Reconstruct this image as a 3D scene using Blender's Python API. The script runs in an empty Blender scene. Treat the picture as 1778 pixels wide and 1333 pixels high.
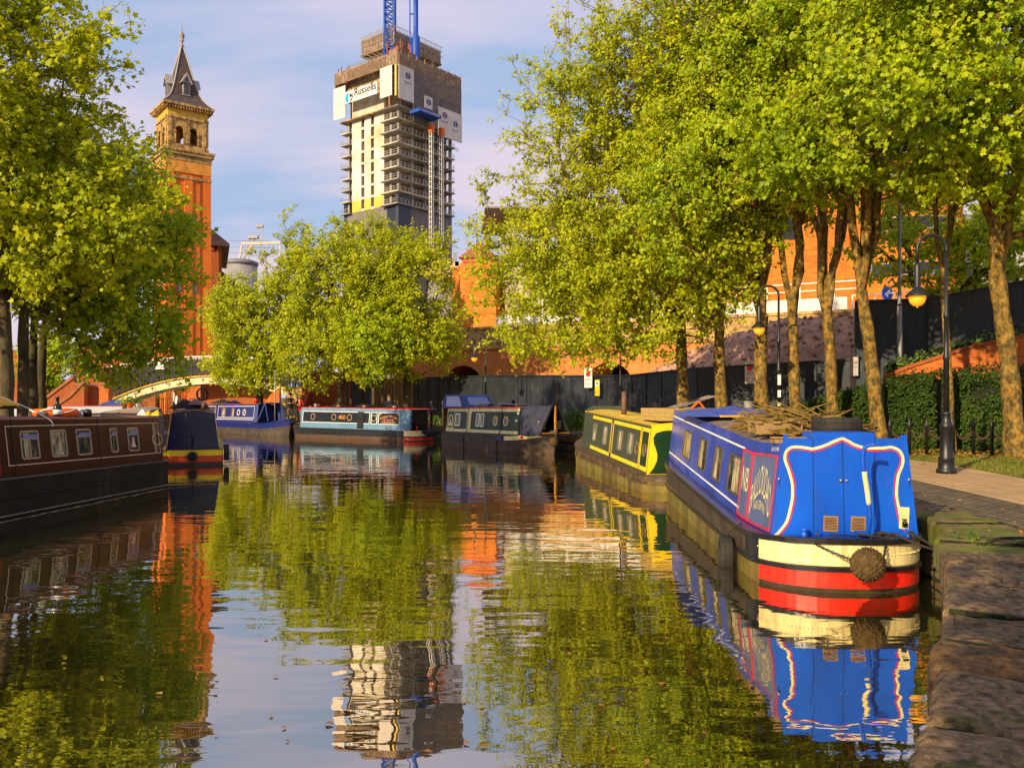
import bpy, math, random
import numpy as np
from mathutils import Vector, Matrix, noise as mnoise
R = math.radians
sc = bpy.context.scene
# ------------------------------------------------ camera, sky, sun, exposure
F = 1450.0; CZ = 2.4                      # focal length in photo pixels, eye height above the water
cam = bpy.data.cameras.new('camera'); camo = bpy.data.objects.new('camera', cam)
sc.collection.objects.link(camo); sc.camera = camo
cam.sensor_width = 36; cam.lens = 36 * F / 1778; cam.clip_end = 4000; cam.clip_start = .1
camo.location = (0, 0, CZ); camo.rotation_euler = (R(90), 0, 0); cam.shift_y = 23.5 / 1778
SUN_EL, SUN_AZ = R(24), R(38)             # sun low behind the camera, 40 degrees to its left
sdir = Vector((-math.sin(SUN_AZ) * math.cos(SUN_EL), -math.cos(SUN_AZ) * math.cos(SUN_EL), math.sin(SUN_EL)))
w = bpy.data.worlds.new('World'); sc.world = w; w.use_nodes = True
nt = w.node_tree; nt.nodes.clear()
def N(nt, t, **k):
    n = nt.nodes.new(t)
    for a, b in k.items(): setattr(n, a, b)
    return n
sky = N(nt, 'ShaderNodeTexSky', sky_type='NISHITA', sun_disc=False)
sky.sun_elevation = SUN_EL; sky.sun_rotation = math.atan2(sdir.x, sdir.y)
sky.air_density = 1.0; sky.dust_density = 1.2; sky.ozone_density = 2.0
tc = N(nt, 'ShaderNodeTexCoord'); sep = N(nt, 'ShaderNodeSeparateXYZ')
nt.links.new(tc.outputs['Generated'], sep.inputs[0])
# cloud veil: stretched noise projected on a high plane
dv = N(nt, 'ShaderNodeMath', operation='ADD'); dv.inputs[1].default_value = .22; nt.links.new(sep.outputs[2], dv.inputs[0])
vd = N(nt, 'ShaderNodeVectorMath', operation='DIVIDE')
cmb = N(nt, 'ShaderNodeCombineXYZ')
for i in range(3): nt.links.new(dv.outputs[0], cmb.inputs[i])
nt.links.new(tc.outputs['Generated'], vd.inputs[0]); nt.links.new(cmb.outputs[0], vd.inputs[1])
mp = N(nt, 'ShaderNodeMapping'); mp.inputs['Scale'].default_value = (.9, 2.3, 1.0); mp.inputs['Rotation'].default_value = (0, 0, R(18))
mp.inputs['Location'].default_value = (1.3, .4, 0)
nt.links.new(vd.outputs[0], mp.inputs[0])
cn = N(nt, 'ShaderNodeTexNoise'); cn.inputs['Scale'].default_value = 1.0; cn.inputs['Detail'].default_value = 5; cn.inputs['Roughness'].default_value = .5
nt.links.new(mp.outputs[0], cn.inputs['Vector'])
cr = N(nt, 'ShaderNodeMapRange'); cr.inputs['From Min'].default_value = .40; cr.inputs['From Max'].default_value = .57
cr.inputs['To Min'].default_value = 0; cr.inputs['To Max'].default_value = 1.0
nt.links.new(cn.outputs['Fac'], cr.inputs['Value'])
grad = N(nt, 'ShaderNodeValToRGB')
grad.color_ramp.elements[0].position = 0; grad.color_ramp.elements[0].color = (7.4, 6.5, 7.1, 1)
grad.color_ramp.elements[1].position = .55; grad.color_ramp.elements[1].color = (6.8, 6.1, 7.9, 1)
nt.links.new(sep.outputs[2], grad.inputs[0])
mx = N(nt, 'ShaderNodeMix', data_type='RGBA')
mb0 = N(nt, 'ShaderNodeMix', data_type='RGBA'); mb0.inputs['Factor'].default_value = .8; nt.links.new(sky.outputs[0], mb0.inputs['A']); mb0.inputs['B'].default_value = (4.3, 5.5, 8.0, 1)
nt.links.new(cr.outputs[0], mx.inputs['Factor']); nt.links.new(mb0.outputs['Result'], mx.inputs['A']); nt.links.new(grad.outputs[0], mx.inputs['B'])
bg = N(nt, 'ShaderNodeBackground'); bg.inputs['Strength'].default_value = .082
wo = N(nt, 'ShaderNodeOutputWorld')
nt.links.new(mx.outputs['Result'], bg.inputs['Color']); nt.links.new(bg.outputs[0], wo.inputs[0])
sl = bpy.data.lights.new('sun', 'SUN'); so = bpy.data.objects.new('sun', sl); sc.collection.objects.link(so)
sl.energy = 5.0; sl.angle = R(.5); sl.color = (1.0, .82, .52)
so.rotation_euler = (-sdir).to_track_quat('-Z', 'Y').to_euler()
sc.view_settings.view_transform = 'Standard'; sc.view_settings.look = 'None'; sc.view_settings.gamma = 1
sc.view_settings.exposure = 0.40
sc.render.engine = 'CYCLES'
sc.cycles.max_bounces = 8; sc.cycles.transparent_max_bounces = 8
# ------------------------------------------------ helpers
C = sc.collection
rnd = random.Random(7)
def px(x, d): return (x - 889) * d / F
def pz(y, d): return CZ + (690 - y) * d / F
def pt(x, y, d): return Vector((px(x, d), d, pz(y, d)))
MATS = {}
def mat(name, col, rough=.6, var=.25, scale=3.0, bump=.0, bscale=20, spec=.3, metal=0, emit=0, dirt=None, island=0, col2=None, scale2=1.0, thr=(.45, .6), stretch=None, coat=0):
    """plain procedural paint/stone/wood: base colour with noise variation, an optional second patchy colour and bump"""
    if name in MATS: return MATS[name]
    m = bpy.data.materials.new(name); m.use_nodes = True; t = m.node_tree
    b = t.nodes['Principled BSDF']; MATS[name] = m
    tcn = N(t, 'ShaderNodeTexCoord'); mpn = N(t, 'ShaderNodeMapping')
    if stretch: mpn.inputs['Scale'].default_value = stretch
    t.links.new(tcn.outputs['Object'], mpn.inputs[0])
    nz = N(t, 'ShaderNodeTexNoise'); nz.inputs['Scale'].default_value = scale; nz.inputs['Detail'].default_value = 6; nz.inputs['Roughness'].default_value = .6
    t.links.new(mpn.outputs[0], nz.inputs['Vector'])
    mr = N(t, 'ShaderNodeMapRange'); mr.inputs['From Min'].default_value = .3; mr.inputs['From Max'].default_value = .7
    mr.inputs['To Min'].default_value = 1 - var; mr.inputs['To Max'].default_value = 1 + var * .6
    t.links.new(nz.outputs['Fac'], mr.inputs['Value'])
    base = N(t, 'ShaderNodeRGB'); base.outputs[0].default_value = (*col, 1); out = base.outputs[0]
    if col2:
        n2 = N(t, 'ShaderNodeTexNoise'); n2.inputs['Scale'].default_value = scale2; n2.inputs['Detail'].default_value = 7; n2.inputs['Roughness'].default_value = .65
        t.links.new(mpn.outputs[0], n2.inputs['Vector'])
        m2 = N(t, 'ShaderNodeMapRange'); m2.inputs['From Min'].default_value = thr[0]; m2.inputs['From Max'].default_value = thr[1]
        t.links.new(n2.outputs['Fac'], m2.inputs['Value'])
        mx = N(t, 'ShaderNodeMix', data_type='RGBA'); t.links.new(m2.outputs[0], mx.inputs['Factor'])
        t.links.new(out, mx.inputs['A']); mx.inputs['B'].default_value = (*col2, 1); out = mx.outputs['Result']
    if dirt:
        # streaks of grime and fine scuffs laid over paint: (colour, amount)
        md = N(t, 'ShaderNodeMapping'); md.inputs['Scale'].default_value = (5, 5, .7); t.links.new(tcn.outputs['Object'], md.inputs[0])
        n3 = N(t, 'ShaderNodeTexNoise'); n3.inputs['Scale'].default_value = 2.2; n3.inputs['Detail'].default_value = 8; n3.inputs['Roughness'].default_value = .7; t.links.new(md.outputs[0], n3.inputs['Vector'])
        m4 = N(t, 'ShaderNodeMapRange'); m4.inputs['From Min'].default_value = .46; m4.inputs['From Max'].default_value = .80; m4.inputs['To Max'].default_value = dirt[1]; t.links.new(n3.outputs['Fac'], m4.inputs['Value'])
        n4 = N(t, 'ShaderNodeTexNoise'); n4.inputs['Scale'].default_value = 23; n4.inputs['Detail'].default_value = 4; t.links.new(tcn.outputs['Object'], n4.inputs['Vector'])
        m5 = N(t, 'ShaderNodeMapRange'); m5.inputs['From Min'].default_value = .68; m5.inputs['From Max'].default_value = .74; m5.inputs['To Max'].default_value = dirt[1]; t.links.new(n4.outputs['Fac'], m5.inputs['Value'])
        mm = N(t, 'ShaderNodeMath', operation='MAXIMUM'); t.links.new(m4.outputs[0], mm.inputs[0]); t.links.new(m5.outputs[0], mm.inputs[1])
        mx = N(t, 'ShaderNodeMix', data_type='RGBA'); t.links.new(mm.outputs[0], mx.inputs['Factor']); t.links.new(out, mx.inputs['A']); mx.inputs['B'].default_value = (*dirt[0], 1); out = mx.outputs['Result']
    hs = N(t, 'ShaderNodeHueSaturation'); t.links.new(mr.outputs[0], hs.inputs['Value']); t.links.new(out, hs.inputs['Color'])
    t.links.new(hs.outputs[0], b.inputs['Base Color'])
    b.inputs['Roughness'].default_value = rough; b.inputs['Specular IOR Level'].default_value = spec; b.inputs['Metallic'].default_value = metal
    if coat: b.inputs['Coat Weight'].default_value = coat; b.inputs['Coat Roughness'].default_value = .12
    if island:
        gi = N(t, 'ShaderNodeNewGeometry'); mi_ = N(t, 'ShaderNodeMapRange'); mi_.inputs['To Min'].default_value = 1-island; mi_.inputs['To Max'].default_value = 1+island; t.links.new(gi.outputs['Random Per Island'], mi_.inputs['Value'])
        mq = N(t, 'ShaderNodeMath', operation='MULTIPLY'); t.links.new(mr.outputs[0], mq.inputs[0]); t.links.new(mi_.outputs[0], mq.inputs[1]); t.links.new(mq.outputs[0], hs.inputs['Value'])
    if bump:
        nb = N(t, 'ShaderNodeTexNoise'); nb.inputs['Scale'].default_value = bscale; nb.inputs['Detail'].default_value = 5
        t.links.new(mpn.outputs[0], nb.inputs['Vector'])
        bp = N(t, 'ShaderNodeBump'); bp.inputs['Strength'].default_value = 1; bp.inputs['Distance'].default_value = bump
        t.links.new(nb.outputs['Fac'], bp.inputs['Height']); t.links.new(bp.outputs[0], b.inputs['Normal'])
    if emit: b.inputs['Emission Color'].default_value = (*col, 1); b.inputs['Emission Strength'].default_value = emit
    return m
def brick(name, c1, c2, mortar, w=.225, h=.075, ms=.012, var=.3, bump=.004, rough=.85, big=.4, offset=.5):
    """brick/slab courses on vertical walls (u = x+y in object space) or on the ground (big='flat')"""
    if name in MATS: return MATS[name]
    m = bpy.data.materials.new(name); m.use_nodes = True; t = m.node_tree; b = t.nodes['Principled BSDF']; MATS[name] = m
    tcn = N(t, 'ShaderNodeTexCoord'); s = N(t, 'ShaderNodeSeparateXYZ'); t.links.new(tcn.outputs['Object'], s.inputs[0])
    c = N(t, 'ShaderNodeCombineXYZ')
    if big == 'flat':
        t.links.new(s.outputs[0], c.inputs[1]); t.links.new(s.outputs[1], c.inputs[0])
    else:
        a = N(t, 'ShaderNodeMath', operation='ADD'); t.links.new(s.outputs[0], a.inputs[0]); t.links.new(s.outputs[1], a.inputs[1])
        t.links.new(a.outputs[0], c.inputs[0]); t.links.new(s.outputs[2], c.inputs[1])
    bt = N(t, 'ShaderNodeTexBrick'); bt.offset = offset
    bt.inputs['Color1'].default_value = (*c1, 1); bt.inputs['Color2'].default_value = (*c2, 1); bt.inputs['Mortar'].default_value = (*mortar, 1)
    bt.inputs['Scale'].default_value = 1; bt.inputs['Brick Width'].default_value = w; bt.inputs['Row Height'].default_value = h
    bt.inputs['Mortar Size'].default_value = ms; bt.inputs['Mortar Smooth'].default_value = .3
    if big == 'flat':
        nd = N(t, 'ShaderNodeTexNoise'); nd.inputs['Scale'].default_value = 2.5; t.links.new(c.outputs[0], nd.inputs['Vector'])
        va = N(t, 'ShaderNodeVectorMath', operation='MULTIPLY_ADD'); va.inputs[1].default_value = (.05, .05, 0)
        t.links.new(nd.outputs['Color'], va.inputs[0]); t.links.new(c.outputs[0], va.inputs[2]); t.links.new(va.outputs[0], bt.inputs['Vector'])
    else: t.links.new(c.outputs[0], bt.inputs['Vector'])
    nz = N(t, 'ShaderNodeTexNoise'); nz.inputs['Scale'].default_value = .45; nz.inputs['Detail'].default_value = 12; nz.inputs['Roughness'].default_value = .78
    t.links.new(tcn.outputs['Object'], nz.inputs['Vector'])
    mr = N(t, 'ShaderNodeMapRange'); mr.inputs['From Min'].default_value = .3; mr.inputs['From Max'].default_value = .7
    mr.inputs['To Min'].default_value = 1 - var; mr.inputs['To Max'].default_value = 1 + var * .5
    t.links.new(nz.outputs['Fac'], mr.inputs['Value'])
    hs = N(t, 'ShaderNodeHueSaturation'); t.links.new(mr.outputs[0], hs.inputs['Value']); t.links.new(bt.outputs['Color'], hs.inputs['Color'])
    t.links.new(hs.outputs[0], b.inputs['Base Color']); b.inputs['Roughness'].default_value = rough; b.inputs['Specular IOR Level'].default_value = .2
    if bump:
        bp = N(t, 'ShaderNodeBump'); bp.invert = True; bp.inputs['Distance'].default_value = bump
        t.links.new(bt.outputs['Fac'], bp.inputs['Height']); t.links.new(bp.outputs[0], b.inputs['Normal'])
    return m
class MB:
    """collects shapes and links them as ONE mesh object"""
    def __init__(s): s.v = []; s.f = []; s.m = []; s.mi = 0; s.sm = []; s.smooth = False
    def add(s, vs, fs, smooth=None):
        o = len(s.v); s.v += [tuple(p) for p in vs]
        for f in fs: s.f.append(tuple(i + o for i in f)); s.m.append(s.mi); s.sm.append(s.smooth if smooth is None else smooth)
        return s
    def box(s, x0, x1, y0, y1, z0, z1):
        return s.add([(x0,y0,z0),(x1,y0,z0),(x1,y1,z0),(x0,y1,z0),(x0,y0,z1),(x1,y0,z1),(x1,y1,z1),(x0,y1,z1)],
                     [(0,3,2,1),(4,5,6,7),(0,1,5,4),(1,2,6,5),(2,3,7,6),(3,0,4,7)])
    def obox(s, c, size, rz=0, rx=0, ry=0):
        M = Matrix.Rotation(rz, 3, 'Z') @ Matrix.Rotation(ry, 3, 'Y') @ Matrix.Rotation(rx, 3, 'X'); c = Vector(c); a, b, d = [q / 2 for q in size]
        vs = [c + M @ Vector((i*a, j*b, k*d)) for k in (-1,1) for i, j in ((-1,-1),(1,-1),(1,1),(-1,1))]
        return s.add(vs, [(0,3,2,1),(4,5,6,7),(0,1,5,4),(1,2,6,5),(2,3,7,6),(3,0,4,7)])
    def bar(s, p, q, a, b=None, up=(0,0,1)):
        p, q = Vector(p), Vector(q); b = b or a; d = (q - p); d.normalize(); u = Vector(up)
        if abs(d.dot(u)) > .95: u = Vector((1, 0, 0))
        x = d.cross(u).normalized() * a / 2; y = x.cross(d).normalized() * b / 2
        vs = [r + i*x + j*y for r in (p, q) for i, j in ((-1,-1),(1,-1),(1,1),(-1,1))]
        return s.add(vs, [(0,3,2,1),(4,5,6,7),(0,1,5,4),(1,2,6,5),(2,3,7,6),(3,0,4,7)])
    def tube(s, pts, rad, n=8, cap=True, smooth=True):
        pts = [Vector(p) for p in pts]; k = len(pts); rad = [rad]*k if isinstance(rad, (int, float)) else rad
        vs = []; t0 = None; x = None
        for i, p in enumerate(pts):
            t = (pts[min(i+1, k-1)] - pts[max(i-1, 0)]).normalized()
            if x is None:
                x = t.orthogonal().normalized()
            else:
                x = (x - t * x.dot(t)).normalized()
            y = t.cross(x)
            for j in range(n):
                a = 2*math.pi*j/n; vs.append(p + (x*math.cos(a) + y*math.sin(a))*rad[i])
        fs = [(i*n+j, i*n+(j+1)%n, (i+1)*n+(j+1)%n, (i+1)*n+j) for i in range(k-1) for j in range(n)]
        s.add(vs, fs, smooth)
        if cap: s._cap(len(s.v) - k*n, n, k)
        return s
    def _cap(s, o, n, k):
        s.f.append(tuple(o + j for j in range(n-1, -1, -1))); s.m.append(s.mi); s.sm.append(False)
        s.f.append(tuple(o + (k-1)*n + j for j in range(n))); s.m.append(s.mi); s.sm.append(False)
    def lathe(s, prof, c=(0,0,0), n=16, smooth=True):
        c = Vector(c); k = len(prof)
        vs = [c + Vector((r*math.cos(2*math.pi*j/n), r*math.sin(2*math.pi*j/n), z)) for r, z in prof for j in range(n)]
        fs = [(i*n+j, i*n+(j+1)%n, (i+1)*n+(j+1)%n, (i+1)*n+j) for i in range(k-1) for j in range(n)]
        o = len(s.v); s.add(vs, fs, smooth); s._cap(o, n, k); return s
    def prism(s, poly, off, back=None):
        """poly: list of Vectors (planar), extruded by vector off"""
        poly = [Vector(p) for p in poly]; n = len(poly); off = Vector(off)
        vs = poly + [p + off for p in poly]
        fs = [tuple(range(n-1, -1, -1)), tuple(range(n, 2*n))] + [(i, (i+1)%n, n+(i+1)%n, n+i) for i in range(n)]
        return s.add(vs, fs)
    def ring(s, outer, inner, off):
        """flat frame between two loops of the same length, extruded by off"""
        n = len(outer); off = Vector(off); o = [Vector(p) for p in outer]; i_ = [Vector(p) for p in inner]
        vs = o + i_ + [p + off for p in o] + [p + off for p in i_]
        fs = []
        for k in range(n):
            l = (k+1) % n
            fs += [(2*n+k, 2*n+l, 3*n+l, 3*n+k), (k, l, 2*n+l, 2*n+k), (n+l, n+k, 3*n+k, 3*n+l), (l, k, n+k, n+l)]
        return s.add(vs, fs)
    def build(s, name, mats, parent=None):
        me = bpy.data.meshes.new(name); me.from_pydata(s.v, [], s.f); me.validate(clean_customdata=False)
        for m in (mats if isinstance(mats, (list, tuple)) else [mats]): me.materials.append(m)
        if len(me.polygons) == len(s.m):
            me.polygons.foreach_set('material_index', s.m); me.polygons.foreach_set('use_smooth', s.sm)
        me.update()
        o = bpy.data.objects.new(name, me); C.objects.link(o)
        if parent: o.parent = parent
        return o
def tag(o, label, cat, group=None):
    o['label'] = label; o['category'] = cat
    if group: o['group'] = group
    return o
def thing(name, label, cat, loc=(0,0,0), rz=0, group=None):
    o = bpy.data.objects.new(name, None); C.objects.link(o); o.location = loc; o.rotation_euler = (0, 0, rz)
    o.empty_display_size = .2
    return tag(o, label, cat, group)
def struct(o): o['kind'] = 'structure'; return o
def np_mesh(name, V, T, mats, parent=None, smooth=False):
    me = bpy.data.meshes.new(name); V = np.asarray(V, dtype=np.float32); T = np.asarray(T, dtype=np.int32)
    me.vertices.add(len(V)); me.vertices.foreach_set('co', V.ravel())
    k = T.shape[1]; me.loops.add(T.size); me.loops.foreach_set('vertex_index', T.ravel())
    me.polygons.add(len(T)); me.polygons.foreach_set('loop_start', np.arange(len(T), dtype=np.int32)*k)
    me.polygons.foreach_set('loop_total', np.full(len(T), k, dtype=np.int32))
    if smooth: me.polygons.foreach_set('use_smooth', np.ones(len(T), dtype=bool))
    me.update(calc_edges=True)
    for m in (mats if isinstance(mats, (list, tuple)) else [mats]): me.materials.append(m)
    o = bpy.data.objects.new(name, me); C.objects.link(o)
    if parent: o.parent = parent
    return o
def text_polys(s, size=1.0, spacing=1.0):
    """mesh data (verts2d, faces) of a word in Blender's built-in font"""
    cu = bpy.data.curves.new('t', 'FONT'); cu.body = s; cu.size = size; cu.space_character = spacing; cu.resolution_u = 3
    o = bpy.data.objects.new('t', cu); C.objects.link(o)
    dg = bpy.context.evaluated_depsgraph_get(); me = o.evaluated_get(dg).to_mesh()
    vs = [(v.co.x, v.co.y) for v in me.vertices]; fs = [tuple(p.vertices) for p in me.polygons]
    o.evaluated_get(dg).to_mesh_clear(); bpy.data.objects.remove(o); bpy.data.curves.remove(cu)
    return vs, fs
def word(mb, s, O, U, V, width, height, flip=1, bold=0):
    """lay a word on a plane: O lower-left corner, U along, V up; scaled to width x height"""
    vs, fs = text_polys(s)
    if not vs: return
    x0 = min(v[0] for v in vs); x1 = max(v[0] for v in vs); y0 = min(v[1] for v in vs); y1 = max(v[1] for v in vs)
    O, U, V = Vector(O), Vector(U), Vector(V)
    for b in ((0,) if not bold else (-bold, bold)):
        mb.add([O + U*((x-x0)/(x1-x0)*width + b) + V*((y-y0)/(y1-y0)*height) + U.cross(V)*(abs(b)*.01 + (b > 0)*.0008) for x, y in vs], fs)
def arch_word(mb, s, O, U, V, r0, r1, a0, a1, sx=1.0):
    """word bent on an arch: centre O, inner/outer radius, start and end angle in degrees"""
    vs, fs = text_polys(s); O, U, V = Vector(O), Vector(U), Vector(V)
    x0 = min(v[0] for v in vs); x1 = max(v[0] for v in vs); y0 = min(v[1] for v in vs); y1 = max(v[1] for v in vs)
    q = []
    for x, y in vs:
        a = R(a0 + (a1-a0)*(x-x0)/(x1-x0)); r = r0 + (r1-r0)*(y-y0)/(y1-y0)
        q.append(O + U*(math.cos(a)*r*sx) + V*(math.sin(a)*r))
    mb.add(q, fs)
# ------------------------------------------------ materials
brick_o = brick('brick_orange', (.80, .19, .022), (.52, .09, .012), (.42, .17, .06), var=.5)
brick_d = brick('brick_red', (.46, .105, .02), (.36, .07, .016), (.30, .12, .05))
brick_bg = brick('brick_bright', (.88, .26, .02), (.62, .14, .015), (.5, .22, .07), w=.45, h=.15, ms=.02, bump=.003, var=.42)
stone_y = mat('sandstone', (.56, .34, .11), .9, .45, 1.2, .01, 12, col2=(.16, .11, .05), scale2=2.2, thr=(.48, .62))
stone_gold = mat('sandstone_gold', (.72, .43, .06), .9, .25, 2)
slate = brick('slate', (.13, .10, .085), (.085, .065, .06), (.04, .03, .03), w=.35, h=.22, ms=.02, bump=.01)
lead = mat('lead_grey', (.36, .32, .30), .6, .2)
iron = mat('black_iron', (.012, .012, .013), .45, .4, 6, .002, 40, spec=.5)
conc = mat('concrete', (.60, .52, .38), .9, .22, .25, .01, 2, col2=(.44, .37, .25), scale2=.35, thr=(.45, .7))
conc_y = mat('concrete_yellow', (.74, .53, .15), .8, .15, .4)
conc_d = mat('concrete_dull', (.33, .30, .27), .9, .3, .5)
darkglass = mat('dark_glass', (.02, .022, .03), .08, .2, 2, spec=.7)
white_p = mat('white_paint', (.78, .74, .66), .5, .12, 3)
cream_p = mat('cream_paint', (.80, .66, .30), .45, .15, 4, dirt=((.22, .15, .06), .7), col2=(.5, .38, .12), scale2=5, thr=(.62, .75))
wood = mat('weathered_wood', (.30, .19, .07), .75, .4, 4, .004, 30, stretch=(1, 8, 8))
# ------------------------------------------------ water, quays, ground
RE = [(-6.5,-30),(-3.4,-6),(-.2,0),(1.77,3.6),(4.16,7.9),(4.95,9.75),(5.5,10.4),(5.85,18),(6.0,21.5),(5.2,29.5),(4.8,32),(3.6,35.4),(-.4,42.6),(-3.1,47.4),(-12.3,52.6),(-13.3,53.1),(-14.6,54.2),(-17,60),(-17,86)]
LE = [(-18,-30),(-15.5,-6),(-14.7,0),(-12.5,16.5),(-11.6,23),(-13.2,28),(-15,33),(-22,38),(-31,43),(-34,60),(-34,86)]
def resample(P, step=1.0):
    out = []
    for a, b in zip(P, P[1:]):
        L = math.dist(a, b); n = max(1, int(L/step))
        out += [(a[0]+(b[0]-a[0])*i/n, a[1]+(b[1]-a[1])*i/n) for i in range(n)]
    return out + [P[-1]]
def offset(P, d):
    out = []
    for i in range(len(P)):
        a = Vector(P[max(i-1, 0)]); b = Vector(P[min(i+1, len(P)-1)]); t = (b-a).normalized()
        out.append((P[i][0] + t.y*d, P[i][1] - t.x*d))
    return out
def strip(name, P, d0, d1, z, m, z1=None):
    mb = MB(); A = offset(P, d0); B = offset(P, d1); n = len(P)
    mb.add([(x, y, z) for x, y in A] + [(x, y, z if z1 is None else z1) for x, y in B], [(i, n+i, n+i+1, i+1) if d1 > d0 else (i, i+1, n+i+1, n+i) for i in range(n-1)])
    return struct(mb.build(name, m))
# water
wm = bpy.data.materials.new('canal_water'); wm.use_nodes = True; t = wm.node_tree; t.nodes.clear()
out = N(t, 'ShaderNodeOutputMaterial'); gl = N(t, 'ShaderNodeBsdfGlossy'); gl.inputs['Roughness'].default_value = .012; gl.inputs['Color'].default_value = (.94, .88, .80, 1)
df = N(t, 'ShaderNodeBsdfDiffuse'); df.inputs['Color'].default_value = (.020, .020, .006, 1)
lw = N(t, 'ShaderNodeFresnel'); lw.inputs['IOR'].default_value = 2.4
mr = N(t, 'ShaderNodeMapRange'); mr.inputs['From Min'].default_value = .17; mr.inputs['From Max'].default_value = .6; mr.inputs['To Min'].default_value = .54; mr.inputs['To Max'].default_value = .90
mxs = N(t, 'ShaderNodeMixShader'); tcw = N(t, 'ShaderNodeTexCoord')
mpa = N(t, 'ShaderNodeMapping'); mpa.inputs['Scale'].default_value = (.55, 1.5, 1); mpb = N(t, 'ShaderNodeMapping'); mpb.inputs['Scale'].default_value = (1.6, 4.2, 1); mpb.inputs['Rotation'].default_value = (0, 0, R(8))
na = N(t, 'ShaderNodeTexNoise'); na.inputs['Scale'].default_value = 1.1; na.inputs['Detail'].default_value = 2
nb = N(t, 'ShaderNodeTexNoise'); nb.inputs['Scale'].default_value = 1.5; nb.inputs['Detail'].default_value = 2.5
nc = N(t, 'ShaderNodeTexNoise'); nc.inputs['Scale'].default_value = .13; nc.inputs['Detail'].default_value = 2
mc = N(t, 'ShaderNodeMapRange'); mc.inputs['From Min'].default_value = .42; mc.inputs['From Max'].default_value = .62; mc.inputs['To Min'].default_value = .18; mc.inputs['To Max'].default_value = 1
t.links.new(tcw.outputs['Object'], nc.inputs['Vector']); t.links.new(nc.outputs['Fac'], mc.inputs['Value'])
t.links.new(tcw.outputs['Object'], mpa.inputs[0]); t.links.new(tcw.outputs['Object'], mpb.inputs[0])
t.links.new(mpa.outputs[0], na.inputs['Vector']); t.links.new(mpb.outputs[0], nb.inputs['Vector'])
mu = N(t, 'ShaderNodeMath', operation='MULTIPLY'); t.links.new(nb.outputs['Fac'], mu.inputs[0]); t.links.new(mc.outputs[0], mu.inputs[1])
m3 = N(t, 'ShaderNodeMath', operation='MULTIPLY_ADD'); m3.inputs[1].default_value = .22; t.links.new(mu.outputs[0], m3.inputs[0]); t.links.new(na.outputs['Fac'], m3.inputs[2])
bp = N(t, 'ShaderNodeBump'); bp.inputs['Distance'].default_value = .0100; bp.inputs['Strength'].default_value = 1
t.links.new(m3.outputs[0], bp.inputs['Height']); t.links.new(bp.outputs[0], gl.inputs['Normal']); t.links.new(bp.outputs[0], lw.inputs['Normal'])
t.links.new(lw.outputs[0], mr.inputs['Value']); t.links.new(mr.outputs[0], mxs.inputs[0]); t.links.new(df.outputs[0], mxs.inputs[1]); t.links.new(gl.outputs[0], mxs.inputs[2]); t.links.new(mxs.outputs[0], out.inputs[0])
mb = MB(); mb.add([(-45,-32,0),(25,-32,0),(25,88,0),(-45,88,0)], [(0,1,2,3)]); struct(mb.build('canal_water', wm))
# ground sheets with the canal cut out of them
dirt = mat('ground_earth', (.16, .12, .07), .95, .4, .5, .02, 8, col2=(.10, .12, .03), scale2=.3)
def bank(name, P, side, z=.74):
    P = sorted(P, key=lambda q: q[1]); mb = MB(); n = len(P)
    mb.add([(x, y, z) for x, y in P] + [(side*900, y, z) for x, y in P], [(i, n+i, n+i+1, i+1) if side > 0 else (i, i+1, n+i+1, n+i) for i in range(n-1)])
    return struct(mb.build(name, dirt))
RO = offset(RE, .25); LO = offset(LE, -.25)
bank('ground', RO, 1); bank('ground', LO, -1)
mb = MB(); y1 = RO[-1][1]; y0 = RO[0][1]
mb.add([(-900,86,.74),(900,86,.74),(900,3000,.74),(-900,3000,.74)], [(0,1,2,3)]); mb.add([(-900,-400,.74),(900,-400,.74),(900,-30,.74),(-900,-30,.74)], [(0,1,2,3)])
struct(mb.build('ground', dirt))
wallstone = brick('quay_wall_stone', (.16, .12, .06), (.11, .09, .04), (.03, .03, .02), w=.9, h=.36, ms=.03, bump=.02, var=.6)
for nm, P, sg in (('quay_wall', RE, 1), ('quay_wall', LE, -1)):
    P = resample(P, 2); mb = MB(); n = len(P)
    Q = offset(P, .06*sg)
    mb.add([(x, y, -.6) for x, y in Q] + [(x, y, .76) for x, y in Q], [(i, i+1, n+i+1, n+i) if sg < 0 else (i+1, i, n+i, n+i+1) for i in range(n-1)])
    struct(mb.build(nm, wallstone))
mb = MB(); mb.box(-36,-16,85.6,86.2,-.5,.8); struct(mb.build('quay_wall', wallstone))
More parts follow.
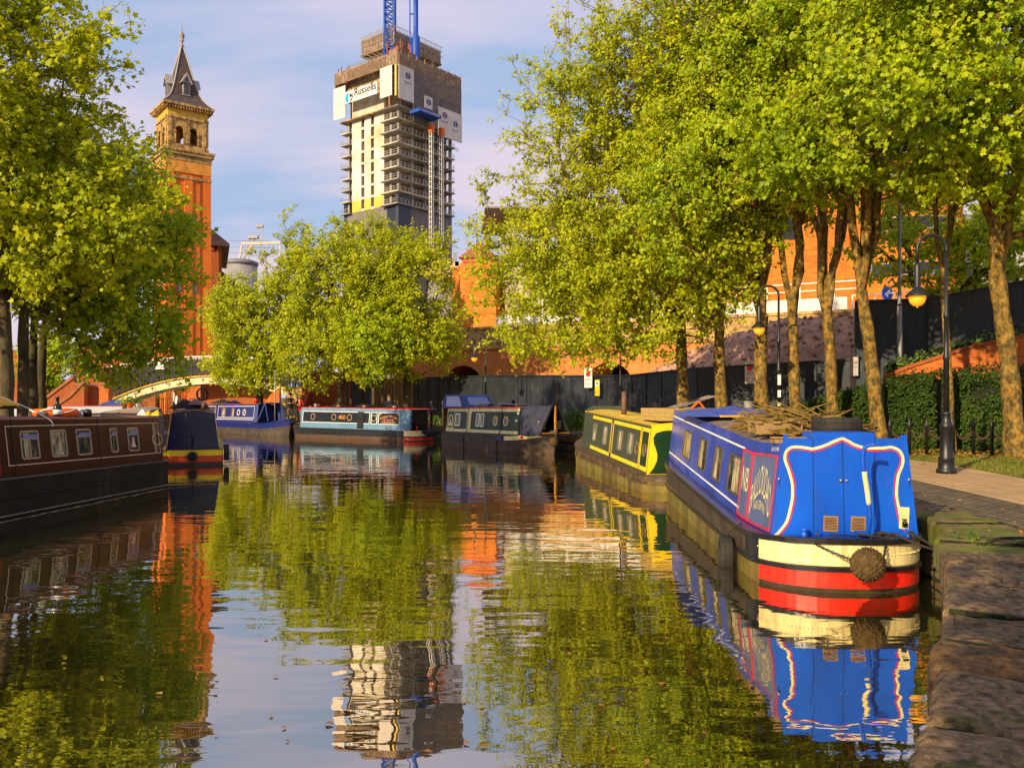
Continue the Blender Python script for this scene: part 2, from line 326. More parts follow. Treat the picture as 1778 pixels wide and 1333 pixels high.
# coping stones: each block worn and uneven
cop = mat('coping_stone', (.19, .122, .064), .88, .8, 16, .018, 45, col2=(.085, .085, .022), scale2=3.5, thr=(.54, .66), island=.32, dirt=((.03, .022, .012), .8), spec=.22)
cop_o = mat('coping_stone_rusty', (.26, .125, .038), .9, .7, 14, .018, 45, island=.25, col2=(.10, .075, .04), scale2=2.6, thr=(.42, .6), spec=.2)
moss = mat('mossy_stone', (.16, .11, .045), .95, .4, 3, .02, 25, col2=(.12, .13, .012), scale2=2.4, thr=(.40, .55))
def coping(P, sg, s0, s1, width=.95, name='coping_stones'):
    D = [0]
    for a, b in zip(P, P[1:]): D.append(D[-1] + math.dist(a, b))
    def at(s):
        for i in range(len(P)-1):
            if s <= D[i+1] or i == len(P)-2:
                f = (s-D[i])/(D[i+1]-D[i]); a, b = Vector(P[i]), Vector(P[i+1]); t = (b-a).normalized()
                return a + (b-a)*f, Vector((t.y, -t.x))*sg
    s = max(s0, 0); js = MB(); mb = MB(); r2 = random.Random(3); mb.smooth = True
    while s < min(s1, D[-1]) - .3:
        L = r2.uniform(.55, 1.15); e = min(s + L, D[-1]); near = -1 < at(s)[0].y < 13
        nu, nv = (26, 20) if near else (2, 2); g = .034 if near else .014; wd = width*r2.uniform(.9, 1.08); dz = r2.uniform(-.034, .018); pr = r2.uniform(-.02, .02)
        mb.mi = 2 if 8.3 < at(s)[0].y < 11 else (1 if r2.random() < .3 else 0); seed = r2.uniform(0, 50)
        o = []
        for i in range(nu+1):
            u = i/nu; ss = s + g + (e-s-2*g)*u; p, nrm = at(ss)
            for j in range(nv+1):
                v = j/nv; q = p + nrm*(-.03 + pr + wd*v)
                ed = min(u*L, (1-u)*L, v*wd + .0, (1-v)*wd + .02); rd = max(0, 1 - ed/.05)
                z = .80 + dz - .045*rd*rd
                if near:
                    z += .016*mnoise.noise(Vector((q.x*3+seed, q.y*3, 0))) + .007*mnoise.noise(Vector((q.x*13, q.y*13, seed))) - .022*max(0, mnoise.noise(Vector((q.x*1.6, q.y*1.6, seed))) - .12) - .018*max(0, 1-abs(mnoise.noise(Vector((q.x*2.2, q.y*2.2, seed+7))))*9)
                    if v == 0: q = q + nrm*(.025*mnoise.noise(Vector((ss*6, seed, 3))))
                o.append((q.x, q.y, z))
        base = len(o); m = nv+1
        fs = [(i*m+j, (i+1)*m+j, (i+1)*m+j+1, i*m+j+1) for i in range(nu) for j in range(nv)]
        per = [i*m for i in range(nu+1)] + [nu*m+j for j in range(1, nv+1)] + [i*m+nv for i in range(nu-1, -1, -1)] + [j for j in range(nv-1, 0, -1)]
        low = []
        for k in per:
            x, y, z = o[k]; low.append((x, y, .80-.34))
        n = len(per); fs2 = [(per[k], base+k, base+(k+1)%n, per[(k+1)%n]) for k in range(n)]
        if sg < 0: fs = [f[::-1] for f in fs]; fs2 = [f[::-1] for f in fs2]
        k0 = len(mb.f); mb.add(o + low, fs + fs2); mb.sm[k0+len(fs):] = [False]*len(fs2)
        if near:
            p, nrm = at(e); t_ = Vector((-nrm.y, nrm.x)); nj = 14
            A_ = [p + nrm*(.02 + wd*i/nj*.96) + t_*(.012*mnoise.noise(Vector((i*.7, e*3, 0)))) for i in range(nj+1)]
            for a_, b_ in zip(A_, A_[1:]): w1 = .026 + .014*mnoise.noise(Vector((a_.x*9, a_.y*9, 4))); js.bar((a_.x, a_.y, .762), (b_.x, b_.y, .762), 2*w1, .03)
        s = e
    if js.v: struct(js.build('coping_joints', mat('joint_soil', (.018, .016, .008), .95, .6, 20, .01, 60, col2=(.035, .045, .008), scale2=6)))
    return struct(mb.build(name, [cop, cop_o, moss]))
REr = resample(RE[1:], 1.0)
coping(RE[1:], 1, 0, 300); coping(LE, -1, 0, 300, .7)
setts = brick('granite_setts', (.20, .145, .085), (.13, .10, .06), (.075, .06, .028), w=.27, h=.16, ms=.022, bump=.010, big='flat', var=.6)
flags = brick('towpath_flags', (.50, .32, .15), (.42, .265, .125), (.20, .13, .06), w=1.0, h=.62, ms=.012, bump=.006, big='flat', var=.28)
REs = resample(RE[1:], .6)
strip('towpath_setts', REs, .85, 2.3, .778, setts)
strip('towpath', REs, 2.1, 30, .784, flags)
strip('far_towpath', resample(LE, 2), -.6, -9, .778, setts)
# grass verge by the hedge
grass_g = mat('verge_grass', (.135, .135, .012), .95, .5, 6, .02, 30, col2=(.19, .125, .03), scale2=2.2, thr=(.47, .62))
VG = [(9.7,8.5),(9.75,13),(10.2,16.6),(10.6,20.5),(10.0,23.2),(9.7,26),(9.7,31),(30,33),(30,8.5)]
mb = MB(); mb.prism([(x, y, .77) for x, y in VG], (0, 0, .03)); struct(mb.build('grass_verge', grass_g))
# tufts of grass and fallen leaves (uncountable)
def tufts(name, label, area, n, h, m, seed, r=.004, zb=.79):
    rr = np.random.default_rng(seed); V = []; T = []
    P = np.array(area(rr, n)); k = len(P)
    a = rr.uniform(0, 6.28, k); hh = h*rr.uniform(.4, 1.1, k); le = rr.normal(0, .35, (k, 2))*hh[:, None]
    w_ = np.stack([np.cos(a), np.sin(a), a*0], 1)*rr.uniform(.5, 1.3, k)[:, None]*r
    b = np.concatenate([P, np.full((k, 1), zb)], 1) if P.shape[1] == 2 else P
    V = np.stack([b-w_, b+w_, b + np.concatenate([le, hh[:, None]], 1)], 1).reshape(-1, 3)
    T = np.arange(3*k).reshape(-1, 3)
    o = np_mesh(name, V, T, m); tag(o, label, 'grass'); o['kind'] = 'stuff'; return o
# ------------------------------------------------ foliage
def leafmat(name, cols, transl=.35, rough=.5, spec=.35):
    m = bpy.data.materials.new(name); m.use_nodes = True; t = m.node_tree; b = t.nodes['Principled BSDF']; o = t.nodes['Material Output']
    g = N(t, 'ShaderNodeNewGeometry'); r = N(t, 'ShaderNodeValToRGB'); e = r.color_ramp.elements
    e[0].position = 0; e[0].color = (*cols[0], 1); e[1].position = 1; e[1].color = (*cols[-1], 1)
    for i, c in enumerate(cols[1:-1]): q = e.new((i+1)/(len(cols)-1)); q.color = (*c, 1)
    tcn = N(t, 'ShaderNodeTexCoord'); nz = N(t, 'ShaderNodeTexNoise'); nz.inputs['Scale'].default_value = .55; nz.inputs['Detail'].default_value = 3
    t.links.new(tcn.outputs['Object'], nz.inputs['Vector'])
    ma = N(t, 'ShaderNodeMath', operation='MULTIPLY_ADD'); ma.inputs[1].default_value = .55; t.links.new(g.outputs['Random Per Island'], ma.inputs[0])
    mrr = N(t, 'ShaderNodeMapRange'); mrr.inputs['From Min'].default_value = .3; mrr.inputs['From Max'].default_value = .7; mrr.inputs['To Min'].default_value = 0; mrr.inputs['To Max'].default_value = .45
    t.links.new(nz.outputs['Fac'], mrr.inputs['Value']); t.links.new(mrr.outputs[0], ma.inputs[2]); t.links.new(ma.outputs[0], r.inputs[0])
    t.links.new(r.outputs[0], b.inputs['Base Color']); b.inputs['Roughness'].default_value = rough; b.inputs['Specular IOR Level'].default_value = spec
    tr = N(t, 'ShaderNodeBsdfTranslucent'); t.links.new(r.outputs[0], tr.inputs[0])
    ms = N(t, 'ShaderNodeMixShader'); ms.inputs[0].default_value = transl
    t.links.new(b.outputs[0], ms.inputs[1]); t.links.new(tr.outputs[0], ms.inputs[2]); t.links.new(ms.outputs[0], o.inputs[0]); return m
leaf_a = leafmat('leaves_spring', [(.20,.26,.003), (.40,.46,.004), (.58,.60,.006), (.78,.72,.012)], .52)
leaf_b = leafmat('leaves_green', [(.14,.25,.003), (.33,.45,.005), (.51,.59,.006), (.70,.68,.010)], .52)
leaf_h = leafmat('leaves_hedge', [(.012,.030,.004), (.028,.058,.006), (.045,.085,.008), (.08,.11,.012)], .15, .6, .15)
leaf_w = leafmat('leaves_weed', [(.04,.10,.006), (.09,.18,.01), (.2,.26,.02)], .3)
bark = mat('plane_bark', (.28, .150, .024), .9, .7, 9.0, .035, 11, col2=(.085, .058, .016), scale2=5.5, thr=(.44, .58), stretch=(1, 1, .8), dirt=((.40, .30, .08), .7))
bark_d = mat('dark_bark', (.10, .07, .035), .9, .5, 3.0, .02, 14, col2=(.05, .045, .02), scale2=4, thr=(.45, .6), stretch=(1, 1, .5))
MAPLE = np.array([(0,-.05),(.34,-.02),(.28,.22),(.55,.46),(.24,.52),(0,1.0),(-.24,.52),(-.55,.46),(-.28,.22),(-.34,-.02)])
DIAM = np.array([(0,-.1),(.36,.34),(0,1.0),(-.36,.34)])
def leaves(name, P, Nn, size, m, parent=None, kind='diamond', seed=1):
    """P leaf centres, Nn normals, size metres; each leaf is a small folded polygon of its own"""
    rr = np.random.default_rng(seed); k = len(P); S = MAPLE if kind == 'maple' else DIAM; q = len(S)
    Nn = Nn/np.linalg.norm(Nn, axis=1, keepdims=True); t_ = rr.normal(size=(k, 3)); t_[:, 2] -= .5
    U = np.cross(Nn, t_); U /= np.linalg.norm(U, axis=1, keepdims=True); W = np.cross(U, Nn)
    sz = (size*rr.uniform(.45, 1.35, k))[:, None]
    if kind == 'maple':
        V = np.zeros((k, q+1, 3)); V[:, 0] = P + W*sz*.35 - Nn*sz*.08
        for i in range(q): V[:, i+1] = P + U*sz*S[i, 0]*1.15 + W*sz*S[i, 1] - Nn*sz*.10*(abs(S[i, 0])*1.5 + (S[i, 1] > .8))
        T = np.array([(0, i+1, (i+1) % q+1) for i in range(q)])
        T = (T[None] + (np.arange(k)*(q+1))[:, None, None]).reshape(-1, 3)
        return np_mesh(name, V.reshape(-1, 3), T, m, parent)
    V = np.zeros((k, 4, 3))
    for i in range(4): V[:, i] = P + U*sz*S[i, 0] + W*sz*S[i, 1] + Nn*sz*(.12 if i in (1, 3) else 0)
    T = np.array([(0, 1, 2), (0, 2, 3)]); T = (T[None] + (np.arange(k)*4)[:, None, None]).reshape(-1, 3)
    return np_mesh(name, V.reshape(-1, 3), T, m, parent)
def tree(name, label, group, base, r0, fork, ells, npts, per, lsize, lm, bm=bark, seed=1, lean=(0, 0), kind='diamond', sigma=.33, forks=3, minr=.011, cat='tree', gap=.15):
    """trunk + limbs grown towards points spread through the crown's lobes, leaves clustered round each twig end; world coordinates in, root at the base"""
    rr = np.random.default_rng(seed); B = np.array(base, float)
    root = thing(name, label, cat, base, 0, group)
    E = np.array(ells, float); vol = E[:, 3]*E[:, 4]*E[:, 5]; pr = vol/vol.sum()
    pts = []
    ph = rr.uniform(0, 6.28, 9)
    while len(pts) < npts:
        e = E[rr.choice(len(E), p=pr)]; d = rr.normal(size=3); d /= np.linalg.norm(d)
        rad = rr.uniform(0.02, 1)**(1/2.4)
        rad *= 1 + .13*math.sin(d[0]*5+ph[0]) + .11*math.sin(d[1]*6+ph[1]+d[2]*4) + .06*math.sin(d[2]*11+ph[2]+d[0]*7)
        p = e[:3] + d*e[3:]*rad
        nz = mnoise.noise(Vector(p*.45 + seed*3.1))
        if nz < -gap*1.2 and rr.random() < .8: continue
        if p[2] < B[2] + 1.2: continue
        pts.append(p)
    pts = np.array(pts) - B
    fk = np.array([lean[0]*fork, lean[1]*fork, fork])
    # trunk nodes
    nodes = [np.array([0, 0, -.05])]; par = [-1]; path = [0.]
    nt_ = max(3, int(fork/.5))
    for i in range(1, nt_+1):
        f = i/nt_; p = fk*f + np.array([math.sin(f*5+seed)*.05*r0*4*f*(1-f)*4, math.cos(f*4+seed)*.04*f*(1-f)*4, 0])
        nodes.append(p); par.append(i-1); path.append(0)
    trunk_top = nt_
    # main limbs
    cen = pts.mean(0); limb_n = []
    for k in range(forks):
        a = 2*math.pi*k/forks + rr.uniform(-.5, .5) + seed; tgt = cen + np.array([math.cos(a)*E[0][3]*.45, math.sin(a)*E[0][4]*.45, rr.uniform(-.05, .35)*E[0][5]])
        prev = trunk_top; L = np.linalg.norm(tgt-fk); n = max(3, int(L/.7))
        for i in range(1, n+1):
            f = i/n; p = fk + (tgt-fk)*f + np.array([0, 0, .18*L*math.sin(math.pi*f)*.5]) + rr.normal(0, .07, 3)
            nodes.append(p); par.append(prev); path.append(L*f); prev = len(nodes)-1
    order = np.argsort(np.linalg.norm(pts-fk, axis=1)); ends = []
    cap = len(nodes) + npts*6; NA = np.zeros((cap, 3)); PA = np.zeros(cap); NA[:len(nodes)] = nodes; PA[:len(nodes)] = path; cnt = len(nodes); st = trunk_top
    for idx in order:
        p = pts[idx]; dd = np.linalg.norm(NA[st:cnt]-p, axis=1) + .30*PA[st:cnt] + .5*np.maximum(0, NA[st:cnt, 2]-p[2])
        j = int(np.argmin(dd)) + st; q = NA[j]; L = np.linalg.norm(p-q); n = max(1, int(L/.6)); prev = j
        for i in range(1, n+1):
            f = i/n; c = q + (p-q)*f; c = c + np.array([0, 0, .16*L*math.sin(math.pi*f)]) + (rr.normal(0, .05, 3) if i < n else 0)
            NA[cnt] = c; PA[cnt] = PA[j] + L*f; par.append(prev); prev = cnt; cnt += 1
        ends.append(prev)
    wgt = np.zeros(cnt)
    for e in ends: wgt[e] += 1
    for i in range(cnt-1, 0, -1): wgt[par[i]] += wgt[i]
    rad = np.maximum(minr, r0*(wgt/wgt[0])**.46)
    mb = MB(); mb.smooth = True
    fl = [1.35, 1.12, 1.03]
    tp = [Vector(NA[i]) for i in range(trunk_top+1)]; tr = [r0*(1-.22*i/trunk_top)*(fl[i] if i < 3 else 1)*(1+.09*math.sin(i*2.3+seed)) for i in range(trunk_top+1)]
    # lumpy trunk rings
    n = 14; vs = []
    for i, p in enumerate(tp):
        for j in range(n):
            a = 2*math.pi*j/n; q = 1 + .07*mnoise.noise(Vector((math.cos(a)*1.5, math.sin(a)*1.5, i*.6+seed)))
            vs.append((p.x + math.cos(a)*tr[i]*q, p.y + math.sin(a)*tr[i]*q, p.z))
    mb.add(vs, [(i*n+j, i*n+(j+1) % n, (i+1)*n+(j+1) % n, (i+1)*n+j) for i in range(len(tp)-1) for j in range(n)])
    for i in range(trunk_top+1, cnt):
        a, b = Vector(NA[par[i]]), Vector(NA[i]); ra, rb = min(rad[par[i]], r0*.62), min(rad[i], r0*.60)
        if rad[i] < rad[par[i]]*.6: ra = min(ra, rb*1.35)
        k = 9 if rb > .06 else (5 if rb > .025 else 3)
        if (b-a).length > 1e-4: mb.tube([a, b + (b-a)*.06], [ra, rb], k, cap=False)
    mb.build('trunk', bm, root)
    # leaves
    E_ = NA[ends]; k = len(E_)
    # leaves sit along short twigs fanning out from each end
    tw = 4; base_ = np.repeat(E_, tw, axis=0); od = base_ - cen; od /= np.linalg.norm(od, axis=1, keepdims=True) + 1e-6
    td = od*.55 + rr.normal(0, .62, (k*tw, 3)) + np.array([0, 0, .12]); td /= np.linalg.norm(td, axis=1, keepdims=True)
    td *= (sigma*rr.uniform(.9, 2.3, k*tw))[:, None]; q_ = -(-per//tw); Pp = np.repeat(base_, q_, axis=0) + np.repeat(td, q_, axis=0)*rr.uniform(.05, 1, (k*tw*q_, 1)) + rr.normal(0, 1, (k*tw*q_, 3))*np.array([.11, .11, .08])*lsize/.2
    mt = MB()
    for a_, d_ in zip(base_[::1 if per > 21 else 2], td[::1 if per > 21 else 2]): a_ = Vector(a_); mt.tube([a_, a_ + Vector(d_)], [.008, .004], 3, cap=False)
    mt.build('twigs', bm, root); per = q_*tw
    out_ = Pp - cen; out_ /= np.linalg.norm(out_, axis=1, keepdims=True) + 1e-6
    Nn = rr.normal(0, .58, (k*per, 3)) + out_*.40 + np.array([-.30, -.42, .50])
    leaves('crown', Pp, Nn, lsize, lm, root, kind, seed)
    return root
TREES = True
def ew(x, y, d, rx, ry, rz): return (px(x, d), d, pz(y, d), rx, ry, rz)   # crown lobe: centre from its place in view and distance
g1 = 'trees along the left towpath'
if TREES:
    tree('maple_tree', 'big pale green tree leaning over the brown boat, its leafy boughs reaching the church tower', g1, (-13.6, 22.5, .78), .18, 4.2,
         [(-14.2, 22.5, 9.4, 3.9, 3.2, 4.1), (-15.6, 22.5, 12.8, 3.0, 3.2, 2.7), (-11.4, 22.3, 6.4, 2.2, 2.4, 1.9), (-17.5, 21.5, 8.0, 3.0, 3.0, 4.5), (-10.9, 22.8, 8.6, 1.5, 1.5, 1.1), (-9.7, 22.6, 8.1, .9, .8, .8), (-11.3, 22.3, 11.4, .9, .9, .7), (-12.3, 22.3, 12.6, 1.1, 1.2, .7), (-10.8, 22.4, 11.9, .9, .8, .55)], 1750, 44, .132, leaf_a, bark_d, 11, (-.02, 0), 'maple', .36, gap=.02)
    tree('maple_tree', 'second dark trunk from the left behind the yellow kayak', g1, (-14.6, 24.8, .78), .17, 4.4,
         [(-16.5, 25.5, 9.0, 3.0, 3.0, 3.6), (-14.8, 27, 7.2, 3.0, 2.5, 2.4)], 700, 20, .20, leaf_a, bark_d, 12, (.03, 0), 'diamond', .36)
    tree('maple_tree', 'third trunk from the left, mottled, behind the yellow kayak', g1, (-15.8, 27.5, .78), .15, 4.2,
         [(-14.6, 28.5, 8.4, 3.4, 2.8, 3.2), (-12.9, 27.4, 4.9, 2.0, 1.8, 1.7)], 650, 20, .20, leaf_b, bark_d, 13, (.02, 0), 'diamond', .36)
    tree('maple_tree', 'rightmost of the four left bank trunks, mottled brown, nearest the stepped brick wall', g1, (-16.6, 29.5, .78), .17, 4.0,
         [(-15.0, 30.5, 7.6, 3.6, 2.8, 2.6), (-13.3, 29, 4.2, 2.0, 1.8, 1.4)], 600, 20, .20, leaf_b, bark_d, 14, (.01, 0), 'diamond', .36)
    tree('maple_tree', 'low dark green tree far behind the left bank trunks', g1, (-37, 67, .78), .2, 2.6, [(-37, 67, 5.0, 2.6, 2.4, 2.6)], 320, 20, .24, leaf_b, bark_d, 15)
    g2 = 'trees behind the red roofed boat'
    cd = 54
    tree('plane_tree', 'rounded bright green tree on the left of the central clump, beside the church tower', g2, (px(452, 57), 57, .78), .26, 3.4,
         [ew(445, 575, 57, 3.5, 3.2, 4.0), ew(400, 620, 57, 1.9, 2, 2.0), ew(402, 540, 57, 2.0, 2, 2.3), ew(500, 530, 56, 3.4, 3, 4.2), ew(510, 430, 56, 1.1, 1.4, 2.6), ew(440, 640, 56, 3.2, 2.4, 1.6)], 1150, 38, .162, leaf_a, bark_d, 21)
    tree('plane_tree', 'tallest tree of the central clump, in front of the unfinished tower block', g2, (px(592, 55), 55, .78), .27, 3.6,
         [ew(590, 510, 55, 4.3, 3.4, 4.6), ew(655, 440, 55, 2.9, 2.6, 2.5), ew(560, 600, 54, 4.2, 3, 2.4), ew(600, 440, 55, 2.0, 2, 2.0)], 1350, 38, .162, leaf_a, bark_d, 22)
    tree('plane_tree', 'right hand tree of the central clump, beside the brick block with a pyramid roof', g2, (px(705, 53), 53, .78), .25, 3.6,
         [ew(700, 520, 53, 3.4, 3, 4.3), ew(745, 590, 53, 2.2, 2.2, 2.0), ew(660, 610, 52, 3.4, 2.6, 1.9), ew(735, 440, 53, 1.3, 1.5, 1.2)], 1150, 38, .162, leaf_a, bark_d, 23)
    tree('plane_tree', 'slim tree behind the middle of the red roofed boat', g2, (px(648, 51), 51, .78), .13, 3.0,
         [ew(650, 600, 51, 2.4, 2, 2.2)], 260, 38, .162, leaf_b, bark_d, 24)
    g3 = 'trees along the right towpath'
    tree('plane_tree', 'leftmost tree of the right bank, its crown hanging low over the dark hoarding', g3, (6.4, 31.5, .78), .25, 4.0,
         [(4.6, 31.5, 9.6, 4.7, 4, 5.2), (2.6, 32, 6.2, 4.0, 3, 2.4), (1.0, 31.5, 8.4, 2.6, 2.6, 2.6), (5.2, 32, 14.0, 4.6, 4, 3.8), (.4, 31, 4.9, 1.5, 1.8, 1.1), (-.6, 31.5, 7.6, 1.2, 1.0, .7), (1.8, 31, 4.7, 2.4, 2, 1.1), (4.0, 30.6, 5.0, 2.4, 2, 1.3)], 2300, 38, .132, leaf_a, bark, 31, gap=.06)
    tree('plane_tree', 'second tree of the right bank, dark trunk before the rubble heap', g3, (7.55, 30.2, .78), .235, 4.2,
         [(6.5, 30, 9.4, 4.2, 4, 3.9), (7.0, 30, 14.5, 4.4, 4, 4.0), (5.0, 29, 6.0, 3.0, 2.5, 1.9), (7.0, 28.6, 6.6, 2.2, 2, 1.5)], 1400, 38, .132, leaf_a, bark, 32, (-.01, 0))
    tree('plane_tree', 'third tree of the right bank, knotty trunk behind the second street lamp', g3, (8.55, 28.6, .78), .26, 4.4,
         [(7.9, 28.5, 11.2, 4.2, 3.8, 3.4), (8.5, 28.5, 15.6, 4, 4, 3.6), (6.0, 27.6, 8.2, 2.8, 2.4, 2.0)], 1250, 38, .132, leaf_b, bark, 33, (.0, 0))
    tree('plane_tree', 'fourth tree of the right bank, slightly leaning trunk with a long branch to the left', g3, (9.6, 28.0, .78), .21, 4.0,
         [(9.4, 27.6, 12.2, 3.8, 3.6, 3.2), (6.2, 26.8, 10.2, 2.4, 2, 1.8), (9.8, 28, 15.4, 3.8, 3.6, 3.4)], 1000, 38, .132, leaf_b, bark, 34, (-.05, 0))
    tree('plane_tree', 'fifth tree of the right bank, golden trunk forking into a V before the white railing', g3, (10.45, 26.9, .78), .20, 4.2,
         [(10.2, 26.2, 12.8, 3.6, 3.4, 2.9), (10.2, 27, 15.6, 3.6, 3.4, 2.8), (9.6, 26.0, 9.3, 2.2, 2.0, .9)], 900, 38, .132, leaf_b, bark, 35, (-.07, 0), forks=4)
    tree('plane_tree', 'sixth tree of the right bank, mottled golden trunk leaning left behind the tyre', g3, (11.35, 25.6, .78), .22, 4.9,
         [(10.6, 24.8, 12.6, 3.8, 3.6, 2.8), (11.4, 25, 15.2, 3.6, 3.4, 2.6), (8.4, 23.8, 9.7, 2.4, 2.2, 1.6), (11.4, 24.6, 9.0, 2.6, 2.2, .8)], 1150, 38, .125, leaf_b, bark, 36, (-.13, 0), 'maple', forks=4)
    tree('plane_tree', 'thick rightmost tree of the right bank standing on the grass before the hedge', g3, (13.5, 22.3, .78), .255, 5.0,
         [(12.4, 20.4, 11.2, 4.4, 3.6, 2.7), (14.6, 21, 9.4, 3.4, 3, 2.6), (9.8, 19.6, 10.4, 2.8, 2.6, 2.3), (12, 21, 14.2, 4.6, 4, 2.6), (13.6, 19.5, 8.2, 1.6, 1.6, 1.0), (12.2, 20.2, 8.2, 2.6, 2.2, .8)], 1700, 36, .122, leaf_b, bark, 37, (-.11, 0), 'maple', forks=4)
    tree('plane_tree', 'thin sapling like tree between the nearest street lamp and the thick rightmost trunk', g3, (12.75, 24.2, .78), .11, 5.2,
         [(12.8, 24, 9.8, 1.7, 1.6, 2.2)], 240, 36, .122, leaf_b, bark, 38, (-.05, 0))
    tree('background_tree', 'dark leafy tree beyond the tall dark hoarding', None, (20.5, 40, .78), .25, 4.5, [(20.3, 40, 10.3, 4.0, 3, 3.2), (23.5, 40, 9.6, 3, 3, 3.6)], 420, 22, .24, leaf_b, bark_d, 41)
    tree('background_tree', 'pale leafy tree beyond the brick viaduct at the right end of the leafy bank', None, (11, 66, 1), .25, 4.5, [(10.5, 66, 12, 4.5, 3, 4), (4, 66, 11, 4.5, 3, 3)], 420, 22, .28, leaf_a, bark_d, 42)
    # unseen tree added behind the viewpoint to throw shade on the near quay
    tree('plane_tree', 'unseen tree added behind the viewpoint to shade the near coping stones', None, (1.8, -6.8, .78), .26, 3.4, [(-.6, -6.2, 6.8, 4.1, 4.1, 3.5), (-4.6, -9.5, 6.6, 3, 3, 2.6), (2.5, -6, 6.5, 2.5, 2.5, 2.5)], 1100, 20, .28, leaf_b, bark, 51)
# small trees beyond the footbridge
if TREES:
    for i, (x, y, h) in enumerate(((275, 655, 2.0), (318, 652, 2.0))):
        tree('young_tree', ['small dark round tree under the left half of the footbridge', 'small dark round tree under the middle of the footbridge'][i], 'small trees beyond the footbridge', (px(x, 76), 76, .78), .07, 2.0,
             [ew(x, y, 76, 1.5, 1.4, 1.2)], 90, 20, .22, leaf_b, bark_d, 60+i)
# ------------------------------------------------ narrowboats
hull_black = mat('hull_blacking', (.055, .040, .030), .5, .5, 2.2, .006, 30, col2=(.13, .075, .03), scale2=3.5, thr=(.55, .75))
hull_rust = mat('hull_rust_slime', (.14, .085, .02), .6, .6, 2.5, .008, 25, col2=(.17, .15, .012), scale2=1.8, thr=(.42, .6), stretch=(1, 1, .35))
gun_black = mat('gunwale_black', (.014, .013, .014), .28, .4, 4, .003, 40, spec=.6, col2=(.12, .10, .08), scale2=9, thr=(.66, .74))
blue_p = mat('blue_paint', (.002, .080, .54), .42, .25, 1.3, 0, dirt=((.02, .06, .22), .6), spec=.35, coat=.1, col2=(.003, .10, .56), scale2=1.1, thr=(.45, .8), stretch=(1, 1, .4))
blue_f = mat('hazed_blue_paint', (.008, .045, .40), .36, .3, 1.6, 0, dirt=((.16, .17, .28), .65), spec=.4, coat=.2, col2=(.06, .12, .45), scale2=1.6, thr=(.5, .8), stretch=(1, 1, .25))  # grazing reflected light put into the cabin side's colour, dirt streaks over it
navy = mat('navy_paint', (.002, .003, .030), .22, .2, 2, spec=.6, coat=.5)
royal = mat('royal_blue_paint', (.006, .014, .12), .3, .2, 2, coat=.3)
red_p = mat('red_paint', (.80, .018, .006), .38, .2, 2, 0, dirt=((.18, .05, .02), .75), spec=.4, col2=(.42, .05, .01), scale2=2, thr=(.6, .8))
pink_r = mat('pinkish_red_paint', (.62, .022, .05), .4, .2, 3)
yellow_p = mat('yellow_paint', (.80, .54, .012), .4, .15, 3)
gold_p = mat('gold_lettering', (.80, .32, .03), .4, .2, 6)
green_p = mat('dark_green_paint', (.010, .036, .012), .4, .25, 2, spec=.25, coat=.08)
green_g = mat('grey_green_paint', (.05, .065, .035), .3, .25, 2, coat=.3)
maroon = mat('maroon_paint', (.034, .007, .004), .3, .3, 1.4, spec=.25, coat=.12)
crimson = mat('crimson_paint', (.20, .01, .012), .3, .2, 2, coat=.3)
blk = mat('gloss_black_paint', (.008, .007, .008), .3, .3, 3, coat=.3)
lblue = mat('light_blue_paint', (.12, .22, .31), .35, .2, 2)
panel_b = mat('pale_panel_blue', (.11, .15, .30), .3, .25, 2, coat=.3)
roof_g = mat('dusty_roof', (.20, .145, .11), .85, .4, 2, .004, 20, col2=(.30, .23, .17), scale2=1.4, thr=(.5, .65))
roof_r = mat('dusty_red_roof', (.27, .12, .085), .8, .35, 2)
rubber = mat('tyre_rubber', (.028, .024, .020), .7, .4, 5, .004, 40)
rope_m = mat('rope', (.16, .115, .06), .95, .4, 30, .006, 80)
dark_rope = mat('dark_rope', (.035, .028, .02), .95, .4, 30, .006, 80)
coir = mat('coir_fender', (.11, .065, .022), .98, .6, 14, .02, 60)
canvas_n = mat('navy_canvas', (.035, .035, .06), .75, .35, 2.5, .012, 5)
canvas_b = mat('blue_canvas', (.04, .06, .20), .7, .35, 2.5, .012, 5)
canvas_k = mat('black_canvas', (.012, .012, .014), .8, .35, 2.5, .012, 5)
tarp_b = mat('blue_tarpaulin', (.055, .085, .36), .55, .3, 3, .02, 6)
vinyl = mat('clear_vinyl_window', (.16, .19, .40), .12, .2, 1.5, spec=.7)
sheet_p = mat('curtain_cloth', (.45, .36, .20), .9, .5, 5, .01, 9, col2=(.12, .10, .06), scale2=4, thr=(.45, .6), stretch=(3, 3, .6))
alu = mat('aluminium_frame', (.42, .38, .33), .35, .2, 4, metal=.7)
brass = mat('brass', (.75, .45, .14), .3, .2, 6, metal=.8)
glass_m = mat('boat_window_glass', (.03, .035, .035), .06, .5, 3, spec=.9, col2=(.18, .14, .06), scale2=3.5, thr=(.5, .62))
orange_p = mat('orange_plastic', (.80, .13, .01), .5, .15, 4)
kayak_y = mat('yellow_plastic', (.72, .42, .02), .45, .2, 3)
steel = mat('grey_steel', (.30, .28, .26), .5, .3, 4, metal=.4)
def rr_pts(cx, cz, w, h, r, n=4):
    out = []
    for qx, qz, a0 in ((1, 1, 0), (-1, 1, 90), (-1, -1, 180), (1, -1, 270)):
        for i in range(n+1):
            a = R(a0 + 90*i/n); out.append((cx + qx*(w/2-r) + math.cos(a)*r, cz + qz*(h/2-r) + math.sin(a)*r))
    return out
def rect(x0, x1, z0, z1, k=1):
    n = max(1, int(k)); return [(x0+(x1-x0)*i/n, z0) for i in range(n+1)] + [(x1+(x0-x1)*i/n, z1) for i in range(n+1)]
